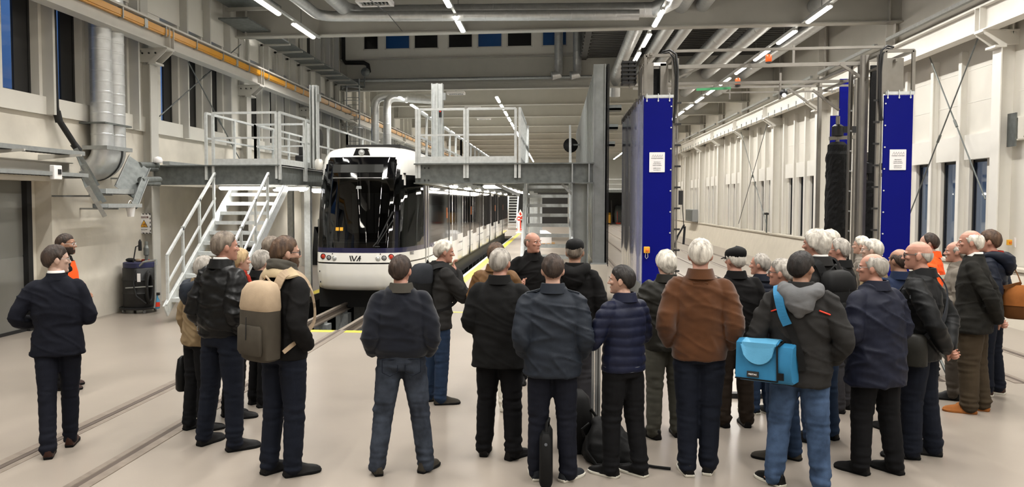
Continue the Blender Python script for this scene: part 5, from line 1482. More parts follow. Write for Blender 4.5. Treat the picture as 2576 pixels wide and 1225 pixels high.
def add_hand(m, w, d, up, side, curl=1.0):
    """hand at wrist w pointing along d; up = back of the hand; side = +1 right hand (thumb towards -cross)"""
    d = V(d).normalized(); up = V(up); up = (up - d * up.dot(d)).normalized(); x = d.cross(up) * side * -1
    w = V(w)
    secs = [(0, .026, .019), (.02, .032, .019), (.05, .04, .0175), (.08, .042, .015), (.092, .038, .011)]
    rs = []
    for t, a, b in secs:
        rs.append([w + d * t + x * (a * cos(q)) + up * (b * sin(q) - .004 * t / .09) for q in [2 * pi * k / 14 for k in range(14)]])
    m.rings(rs)
    for k, (o, L_, r) in enumerate(((.03, .066, .0088), (.0105, .076, .0092), (-.010, .071, .009), (-.0295, .056, .008))):
        p = w + d * .086 + x * o; f = (d + x * o * 1.6).normalized(); u = up
        pts = [(p - f * .012, r * 1.05), (p, r)]
        for q, (frac, ang) in enumerate(((.45, 18 + 4 * k), (.3, 38), (.25, 30))):
            rot = Matrix.Rotation(R(-ang * curl), 3, f.cross(u)); rot = Matrix.Rotation(R(ang * curl), 3, u.cross(f) * -1) 
            f = (rot @ f).normalized(); u = (rot @ u).normalized()
            p = p + f * (L_ * frac); pts.append((p, r * (.95 - .08 * q)))
        limb(m, pts, 10, 2)
    p = w + d * .022 + x * .028
    f = (d * .72 + x * .6 - up * .28).normalized()
    pts = [(p - f * .01, .012), (p + f * .02, .0125), (p + f * .045, .0105), (p + f * .045 + (f + d * .5 - up * .15).normalized() * .028, .0085)]
    limb(m, pts, 10, 2)

ARMS = {   # elbow, wrist for the right arm (x > 0), hand direction, back-of-hand direction
    'pocket': ((.232, -.085, 1.105), (.205, .035, .955), (-.75, .55, -.4), (.4, .4, .8)),
    'bulky': ((.295, -.06, 1.11), (.225, .04, .955), (-.75, .55, -.4), (.4, .4, .8)),
    'pocketwide': ((.243, -.085, 1.105), (.215, .03, .965), (-.75, .55, -.4), (.4, .4, .8)),
    'side': ((.265, -.03, 1.12), (.265, .05, .87), (0, .1, -1), (1, 0, 0)),
    'front': ((.248, -.03, 1.11), (.09, .2, 1.03), (-.85, .35, -.1), (.2, .9, .3)),
    'folded': ((.25, .06, 1.12), (-.03, .2, 1.14), (-1, .05, .1), (0, .9, .4)),
    'high': ((.275, .05, 1.13), (.14, .26, 1.12), (-.6, .7, .2), (.3, .5, .8)),
    'back': ((.252, -.15, 1.11), (.055, -.2, .9), (-.85, -.2, -.45), (.1, -1, .2)),
    'chin': ((.2, .2, 1.14), (.05, .17, 1.40), (-.2, -.3, .9), (.4, .9, 0)),
    'gesture': ((.29, .02, 1.12), (.16, .26, 1.16), (-.35, .85, .25), (.9, .2, .3)),
}
JK = {   # jacket sections (z, half width, half depth) from hem upwards; cy shift
    'jacket': ((.86, .192, .136), (.93, .197, .14), (1.08, .184, .133), (1.22, .192, .138), (1.33, .2, .126), (1.385, .178, .108), (1.425, .142, .094), (1.465, .1, .083), (1.495, .078, .076)),
    'coat': ((.73, .215, .155), (.82, .21, .15), (.93, .206, .145), (1.08, .2, .14), (1.22, .205, .142), (1.33, .202, .128), (1.385, .18, .11), (1.425, .144, .096), (1.465, .106, .087), (1.495, .082, .08)),
    'short': ((.94, .178, .125), (.965, .19, .135), (1.0, .212, .152), (1.08, .21, .146), (1.22, .208, .142), (1.33, .202, .128), (1.385, .18, .11), (1.425, .144, .096), (1.465, .106, .087), (1.495, .082, .08)),
    'suit': ((.82, .212, .142), (.92, .203, .136), (1.06, .178, .122), (1.2, .196, .132), (1.33, .203, .122), (1.385, .18, .106), (1.425, .144, .091), (1.465, .1, .08), (1.49, .072, .07)),
}
SEED = [0]
def person(x, y, H, face, label, jacket=('jacket', 'coat_black'), trousers='trouser_black', shoes=('shoe_black', 'sole_black'), hair=('short', 'hair_darkbrown'), skin='skin_fair',
           arms=('pocket', 'pocket'), feet=((-.1, 0, 8), (.1, 0, -8)), turn=0, nod=0, lean=.0, tilt=0, girth=1.0, collar=None, glasses=None, beard=None, bald=None, hairthick=.011, hood=None, fold=.009,
           quilt=None, walk=False, legw=1.0, hands_seen=False, shirt=None, hemdrop=0.0, extra=None, lod=1):
    SEED[0] += 1; sd = SEED[0]
    e = thing('person', (x, y, 0), label, 'person', None, R(face)); k = H / 1.728
    def L(p):                                   # lean: shear above the hips
        p = V(p); z = max(0, p.z - .92); return V((p.x + tilt * z, p.y + lean * z + lean * .35 * z * z, p.z)) * k
    cxp = (feet[0][0] + feet[1][0]) / 2; cyp = (feet[0][1] + feet[1][1]) / 2
    sh = V((cxp, cyp, 0))
    # ---- head frame
    nb = L(V((0, -.012, 1.475)) + sh); hb = L(V((0, .03, 1.502)) + sh)
    HM = Matrix.Translation(hb) @ Matrix.Rotation(R(turn), 4, 'Z') @ Matrix.Rotation(R(nod), 4, 'X') @ Matrix.Scale(k, 4)
    # ---- joints
    J = []
    for s, an in ((-1, arms[0]), (1, arms[1])):
        el, wr, hd, hu = ARMS[an] if isinstance(an, str) else an
        mx = lambda p: V((p[0] * s, p[1], p[2]))
        J.append((L(V((.182 * s * (girth * .5 + .5), -.005, 1.392)) + sh), L(mx(el) + sh), L(mx(wr) + sh), mx(hd), mx(hu), s))
    Lg = []
    for s, (fx, fy, fr) in ((-1, feet[0]), (1, feet[1])):
        hip = V((cxp + .088 * s, cyp, .93)) * k; ank = V((fx, fy - .045, .085)) * k
        heel_up = 0
        kn = hip.lerp(ank, .52) + V((0, .02, 0)) * k
        Lg.append((hip, kn, ank, fx, fy, fr, s))
    # ---- body: head, neck, trunk, arms, hands, legs in one skin
    b = MB(); add_head(b, HM)
    b.tube([nb + V((0, -.005, -.06)) * k, nb, HM @ V((0, -.012, .03)), HM @ V((0, -.005, .06))], [.066 * k, .058 * k, .055 * k, .055 * k], 18)
    b.rings([[L(V((hw * cos(2 * pi * q / 20), hd * sin(2 * pi * q / 20), z)) + sh) for q in range(20)] for z, hw, hd in ((.86, .13, .09), (1.0, .13, .085), (1.2, .15, .095), (1.36, .16, .085), (1.44, .1, .07), (1.48, .055, .055))])
    for shd, elb, wri, hd, hu, s in J:
        limb(b, [(shd, .045 * k), (shd.lerp(elb, .5), .043 * k), (elb, .037 * k), (elb.lerp(wri, .5), .034 * k), (wri, .025 * k)], 12, 3)
        add_hand(b, wri, hd, hu, s, 1.0 if isinstance(hands_seen, bool) else hands_seen)
    for hip, kn, ank, fx, fy, fr, s in Lg:
        limb(b, [(hip, .07 * k), (kn, .045 * k), (kn.lerp(ank, .4), .045 * k), (ank, .032 * k)], 12, 3)
        fd = V((sin(-R(fr)), cos(R(fr)), 0)); limb(b, [(ank - V((0, 0, .04)) * k, .022 * k), (ank + fd * .1 * k - V((0, 0, .053)) * k, .014 * k)], 10, 2)
    me = remesh(b, (.0048 if hands_seen else .0078) * k, 2, .4); finish(me, 'body', skin, e)
    # ---- eyes and brows
    for s in (-1, 1):
        m = MB(); c = HM @ V((.031 * s, .0775, .115)); m.ell(c, (.0125 * k, .009 * k, .007 * k), 12, 8, HM.to_3x3() * (1 / k)); o = m.build('eye', 'eye_white', e, True, local=True)
        m = MB(); m.ell(HM @ V((.031 * s, .0855, .115)), (.0058 * k, .003 * k, .0058 * k), 10, 6, HM.to_3x3() * (1 / k)); m.build('iris', 'eye_dark', o, True, local=True)
    if hair:
        st, hm = hair
        hmsh = hair_mesh(st, HM, sd, hairthick, bald, full=(st == 'full')); o = hmsh.build('hair', hm, e, True, local=True)
        m = MB(); m.ell(HM @ V((0, .0865, .0575)), (.021 * k, .0095 * k, .0042 * k), 12, 6, HM.to_3x3() * (1 / k)); m.ell(HM @ V((0, .0855, .0495)), (.018 * k, .0095 * k, .0052 * k), 12, 6, HM.to_3x3() * (1 / k)); m.build('lips', 'lips', e, True, local=True)
        for s in (-1, 1):
            m = MB(); m.tube([HM @ V((.014 * s, .0945, .134)), HM @ V((.032 * s, .094, .1405)), HM @ V((.05 * s, .082, .135))], [.0022 * k, .0032 * k, .0014 * k], 8)
            m.build('eyebrow', hm, e, True, local=True)
    if beard:
        beard_mesh(HM, sd, .008 if beard[0] == 'full' else .006, beard[0] == 'moustache').build('beard' if beard[0] != 'moustache' else 'moustache', beard[1], e, True, local=True)
    if glasses:
        m = MB()
        for s in (-1, 1):
            m.tube([HM @ V((.033 * s + .024 * cos(a), .1 - .012 * abs(.033 * s + .024 * cos(a)) / .06, .113 + .019 * sin(a))) for a in [2 * pi * q / 20 for q in range(21)]], .0026 * k if glasses == 'frame_dark' else .0016 * k, 6)
            m.tube([HM @ V((.057 * s, .09, .12)), HM @ V((.078 * s, .02, .122)), HM @ V((.08 * s, -.02, .115))], .0026 * k if glasses == 'frame_dark' else .0016 * k, 6)
        m.tube([HM @ V((-.01, .1, .118)), HM @ V((.01, .1, .118))], .002 * k, 6)
        o = m.build('spectacles', glasses, e, True, local=True)
    # ---- trousers
    t = MB()
    t.rings([[(V((cxp + hw * cos(2 * pi * q / 24), cyp + hd * sin(2 * pi * q / 24) - .005, z)) * k) for q in range(24)] for z, hw, hd in ((.83, .16, .115), (.9, .175 * girth, .13 * girth), (.97, .17 * girth, .125 * girth), (1.04, .158 * girth, .115 * girth))])
    for hip, kn, ank, fx, fy, fr, s in Lg:
        an2 = ank + V((0, .005, -.025)) * k
        limb(t, [(hip, .1 * legw * k), (hip.lerp(kn, .45), .097 * legw * k), (kn, .08 * legw * k), (kn.lerp(an2, .45), .074 * legw * k), (an2 + V((0, 0, .012)) * k, .068 * legw * k)], 16, 4)
    me = remesh(t, .0105 * k, 2); folds(me, .017, sd, 'trouser'); finish(me, 'trousers', trousers, e)
    # ---- shoes
    for hip, kn, ank, fx, fy, fr, s in Lg:
        Fm = Matrix.Translation(V((fx, fy - .01, 0)) * k) @ Matrix.Rotation(R(fr), 4, 'Z') @ Matrix.Scale(k * .93, 4)
        m = MB(); rs = []
        for yv, hw, h in ((-.1, .024, .06), (-.094, .037, .1), (-.06, .044, .125), (-.02, .045, .128), (.025, .047, .112), (.06, .05, .092), (.1, .053, .076), (.14, .053, .066), (.175, .044, .055), (.2, .024, .038)):
            rs.append([Fm @ V((hw * cos(a) * (1 if sin(a) < .3 else .82), yv, .02 + max(0, sin(a)) * (h - .02) + min(0, sin(a)) * .004)) for a in [2 * pi * q / 18 for q in range(18)]])
        m.rings(rs); o = m.build('shoe', shoes[0], e, True, local=True)
        m = MB(); rs = []
        for z, g in ((0, .96), (.004, 1.0), (.022, 1.02), (.026, .97)):
            rs.append([Fm @ V((xx * g, yy_ * g + .05 * (1 - g), z)) for xx, yy_ in ((-.036, -.09), (-.03, -.1), (.03, -.1), (.036, -.09), (.043, -.02), (.047, .05), (.054, .11), (.052, .15), (.04, .185), (.015, .204), (-.015, .204), (-.04, .185), (-.052, .15), (-.054, .11), (-.047, .05), (-.043, -.02))])
        m.rings(rs); m.build('sole', shoes[1], o, True, local=True)
    # ---- jacket with sleeves
    kind, jm = jacket
    j = MB(); secs = JK[kind]
    rs = []
    for i, (z, hw, hd) in enumerate(secs):
        z2 = z - (hemdrop if i == 0 else (hemdrop * .5 if i == 1 else 0))
        g = girth if z < 1.3 else (girth * .5 + .5)
        ring = []
        for q in range(28):
            a = 2 * pi * q / 28; c, s_ = cos(a), sin(a)
            ring.append(L(V((hw * g * math.copysign(abs(c) ** .88, c), hd * g * math.copysign(abs(s_) ** .9, s_) - .004 + (.012 * (girth - 1) * 4 if s_ > 0 and z < 1.2 else 0), z2)) + sh))
        rs.append(ring)
    j.rings(rs)
    wide = 1.0 if kind != 'suit' else .86
    for shd, elb, wri, hd, hu, s in J:
        w2 = wri - V(hd).normalized() * .01 * k
        limb(j, [(shd + V((-.06 * s, 0, .012)) * k, .05 * k), (shd + V((-.012 * s, 0, -.012)) * k, .07 * wide * k), (shd.lerp(elb, .5), .075 * wide * k), (elb, .068 * wide * k), (elb.lerp(w2, .5), .062 * wide * k), (w2, .05 * wide * k)], 16, 4)
    me = remesh(j, .0105 * k, 3)
    if quilt: folds(me, .011, sd, 'quilt', quilt=quilt * k)
    else: folds(me, fold * k, sd)
    finish(me, {'coat': 'coat', 'suit': 'suit_jacket'}.get(kind, 'jacket'), jm, e)
    # ---- collar
    cm = collar or jm
    def band(r0, r1, z0, z1, mt, name, dip=.03, th=.012, op=0):
        m = MB(); rs = []
        for rr, zz in ((r0, z0), (r1, z1), (r1 - th, z1 + .002), (r0 - th * .6, z0)):
            rs.append([L(V((rr * sin(a), -.012 + rr * (1.0 if cos(a) < 0 else 1.12) * cos(a), zz - dip * max(0, cos(a)))) + sh) for a in [2 * pi * q / 28 for q in range(28)]])
        m.rings(rs + [rs[0]], cap=False); return m.build(name, mt, e, True, local=True)
    if kind == 'suit':
        band(.075, .064, 1.47, 1.525, shirt or 'shirt_white', 'shirt_collar', .04, .008); band(.088, .072, 1.45, 1.508, cm, 'lapel_collar', .09)
    else:
        if shirt: band(.072, .064, 1.48, 1.535, shirt, 'shirt_collar', .04, .008)
        band(.108, .088, 1.45, 1.522, cm, 'collar', .04, .014)
    if hood:
        m = MB(); pts = [(V((-.085, .06, 1.45)), .03), (V((-.115, -.02, 1.475)), .042), (V((-.09, -.1, 1.455)), .055), (V((0, -.145, 1.415)), .068), (V((.09, -.1, 1.455)), .055), (V((.115, -.02, 1.475)), .042), (V((.085, .06, 1.45)), .03)]
        limb(m, [(L(p + sh), r * k) for p, r in pts], 16, 5)
        limb(m, [(L(V((-.05, -.13, 1.42)) + sh), .06 * k), (L(V((-.03, -.15, 1.36)) + sh), .062 * k), (L(V((.03, -.15, 1.36)) + sh), .062 * k), (L(V((.05, -.13, 1.42)) + sh), .06 * k)], 16, 3); limb(m, [(L(V((0, -.15, 1.38)) + sh), .06 * k), (L(V((0, -.148, 1.31)) + sh), .045 * k)], 16, 3)
        me = remesh(m, .01 * k, 2); folds(me, .008, sd + 50); finish(me, 'hood', hood, e)
    e['height_m'] = H
    return dict(e=e, L=L, sh=sh, k=k, HM=HM, J=J, x=x, y=y, face=face, sd=sd)

def carried(pz, name, o, label, cat, group=None):
    """a top-level thing carried by a person; o = origin in the person's space"""
    M = Matrix.Translation((pz['x'], pz['y'], 0)) @ Matrix.Rotation(R(pz['face']), 4, 'Z')
    t = thing(name, M @ V(o), label, cat, group, R(pz['face']))
    return t
class LB(MB):
    """mesh collector in a person's space, built under a carried thing"""
    def put(s, name, mt, par, o, smooth=True):
        s.v = [tuple(V(p) - V(o)) for p in s.v]
        return s.build(name, mt, par, smooth, local=True)
def backpack(pz, label, main, lid, h=.5, w=.31, d=.16, strapm=None, top=1.44, pocket=None):
    L, sh, k = pz['L'], pz['sh'], pz['k']
    zt, zb = top, top - h; yb = -.125
    o = L(V((0, yb, zb)) + sh); e = carried(pz, 'backpack', o, label, 'backpack')
    def S(secs, n=30, p=4.0):
        m = LB(); rs = []
        for z, cy, hw, hd in secs:
            ring = []
            for q in range(n):
                a = 2 * pi * q / n; c, s_ = cos(a), sin(a)
                ring.append(L(V((hw * math.copysign(abs(c) ** (2 / p), c), cy + hd * math.copysign(abs(s_) ** (2 / p), s_), z)) + sh))
            rs.append(ring)
        m.rings(rs); return m
    m = S([(zb, yb - d * .5, w * .36, d * .36), (zb + .02, yb - d * .5, w * .47, d * .47), (zb + h * .3, yb - d * .52, w * .5, d * .52), (zb + h * .62, yb - d * .5, w * .49, d * .5), (zb + h * .66, yb - d * .48, w * .485, d * .48)])
    b = m.put('main_compartment', main, e, o)
    m = S([(zb + h * .64, yb - d * .49, w * .49, d * .49), (zb + h * .68, yb - d * .5, w * .505, d * .52), (zb + h * .88, yb - d * .45, w * .47, d * .46), (zb + h * .97, yb - d * .38, w * .38, d * .34), (zt, yb - d * .34, w * .22, d * .2)])
    m.put('lid', lid, e, o)
    m = S([(zb + .05, yb - d * 1.03, w * .34, d * .1), (zb + .08, yb - d * 1.07, w * .38, d * .14), (zb + h * .42, yb - d * 1.05, w * .38, d * .12), (zb + h * .46, yb - d * 1.02, w * .33, d * .06)]); m.put('front_pocket', pocket or main, e, o)
    m = LB(); m.bar(L(V((-.005, yb - d * 1.24, zb + .16)) + sh), L(V((.0, yb - d * 1.22, zb + .32)) + sh), .006, .006); m.put('zip', 'frame_dark', e, o, False)
    for s in (-1, 1):
        pts = [V((.085 * s, yb - .01, zt - .05)), V((.11 * s, -.09, 1.47)), V((.125 * s, .0, 1.475)), V((.13 * s, .1, 1.41)), V((.14 * s, .158, 1.28)), V((.165 * s, .14, 1.12)), V((.19 * s, .0, 1.03)), V((.15 * s, yb - .01, zb + .06))]
        sp = smoothpath([(p, .03) for p in pts], 5); m = LB()
        rs = []
        for i, (p, r) in enumerate(sp):
            a = sp[max(0, i - 1)][0]; c = sp[min(len(sp) - 1, i + 1)][0]; dr = (c - a).normalized()
            out = (p - V((0, 0, p.z if p.z < 1.4 else 1.36))); out = (out - dr * out.dot(dr)).normalized(); sd_ = dr.cross(out).normalized()
            wd = .03 if i < len(sp) * .6 else .014
            rs.append([L(p + sh + sd_ * wd * u + out * v) for u, v in ((-1, -.006), (1, -.006), (1, .012), (-1, .012))])
        m.rings(rs); m.put('shoulder_strap', strapm or main, e, o, False)
    m = LB(); m.tube([L(V((-.04, yb - .02, zt - .01)) + sh), L(V((0, yb - .03, zt + .03)) + sh), L(V((.04, yb - .02, zt - .01)) + sh)], .009, 8); m.put('grab_handle', strapm or main, e, o)
    return e
def strap_over(pz, name, pts, wd, mt, par, o):
    L, sh = pz['L'], pz['sh']; sp = smoothpath([(V(p), .03) for p in pts], 6); m = LB(); rs = []
    for i, (p, r) in enumerate(sp):
        a = sp[max(0, i - 1)][0]; c = sp[min(len(sp) - 1, i + 1)][0]; dr = (c - a).normalized()
        out = V((p.x * .6, p.y, max(0, p.z - 1.3) * 1.5)); out = (out - dr * out.dot(dr)); out = out.normalized() if out.length > 1e-4 else V((0, -1, 0)); sd_ = dr.cross(out).normalized()
        rs.append([L(p + sh + sd_ * wd * u + out * v) for u, v in ((-1, -.004), (1, -.004), (1, .006), (-1, .006))])
    m.rings(rs); return m.put(name, mt, par, o, False)
def cap(pz, mt, visor=True, flat=False):
    HM, k = pz['HM'], pz['k']; m = MB(); rs = []
    for t, g, dz in ((.135, 1.0, 0), (.15, 1.05, 0), (.175, 1.1 if flat else 1.06, 0), (.2, 1.08 if flat else 1.03, .0), (.222, .95 if flat else .9, 0), (.238, .66, 0), (.246, .3, 0), (.248, .05, 0)):
        rs.append([HM @ V((.083 * g * sin(a), -.008 + .105 * g * cos(a), t + (-.012 * cos(a) if flat else 0))) for a in [2 * pi * q / 28 for q in range(28)]])
    m.rings(rs); o = m.build('cap', mt, pz['e'], True, local=True)
    m = MB(); rs = []
    for yy, hw, z in ((.07, .075, .15), (.115, .07, .143), (.15, .045, .132), (.16, .015, .13)):
        rs.append([HM @ V((hw * u, yy, z + v)) for u, v in ((-1, -.012), (-.5, 0), (.5, 0), (1, -.012), (.5, -.008), (-.5, -.008))])
    m.rings(rs); m.build('visor', mt, o, True, local=True)
    return o
def sleeve_patch(pz, s, mt, t=.35):
    sh_, el = pz['J'][0 if s < 0 else 1][0:2]; c = sh_.lerp(el, t); m = MB()
    return c
# ---------------------------------------------------------------- the visitors, one by one
W2 = ((-.11, .0, 8), (.11, 0, -8))
P = {}
P['suit'] = person(-4.27, 6.35, 1.77, 26, 'man in navy suit with white collar seen from behind, walking by the floor rail', ('suit', 'suit_navy'), 'suit_navy', ('shoe_brown', 'sole_black'), ('short', 'hair_darkbrown'), 'skin_pale',
    (((.31, -.02, 1.13), (.17, .19, 1.06), (-.6, .7, 0), (.3, .4, .8)), ((.245, .0, 1.12), (.12, .24, 1.08), (-.6, .7, 0), (.3, .4, .8))), ((-.05, -.13, 4), (.08, .17, -4)), turn=-72, glasses='galv', legw=.92)
P['vest'] = person(-5.63, 8.55, 1.78, -62, 'bearded man with glasses in orange safety vest under a dark jacket, facing the tram', ('jacket', 'coat_black'), 'trouser_black', ('shoe_brown', 'sole_black'), ('crop', 'hair_darkbrown'), 'skin_tan',
    ('pocket', 'front'), W2, turn=-12, glasses='galv_light', beard=('full', 'hair_darkbrown'), hairthick=0.006, shirt='shirt_white')
P['beige'] = person(-3.34, 7.1, 1.64, -36, 'man in tan jacket mostly hidden behind the leather jacket man, holding a briefcase', ('jacket', 'jacket_beige'), 'trouser_black', ('shoe_black', 'sole_black'), ('short', 'hair_grey'), 'skin_ruddy',
    ('side', 'pocket'), ((-.1, -.02, 10), (.09, .03, -10)), turn=10, fold=.009, hands_seen=1.5, hood='jacket_slate', tilt=.14)
P['leather'] = person(-2.92, 6.6, 1.88, -26, 'tall man in black leather jacket with greying brown hair, left of the beige backpack', ('short', 'leather_black'), 'jeans_dark', ('shoe_black', 'sole_black'), ('short', 'hair_greybrown'), 'skin_ruddy',
    ('pocket', 'pocket'), ((-.17, .02, 6), (.17, .04, -22)), turn=-26, lean=.03, fold=0.014, shirt='shirt_white', hemdrop=0.033)
P['woman'] = person(-3.2, 7.55, 1.68, -54, 'fair haired person in dark coat with red scarf, half hidden behind the leather jacket man', ('coat', 'coat_black'), 'trouser_black', ('shoe_black', 'sole_black'), ('full', 'hair_blond'), 'skin_fair',
    ('pocket', 'pocket'), ((-.08, 0, 6), (.08, .05, -6)), shirt='shirt_white', lean=.05)
P['backpack'] = person(-2.12, 6.0, 1.87, -30, 'bearded man with dark glasses, sheepskin collar and beige backpack, hand in coat pocket', ('jacket', 'coat_black'), 'jeans_dark', ('shoe_black', 'sole_black'), ('short', 'hair_brown'), 'skin_fair',
    ('pocket', 'pocketwide'), ((-.11, -.02, 0), (.08, .04, -22)), turn=-24, collar='shearling', glasses='frame_dark', beard=('full', 'hair_brown'), hemdrop=0, fold=.007)
P['greyhead'] = person(-3.25, 8.75, 1.75, -48, 'person with short dark grey hair hidden behind the man with the beige backpack', ('jacket', 'coat_black'), 'trouser_black', ('shoe_black', 'sole_black'), ('short', 'hair_greybrown'), 'skin_fair', lod=0)
P['longgrey'] = person(-3.1, 8.05, 1.63, -40, 'shorter person with long grey hair hidden behind the beige backpack', ('jacket', 'coat_black_b'), 'trouser_black', ('shoe_black', 'sole_black'), ('full', 'hair_grey'), 'skin_fair', hairthick=0.016)
P['navy'] = person(-1.22, 6.15, 1.72, 11, 'man in short navy fleece jacket and grey jeans standing legs apart before the tram', ('short', 'fleece_navy'), 'jeans_grey', ('shoe_olive', 'sole_black'), ('short', 'hair_darkbrown'), 'skin_ruddy',
    ('pocketwide', 'pocketwide'), ((-.19, 0, 12), (.2, .03, -32)), turn=-20, nod=4, girth=1.06, collar='scarf_grey', fold=0.011, legw=1.02)
P['white'] = person(-1.27, 8.35, 1.73, -58, 'white haired man with black and grey backpack, hand held to his chin', ('jacket', 'jacket_charcoal'), 'jeans_mid', ('shoe_olive', 'sole_black'), ('short', 'hair_white'), 'skin_ruddy',
    ('folded', 'chin'), ((-.09, -.02, 4), (.1, .04, -14)), turn=-14, nod=-6, lean=.06, hands_seen=1.2, hairthick=0.016, hemdrop=0.045, fold=0.012)
P['tan'] = person(-.62, 8.15, 1.72, -8, 'brown haired person in tan jacket and white trousers behind the grey haired man', ('jacket', 'jacket_tan'), 'trouser_white', ('sole_white', 'sole_white'), ('full', 'hair_brown'), 'skin_fair', ('folded', 'folded'), W2, hairthick=0.014)
P['blackj'] = person(-.47, 6.65, 1.75, -6, 'grey haired man in long black jacket and black trousers beside the slate jacket', ('coat', 'coat_black_b'), 'trouser_black', ('shoe_black', 'sole_black'), ('short', 'hair_grey'), 'skin_ruddy',
    ('front', 'front'), ((-.13, .02, 4), (.13, -.04, -30)), turn=-12, girth=1.08, legw=1.05, fold=.006, hemdrop=-0.035)
P['speaker'] = person(-.28, 9.4, 1.79, 188, 'bald speaker in black jacket facing the group, hand raised in gesture', ('jacket', 'coat_black'), 'trouser_black', ('shoe_black', 'sole_black'), ('crop', 'hair_greybrown'), 'skin_ruddy',
    ('side', 'gesture'), W2, turn=42, bald=.15, hairthick=.005, hands_seen=.9, shirt='shirt_dark')
P['slate'] = person(-.02, 6.15, 1.735, 2, 'man in slate blue jacket with navy trousers and white soled shoes, bag between his feet', ('jacket', 'jacket_slate'), 'suit_navy', ('shoe_grey', 'sole_white'), ('crop', 'hair_darkbrown'), 'skin_fair',
    ('pocketwide', 'pocketwide'), ((-.13, .0, 6), (.12, -.02, -40)), girth=1.12, collar='jacket_slate', hairthick=.012, fold=0.011, hemdrop=0.05)
P['capman'] = person(.17, 7.85, 1.77, -6, 'man in black baseball style cap and hooded black coat, seen from behind', ('coat', 'coat_black'), 'trouser_grey', ('shoe_olive', 'sole_black'), ('crop', 'hair_greybrown'), 'skin_tan', ('front', 'front'), ((-.1, 0, 6), (.12, -.02, -30)), hood='coat_black', girth=1.02)
P['puffer'] = person(.53, 6.28, 1.645, 38, 'young dark haired man in quilted navy jacket, facing the speaker, white soled trainers', ('jacket', 'puffer_navy'), 'trouser_black', ('shoe_black', 'sole_white'), ('short', 'hair_black'), 'skin_fair',
    ('high', 'high'), ((-.12, .05, 18), (.1, -.06, 10)), turn=34, quilt=.078, hands_seen=1.0, hemdrop=-0.02, lean=.0)
P['whiteh'] = person(1.0, 7.35, 1.7, 6, 'white haired man in dark olive jacket and grey green trousers, seen from behind', ('jacket', 'jacket_olive'), 'trouser_greygreen', ('shoe_black', 'sole_black'), ('full', 'hair_white'), 'skin_fair', ('front', 'front'),
    ((-.12, -.02, 24), (.12, .06, -4)), turn=14, hairthick=0.015, hemdrop=0.04, fold=0.012)
P['brown'] = person(1.13, 6.38, 1.85, -8, 'grey haired man in brown suede jacket and dark jeans, hands in pockets', ('jacket', 'suede_brown'), 'jeans_dark', ('shoe_black', 'sole_white'), ('short', 'hair_silver'), 'skin_ruddy',
    ('pocketwide', 'pocketwide'), ((-.08, -.02, 12), (.07, .05, -8)), fold=0.009, hairthick=0.012)
P['flat'] = person(1.71, 7.8, 1.7, 8, 'man in black flat cap and black jacket with brown corduroy trousers', ('jacket', 'coat_black'), 'cord_brown', ('shoe_black', 'sole_black'), ('short', 'hair_silver'), 'skin_ruddy', ('front', 'front'), ((-.12, 0, 14), (.11, .0, -6)), turn=22, girth=1.12, glasses='galv', legw=1.05)
P['quilt'] = person(2.06, 8.3, 1.62, 26, 'balding man in dark quilted jacket and jeans, white soled trainers, looking away', ('jacket', 'puffer_dark'), 'jeans_mid', ('shoe_black', 'sole_white'), ('receding', 'hair_grey'), 'skin_ruddy', ('pocket', 'pocket'), ((-.07, .03, 8), (.08, -.04, -6)), turn=34, quilt=.055, hairthick=.009)
P['hidden'] = person(1.88, 6.8, 1.67, 48, 'grey haired man with dark glasses mostly hidden behind the hooded man', ('jacket', 'coat_navy'), 'jeans_mid', ('shoe_olive', 'sole_black'), ('short', 'hair_grey'), 'skin_ruddy', ('front', 'front'), ((-.08, .04, 12), (.08, -.03, 0)), turn=14, glasses='frame_dark')
P['mess'] = person(1.83, 6.15, 1.77, -20, 'young man in charcoal hooded jacket and blue jeans with sky blue shoulder bag', ('jacket', 'jacket_charcoal'), 'jeans_blue', ('shoe_black', 'sole_white'), ('short', 'hair_black'), 'skin_tan',
    ('bulky', 'bulky'), ((-.17, .0, 48), (.15, .0, 8)), turn=-26, hood='hood_grey', girth=1.1, fold=0.012, hemdrop=0.09, legw=1.05)
P['grey22'] = person(2.36, 7.4, 1.89, 30, 'tall man with longer grey hair and black backpack, dark jeans', ('jacket', 'jacket_charcoal'), 'jeans_mid', ('shoe_black', 'sole_black'), ('full', 'hair_silver'), 'skin_ruddy', ('front', 'front'), ((-.12, 0, 20), (.12, .02, 4)), turn=20, hairthick=0.016, shirt='shirt_white', lean=.03)
P['curly'] = person(3.27, 9.9, 1.8, 95, 'man with curly white hair and glasses in black scarf, facing sideways before the brush', ('coat', 'coat_black'), 'trouser_black', ('shoe_black', 'sole_black'), ('short', 'hair_white'), 'skin_fair', ('pocket', 'pocket'), W2, turn=6, hairthick=0.02, glasses='frame_dark', collar='coat_black')
P['grey24'] = person(2.9, 8.5, 1.77, 54, 'grey haired man with glasses in black jacket between the backpack and the blue coat', ('jacket', 'coat_black_b'), 'trouser_grey', ('shoe_black', 'sole_black'), ('receding', 'hair_grey'), 'skin_ruddy', ('chin', 'folded'), W2, turn=14, glasses='galv', hairthick=0.011)
P['white25'] = person(4.0, 10.9, 1.69, 60, 'white haired head showing above the grey haired man in glasses', ('jacket', 'jacket_grey'), 'trouser_black', ('shoe_black', 'sole_black'), ('short', 'hair_white'), 'skin_fair', ('pocket', 'pocket'), W2, hairthick=0.015)
P['grey26'] = person(3.42, 9.0, 1.74, 62, 'pale faced man with glasses peeking past the bald man in blue', ('jacket', 'jacket_beige'), 'trouser_grey', ('shoe_black', 'sole_black'), ('short', 'hair_silver'), 'skin_pale', ('pocket', 'pocket'), W2, glasses='galv')
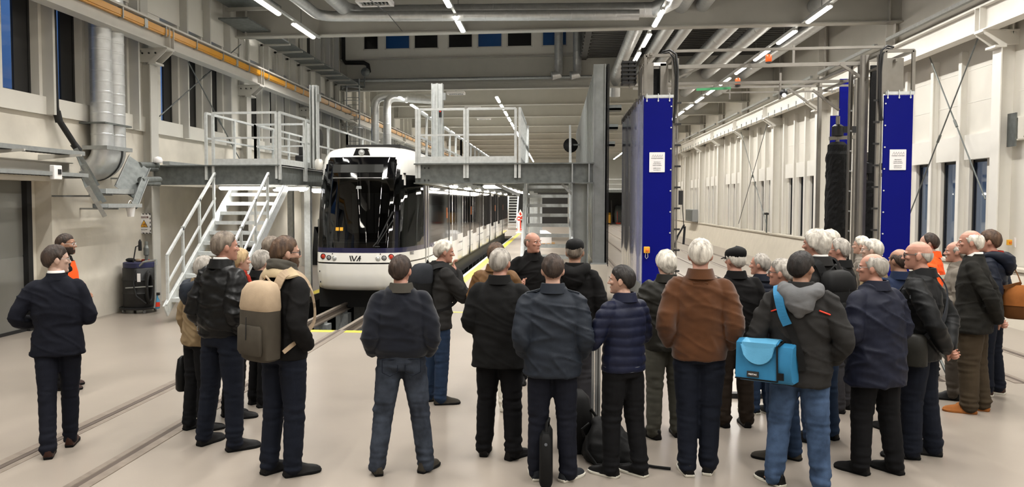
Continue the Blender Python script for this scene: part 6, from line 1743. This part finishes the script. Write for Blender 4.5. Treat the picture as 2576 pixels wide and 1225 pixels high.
P['bald27'] = person(3.2, 7.8, 1.71, 8, 'bald man with dark hair at the back in mid blue jacket behind the navy coat', ('jacket', 'jacket_mid_blue'), 'trouser_black', ('shoe_black', 'sole_black'), ('short', 'hair_darkbrown'), 'skin_tan', ('front', 'front'), W2, turn=16, bald=.172, hairthick=.008)
P['coat'] = person(2.53, 6.55, 1.74, 26, 'balding grey man in long navy coat and black trousers, turned towards the tram', ('coat', 'coat_navy'), 'trouser_black', ('shoe_black', 'sole_black'), ('receding', 'hair_grey'), 'skin_ruddy', ('front', 'front'),
    ((-.14, .05, 14), (.13, -.03, 6)), turn=36, girth=1.14, glasses='galv', bald=.2, hairthick=0.011, legw=1.05, lean=.04, fold=0.011, hemdrop=0.02)
P['strap'] = person(3.04, 7.0, 1.82, 54, 'bald man with black glasses and crossbody strap over black jacket, hands behind him', ('jacket', 'quilt_black'), 'jeans_dark', ('shoe_black', 'sole_black'), ('crop', 'hair_grey'), 'skin_ruddy', ('back', 'back'),
    ((-.1, .06, 22), (.12, -.05, 10)), turn=10, glasses='frame_dark', bald=.135, hairthick=.004, hands_seen=1.3, fold=.008, hemdrop=0.06, legw=1.08, girth=1.06)
P['hivis'] = person(4.55, 10.25, 1.76, 58, 'dark haired man in bright orange safety jacket with reflective stripes', ('jacket', 'hivis'), 'trouser_black', ('shoe_black', 'sole_black'), ('receding', 'hair_darkbrown'), 'skin_fair', ('pocket', 'pocket'), W2, turn=10, hairthick=0.01)
P['must'] = person(4.35, 9.15, 1.72, 64, 'balding man with grey moustache in grey jacket beside the tweed jacket', ('jacket', 'jacket_grey'), 'trouser_beige', ('shoe_black', 'sole_black'), ('receding', 'hair_grey'), 'skin_ruddy', ('front', 'front'), ((-.1, .06, 6), (.1, -.05, -4)), turn=4, beard=('moustache', 'hair_silver'), bald=.17, hairthick=.01)
P['plaid'] = person(4.25, 8.6, 1.86, 60, 'white haired man in tweed jacket, corduroy trousers and tan shoes, hands behind him', ('suit', 'tweed'), 'cord_olive', ('shoe_tan', 'shoe_tan'), ('receding', 'hair_white'), 'skin_ruddy', ('back', 'back'),
    ((-.1, .05, 8), (.1, -.04, -4)), turn=6, hands_seen=1.3, girth=1.12, bald=.185, hairthick=0.012, legw=1.15, lean=.02, hemdrop=0.043)
P['right'] = person(4.82, 9.4, 1.83, 52, 'man in dark navy hooded jacket with brown shoulder bag behind the tweed jacket', ('jacket', 'puffer_dark'), 'jeans_dark', ('shoe_brown', 'sole_white'), ('short', 'hair_brown'), 'skin_ruddy', ('pocket', 'pocket'), ((-.1, .04, 8), (.1, -.03, 0)), turn=6, hood='puffer_dark', fold=.010, collar='scarf_red')

# ---- extra clothing
def vest_over(pz, mt, z0, z1, grow, name, stripes=None):
    L, sh = pz['L'], pz['sh']; m = MB(); rs = []
    for z, hw, hd in ((z0, .218, .158), (1.08, .212, .153), (1.22, .215, .156), (1.3, .2, .15), (z1, .13, .118)):
        rs.append([L(V((hw * grow * cos(a), hd * grow * sin(a) - .004, z)) + sh) for a in [2 * pi * q / 28 for q in range(28)]])
    m.rings(rs, cap=False); o = m.build(name, mt, pz['e'], True, local=True)
    for z in stripes or ():
        m = MB(); rs = []
        for dz in (-.025, .025): rs.append([L(V((.2135 * grow * 1.012 * cos(a), .156 * grow * 1.02 * sin(a) - .004, z + dz)) + sh) for a in [2 * pi * q / 28 for q in range(28)]])
        m.rings(rs, cap=False); m.build('reflective_stripe', 'reflective', o, True, local=True)
    return o
vest_over(P['vest'], 'hivis', .95, 1.43, 1.02, 'safety_vest', (1.06,))
def hivis_bands(pz):
    L, sh = pz['L'], pz['sh']
    for s in (-1, 1):
        shd, el = pz['J'][0 if s < 0 else 1][:2]; c = shd.lerp(el, .55); d = (el - shd).normalized(); m = MB(); m.tube([c - d * .025, c + d * .025], .079, 18); m.build('reflective_stripe', 'reflective', pz['e'], True, local=True)
    m = MB(); rs = []
    for z in (1.2, 1.25): rs.append([L(V((.21 * cos(a), .15 * sin(a) - .004, z)) + sh) for a in [2 * pi * q / 28 for q in range(28)]])
    m.rings(rs, cap=False); m.build('reflective_stripe', 'reflective', pz['e'], True, local=True)
hivis_bands(P['hivis'])
cap(P['capman'], 'cap_black'); cap(P['flat'], 'cap_black', flat=True)
def scarf(pz, mt, r=.035, R0=.085, z=1.5, tail=False):
    L, sh, k = pz['L'], pz['sh'], pz['k']; m = MB()
    limb(m, [(L(V((R0 * sin(a), -.008 + R0 * 1.1 * cos(a), z - .025 * cos(a) + .008 * sin(3 * a))) + sh), r * k) for a in [2 * pi * q / 12 for q in range(13)]], 12, 3)
    limb(m, [(L(V((R0 * .98 * sin(a), -.006 + R0 * 1.06 * cos(a), z + .035 - .02 * cos(a))) + sh), r * .8 * k) for a in [2 * pi * q / 12 for q in range(13)]], 12, 3)
    if tail: limb(m, [(L(V((.03, .1, z - .03)) + sh), r * k), (L(V((.06, .15, z - .2)) + sh), r * k), (L(V((.06, .16, z - .42)) + sh), r * .9 * k)], 12, 3)
    me = remesh(m, .009, 1); folds(me, .006, pz['sd'] + 20); return finish(me, 'scarf', mt, pz['e'])
scarf(P['backpack'], 'scarf_grey', .03, .08, 1.505); scarf(P['woman'], 'scarf_red', .026, .078, 1.47, True); scarf(P['curly'], 'coat_black', .035, .085, 1.49)
# wide sheepskin collar lying over the shoulders
pz = P['backpack']; L, sh = pz['L'], pz['sh']; m = MB(); rs = []
for rr, ry, zz in ((.088, .09, 1.525), (.125, .115, 1.505), (.168, .135, 1.462), (.165, .13, 1.448), (.11, .1, 1.47), (.075, .08, 1.5)):
    rs.append([L(V((rr * sin(a), -.01 + ry * cos(a), zz - .05 * max(0, cos(a)) + .006 * sin(5 * a))) + sh) for a in [2 * pi * q / 32 for q in range(32)]])
m.rings(rs + [rs[0]], cap=False); m.build('sheepskin_collar', 'shearling', pz['e'], True, local=True)
# leather jacket waist belt with buckle, sleeve badge of the backpack man, neck tab of the suede jacket
pz = P['leather']; L, sh = pz['L'], pz['sh']; m = MB(); rs = []
for z in (.93, .985): rs.append([L(V((.2 * cos(a), .142 * sin(a) - .004, z)) + sh) for a in [2 * pi * q / 28 for q in range(28)]])
m.rings(rs, cap=False); o = m.build('waistband', 'leather_black', pz['e'], True, local=True)
m = MB(); c = L(V((-.17, -.085, .957)) + sh); m.tube([c + V((-.02, 0, -.02)), c + V((.02, -.01, -.02)), c + V((.02, -.01, .02)), c + V((-.02, 0, .02)), c + V((-.02, 0, -.02))], .004, 6); m.build('buckle', 'galv', o, local=True)
def badge(pz, s, t, mt, w, h, out):
    shd, el = pz['J'][0 if s < 0 else 1][:2]; c = shd.lerp(el, t) + V(out); m = MB(); m.bar(c + V((0, 0, -h / 2)), c + V((0, 0, h / 2)), w, .004, out); m.build('badge', mt, pz['e'], local=True)
badge(P['backpack'], 1, .42, 'paper', .03, .012, (.075, .0, 0)); badge(P['strap'], 1, .3, 'bag_grey', .03, .03, (.02, .08, 0)); badge(P['strap'], -1, .3, 'bag_grey', .03, .03, (-.03, .075, 0))
pz = P['brown']; m = MB(); c = pz['L'](V((0, -.128, 1.42)) + pz['sh']); m.bar(c + V((-.055, .03, 0)), c + V((.055, .03, 0)), .02, .016); m.build('neck_tab', 'suede_brown', pz['e'], local=True)
# shoulder piping and pocket details
pz = P['mess']; L, sh = pz['L'], pz['sh']
for s in (-1, 1):
    m = MB(); m.tube([L(V((.13 * s, -.132, 1.33)) + sh), L(V((.2 * s, -.095, 1.30)) + sh)], .006, 6); m.build('piping', 'sign_red', pz['e'], local=True)
pz = P['slate']; L, sh = pz['L'], pz['sh']
for s in (-1, 1):
    m = MB(); m.bar(L(V((.09 * s, -.02, 1.475)) + sh), L(V((.2 * s, -.02, 1.445)) + sh), .04, .012); m.build('epaulette', 'jacket_slate', pz['e'], local=True)
pz = P['navy']; k = pz['k']; sh = pz['sh']
for s in (-1, 1):
    m = MB(); ps = [V((sh.x + .09 * s + u, sh.y - .138 + abs(u) * .12, z)) * k for u, z in ((-.06, .93), (.06, .93), (.06, .83), (0, .8), (-.06, .83))]
    m.tube(ps + [ps[0]], .0035, 6); m.build('back_pocket', 'jeans_dark', pz['e'], local=True)
pz = P['puffer']; m = MB(); rs = []; L, sh = pz['L'], pz['sh']
for z in (.885, .925): rs.append([L(V((.196 * cos(a), .139 * sin(a) - .004, z)) + sh) for a in [2 * pi * q / 28 for q in range(28)]])
m.rings(rs, cap=True); m.build('shirt_hem', 'bag_grey', pz['e'], True, local=True)

# ---- bags
backpack(P['backpack'], 'beige and olive backpack worn by the man with the sheepskin collar', 'bag_olive', 'bag_beige', h=.56, w=.32, d=.17, strapm='bag_beige', top=1.43)
backpack(P['white'], 'black and grey hiking backpack worn by the white haired man holding his chin', 'bag_black', 'bag_dim', h=.55, w=.32, d=.2, strapm='bag_black', top=1.5, pocket='bag_grey')
backpack(P['grey22'], 'black backpack worn by the tall man with longer grey hair', 'bag_black', 'bag_black', h=.46, w=.3, d=.14, top=1.42)
# sky blue shoulder bag with strap across the back
pz = P['mess']; L, sh, k = pz['L'], pz['sh'], pz['k']
o = L(V((-.17, -.2, .82)) + sh); e = carried(pz, 'shoulder_bag', o, 'sky blue tarpaulin shoulder bag with black trim hanging at the hooded man\'s hip', 'bag')
Q = Matrix.Translation(L(V((-.2, -.13, .94)) + sh)) @ Matrix.Rotation(R(-16), 4, 'Z') @ Matrix.Rotation(R(-2), 4, 'Y') @ Matrix.Scale(k, 4)
m = LB(); rs = []
for x, s in ((-.2, .92), (-.19, 1.0), (.19, 1.0), (.2, .95)):
    rs.append([Q @ V((x, y * s, z * s)) for y, z in ((.06, -.14), (.06, .12), (.0, .14), (-.07, .12), (-.1, .0), (-.1, -.12), (-.06, -.145))])
m.rings(rs); m.put('bag_body', 'bag_blue', e, o)
def flap(x0, x1, name, mt, z0, off, rnd=0):
    m = LB(); rs = []
    n = 12
    for i in range(n + 1):
        x = x0 + (x1 - x0) * i / n; zz = z0
        if rnd: u = (x - (x0 + x1) / 2) / ((x1 - x0) / 2); zz = .13 - rnd * sqrt(max(0, 1 - u * u))
        a = [(.03, .145 + off), (-.03, .148 + off), (-.075 - off, .125 + off)]
        a += [(-.075 - off - .028 * q / 6, .125 + (zz - .125) * q / 6) for q in range(1, 7)]
        rs.append([Q @ V((x, y, z)) for y, z in a] + [Q @ V((x, y + .004, z - .004)) for y, z in reversed(a)])
    m.rings(rs); return m.put(name, mt, e, o, False)
flap(-.205, .1, 'flap', 'bag_blue', -.12, .012); flap(-.16, .09, 'flap_patch', 'bag_lightblue', -.05, .017, .14)
m = LB(); m.bar(Q @ V((.1, -.1, .13)), Q @ V((.105, -.118, -.125)), .012, .012); m.bar(Q @ V((-.205, -.118, -.122)), Q @ V((.105, -.118, -.122)), .012, .01); m.bar(Q @ V((.11, -.1, .13)), Q @ V((.11, .03, .15)), .012, .012); m.put('trim', 'bag_black', e, o, False)
m = LB(); m.bar(Q @ V((-.115, -.119, -.085)), Q @ V((-.03, -.119, -.085)), .03, .006, (0, 1, 0)); lb = LB(); 
m = LB(); m.add([Q @ V(p) for p in ((-.115, -.122, -.105), (-.03, -.122, -.105), (-.03, -.12, -.065), (-.115, -.12, -.065), (-.115, -.112, -.105), (-.03, -.112, -.105), (-.03, -.11, -.065), (-.115, -.11, -.065))], [(0, 1, 2, 3), (4, 7, 6, 5), (0, 4, 5, 1), (1, 5, 6, 2), (2, 6, 7, 3), (3, 7, 4, 0)]); m.put('logo_patch', 'frame_dark', e, o, False)
me = text_mesh('FREITAG', .0165); me.materials.clear(); me.materials.append(MATS['paper']); lo_ = bpy.data.objects.new('logo_lettering', me); COL.objects.link(lo_); lo_.parent = e
lo_.matrix_local = Matrix.Translation(-V(o)) @ Q @ Matrix.Translation((-.0725, -.1235, -.091)) @ Matrix.Rotation(R(90), 4, 'X')
m = LB(); m.add([Q @ V(p) for p in ((.108, -.118, -.06), (.145, -.112, -.06), (.145, -.112, -.11), (.108, -.118, -.11), (.108, -.104, -.06), (.145, -.1, -.06), (.145, -.1, -.11), (.108, -.104, -.11))], [(0, 1, 2, 3), (4, 7, 6, 5), (0, 4, 5, 1), (1, 5, 6, 2), (2, 6, 7, 3), (3, 7, 4, 0)]); m.put('buckle', 'bag_black', e, o, False)
st = [(-.17, .12, 1.3), (-.16, .06, 1.44), (-.155, -.03, 1.485), (-.145, -.13, 1.43), (-.11, -.175, 1.3), (-.075, -.178, 1.22)]
strap_over(pz, 'shoulder_pad', st, .032, 'bag_blue', e, o)
strap_over(pz, 'strap', [(-.09, -.172, 1.26), (-.04, -.175, 1.15), (.01, -.185, 1.02), (.03, -.18, .9)], .024, 'bag_black', e, o)
# briefcase
pz = P['beige']; w = pz['J'][0][2]; k = pz['k']
o = w + V((0, .02, -.5)); e = carried(pz, 'briefcase', o, 'black soft briefcase held low by the man in the tan jacket', 'bag')
c = w + V((0, .04, -.13)); m = LB(); rs = []
for z, hy, hx in ((-.36, .17, .045), (-.34, .185, .06), (-.2, .185, .055), (-.05, .165, .035), (-.02, .13, .02)):
    rs.append([c + V((hx * math.copysign(abs(cos(a)) ** .6, cos(a)), hy * math.copysign(abs(sin(a)) ** .5, sin(a)), z)) for a in [2 * pi * q / 20 for q in range(20)]])
m.rings(rs); m.put('body', 'leather_black', e, o)
m = LB(); m.tube([c + V((0, -.07, -.03)), c + V((0, -.055, .03)), c + V((0, .055, .03)), c + V((0, .07, -.03))], .009, 8); m.put('handle', 'leather_black', e, o)
m = LB(); m.ell(c + V((-.062, 0, -.15)), (.006, .02, .02), 10, 6); m.put('clasp', 'galv', e, o)
# crossbody bag of the bald man
pz = P['strap']; L, sh = pz['L'], pz['sh']; o = L(V((-.2, .06, .75)) + sh); e = carried(pz, 'crossbody_bag', o, 'dark leather crossbody bag at the hip of the bald man with black glasses', 'bag')
m = LB(); rs = []
for z, hx, hy in ((-.13, .05, .13), (-.12, .065, .15), (.0, .065, .15), (.1, .05, .14), (.12, .03, .12)):
    rs.append([L(V((-.24 + hx * cos(a), .04 + hy * math.copysign(abs(sin(a)) ** .5, sin(a)), .9 + z)) + sh) for a in [2 * pi * q / 20 for q in range(20)]])
m.rings(rs); m.put('body', 'jacket_olive', e, o)
strap_over(pz, 'strap', [(-.22, -.09, 1.0), (-.13, -.172, 1.1), (0, -.182, 1.24), (.09, -.15, 1.38), (.12, -.05, 1.49), (.11, .06, 1.46), (.02, .165, 1.3), (-.12, .175, 1.12), (-.22, .12, .99)], .022, 'bag_dim', e, o)
# brown shoulder bag at the end of the group
pz = P['right']; L, sh = pz['L'], pz['sh']; o = L(V((.1, -.2, .85)) + sh); e = carried(pz, 'shoulder_bag', o, 'brown leather shoulder bag hanging behind the man in the hooded navy jacket', 'bag')
m = LB(); rs = []
for z, hx, hy in ((-.17, .035, .08), (-.15, .055, .115), (.02, .07, .12), (.14, .05, .1), (.17, .03, .07)):
    rs.append([L(V((-.06 + hx * math.copysign(abs(cos(a)) ** .6, cos(a)), -.24 + hy * math.copysign(abs(sin(a)) ** .6, sin(a)), 1.0 + z)) + sh) for a in [2 * pi * q / 24 for q in range(24)]])
m.rings(rs); m.put('body', 'bag_brown', e, o)
m = LB(); rs = []
for z, hx, hy in ((-.03, .075, .124), (.06, .076, .122), (.15, .056, .104), (.18, .034, .075)):
    rs.append([L(V((-.06 + hx * math.copysign(abs(cos(a)) ** .6, cos(a)), -.24 + hy * math.copysign(abs(sin(a)) ** .6, sin(a)), 1.0 + z)) + sh) for a in [2 * pi * q / 24 for q in range(24)]])
m.rings(rs); m.put('flap', 'shoe_tan', e, o)
strap_over(pz, 'strap', [(-.06, -.27, 1.2), (.02, -.2, 1.33), (.13, -.05, 1.49), (.12, .06, 1.47), (.02, .17, 1.28), (-.1, .16, 1.15), (-.16, -.1, 1.15), (-.06, -.27, 1.2)], .018, 'bag_brown', e, o)

# ---- things on the floor
e = thing('document_bag', (-.05, 5.95, 0), 'slim black document bag standing between the feet of the slate jacket man', 'bag')
m = MB(); m.loft([(0, -.07, 6.1, .045, .17), (.02, -.07, 6.1, .052, .18), (.36, -.07, 6.1, .05, .18), (.4, -.07, 6.1, .03, .15)], 24, 5); m.build('body', 'bag_black', e, smooth=True)
m = MB(); m.tube([(-.07, 6.02, .39), (-.065, 6.04, .46), (-.05, 6.14, .47), (-.06, 6.18, .39)], .012, 8); m.build('handle', 'bag_black', e, smooth=True)
m = MB(); m.lathe([(.012, 0), (.012, .004)], (-.07, 5.915, .33), 10, 'y'); m.build('clasp', 'bag_grey', e)
e = thing('backpack', (.15, 6.65, 0), 'tall black backpack standing on the floor behind the slate jacket man', 'backpack')
m = MB(); m.loft([(0, .17, 6.85, .13, .1), (.03, .17, 6.85, .155, .12), (.3, .17, 6.86, .15, .12), (.46, .17, 6.88, .12, .09), (.52, .17, 6.9, .06, .05)], 24, 3.5); m.build('body', 'bag_black', e, smooth=True)
m = MB(); m.tube([(.25, 6.76, .12), (.33, 6.7, .1), (.36, 6.62, .02), (.38, 6.56, .01)], .012, 8); m.tube([(.3, 6.8, .38), (.36, 6.8, .3), (.38, 6.75, .18), (.33, 6.7, .1)], .012, 8); m.build('strap', 'bag_black', e, smooth=True)
e = thing('backpack', (.45, 6.75, 0), 'slumped black backpack lying on the floor at the foot of the metal stand', 'backpack')
m = MB()
m.loft([(0, .47, 6.62, .2, .15), (.03, .47, 6.62, .24, .18), (.12, .46, 6.64, .22, .17), (.22, .43, 6.68, .15, .12), (.3, .4, 6.72, .08, .06), (.33, .39, 6.73, .03, .03)], 26, 2.6)
me = remesh(m, .012, 2); folds(me, .014, 77); me2 = me; me2.transform(Matrix.Translation(-V(e.location))); finish(me2, 'body', 'bag_black', e)
m = MB(); m.tube([(.26, 6.55, .22), (.25, 6.48, .12), (.33, 6.4, .03), (.48, 6.4, .03), (.6, 6.42, .04)], .014, 8); m.tube([(.24, 6.6, .2), (.22, 6.6, .26), (.28, 6.64, .3)], .012, 8)
m.tube([(.66, 6.5, .02), (.8, 6.45, .015), (.92, 6.42, .015)], .012, 8); m.build('strap', 'bag_black', e, smooth=True)
e = thing('display_stand', (.37, 7.35, 0), 'slim aluminium display stand standing among the visitors', 'stand')
m = MB(); m.box(.33, .352, 7.33, 7.37, .02, .93); m.box(.362, .384, 7.33, 7.37, .02, .93); m.box(.392, .41, 7.33, 7.37, .02, .93); m.build('post', 'alu', e)
m = MB(); m.box(.36, .362, 7.34, 7.36, .02, .93); m.box(.384, .392, 7.34, 7.36, .02, .93); m.build('groove', 'frame_dark', e)
m = MB(); m.box(.12, .62, 7.15, 7.55, 0, .02); m.build('base', 'galv_dark', e, bevel=.006)
m = MB(); m.box(.3, .44, 7.28, 7.42, .93, .96); m.build('top', 'alu', e, bevel=.004)
e = thing('stand_foot', (2.14, 8.95, 0), 'flat dark stand base on the floor behind the man in the black flat cap', 'stand')
m = MB(); m.bar((1.85, 8.92, .03), (2.5, 8.98, .03), .1, .05); m.bar((2.05, 9.1, .04), (2.0, 8.8, .02), .05, .03); m.build('base', 'frame_dark', e); m = MB(); m.tube([(2.35, 8.96, .05), (2.35, 8.96, .9)], .018, 10); m.build('post', 'alu', e)
e = thing('tripod_stand', (4.9, 10.6, 0), 'folding grey stand with splayed legs behind the hands of the bald man', 'stand')
for a, b_ in (((4.78, 10.6, .3), (5.1, 10.5, .02)), ((4.78, 10.6, .32), (5.02, 10.75, .1)), ((4.78, 10.6, .3), (4.45, 10.55, .02)), ((4.78, 10.6, .3), (4.8, 10.3, .02))):
    m = MB(); m.tube([a, b_], .018, 8); m.build('leg', 'galv_dark', e)
m = MB(); m.tube([(4.78, 10.6, .28), (4.78, 10.6, 1.1)], .02, 10); m.build('column', 'galv_dark', e)
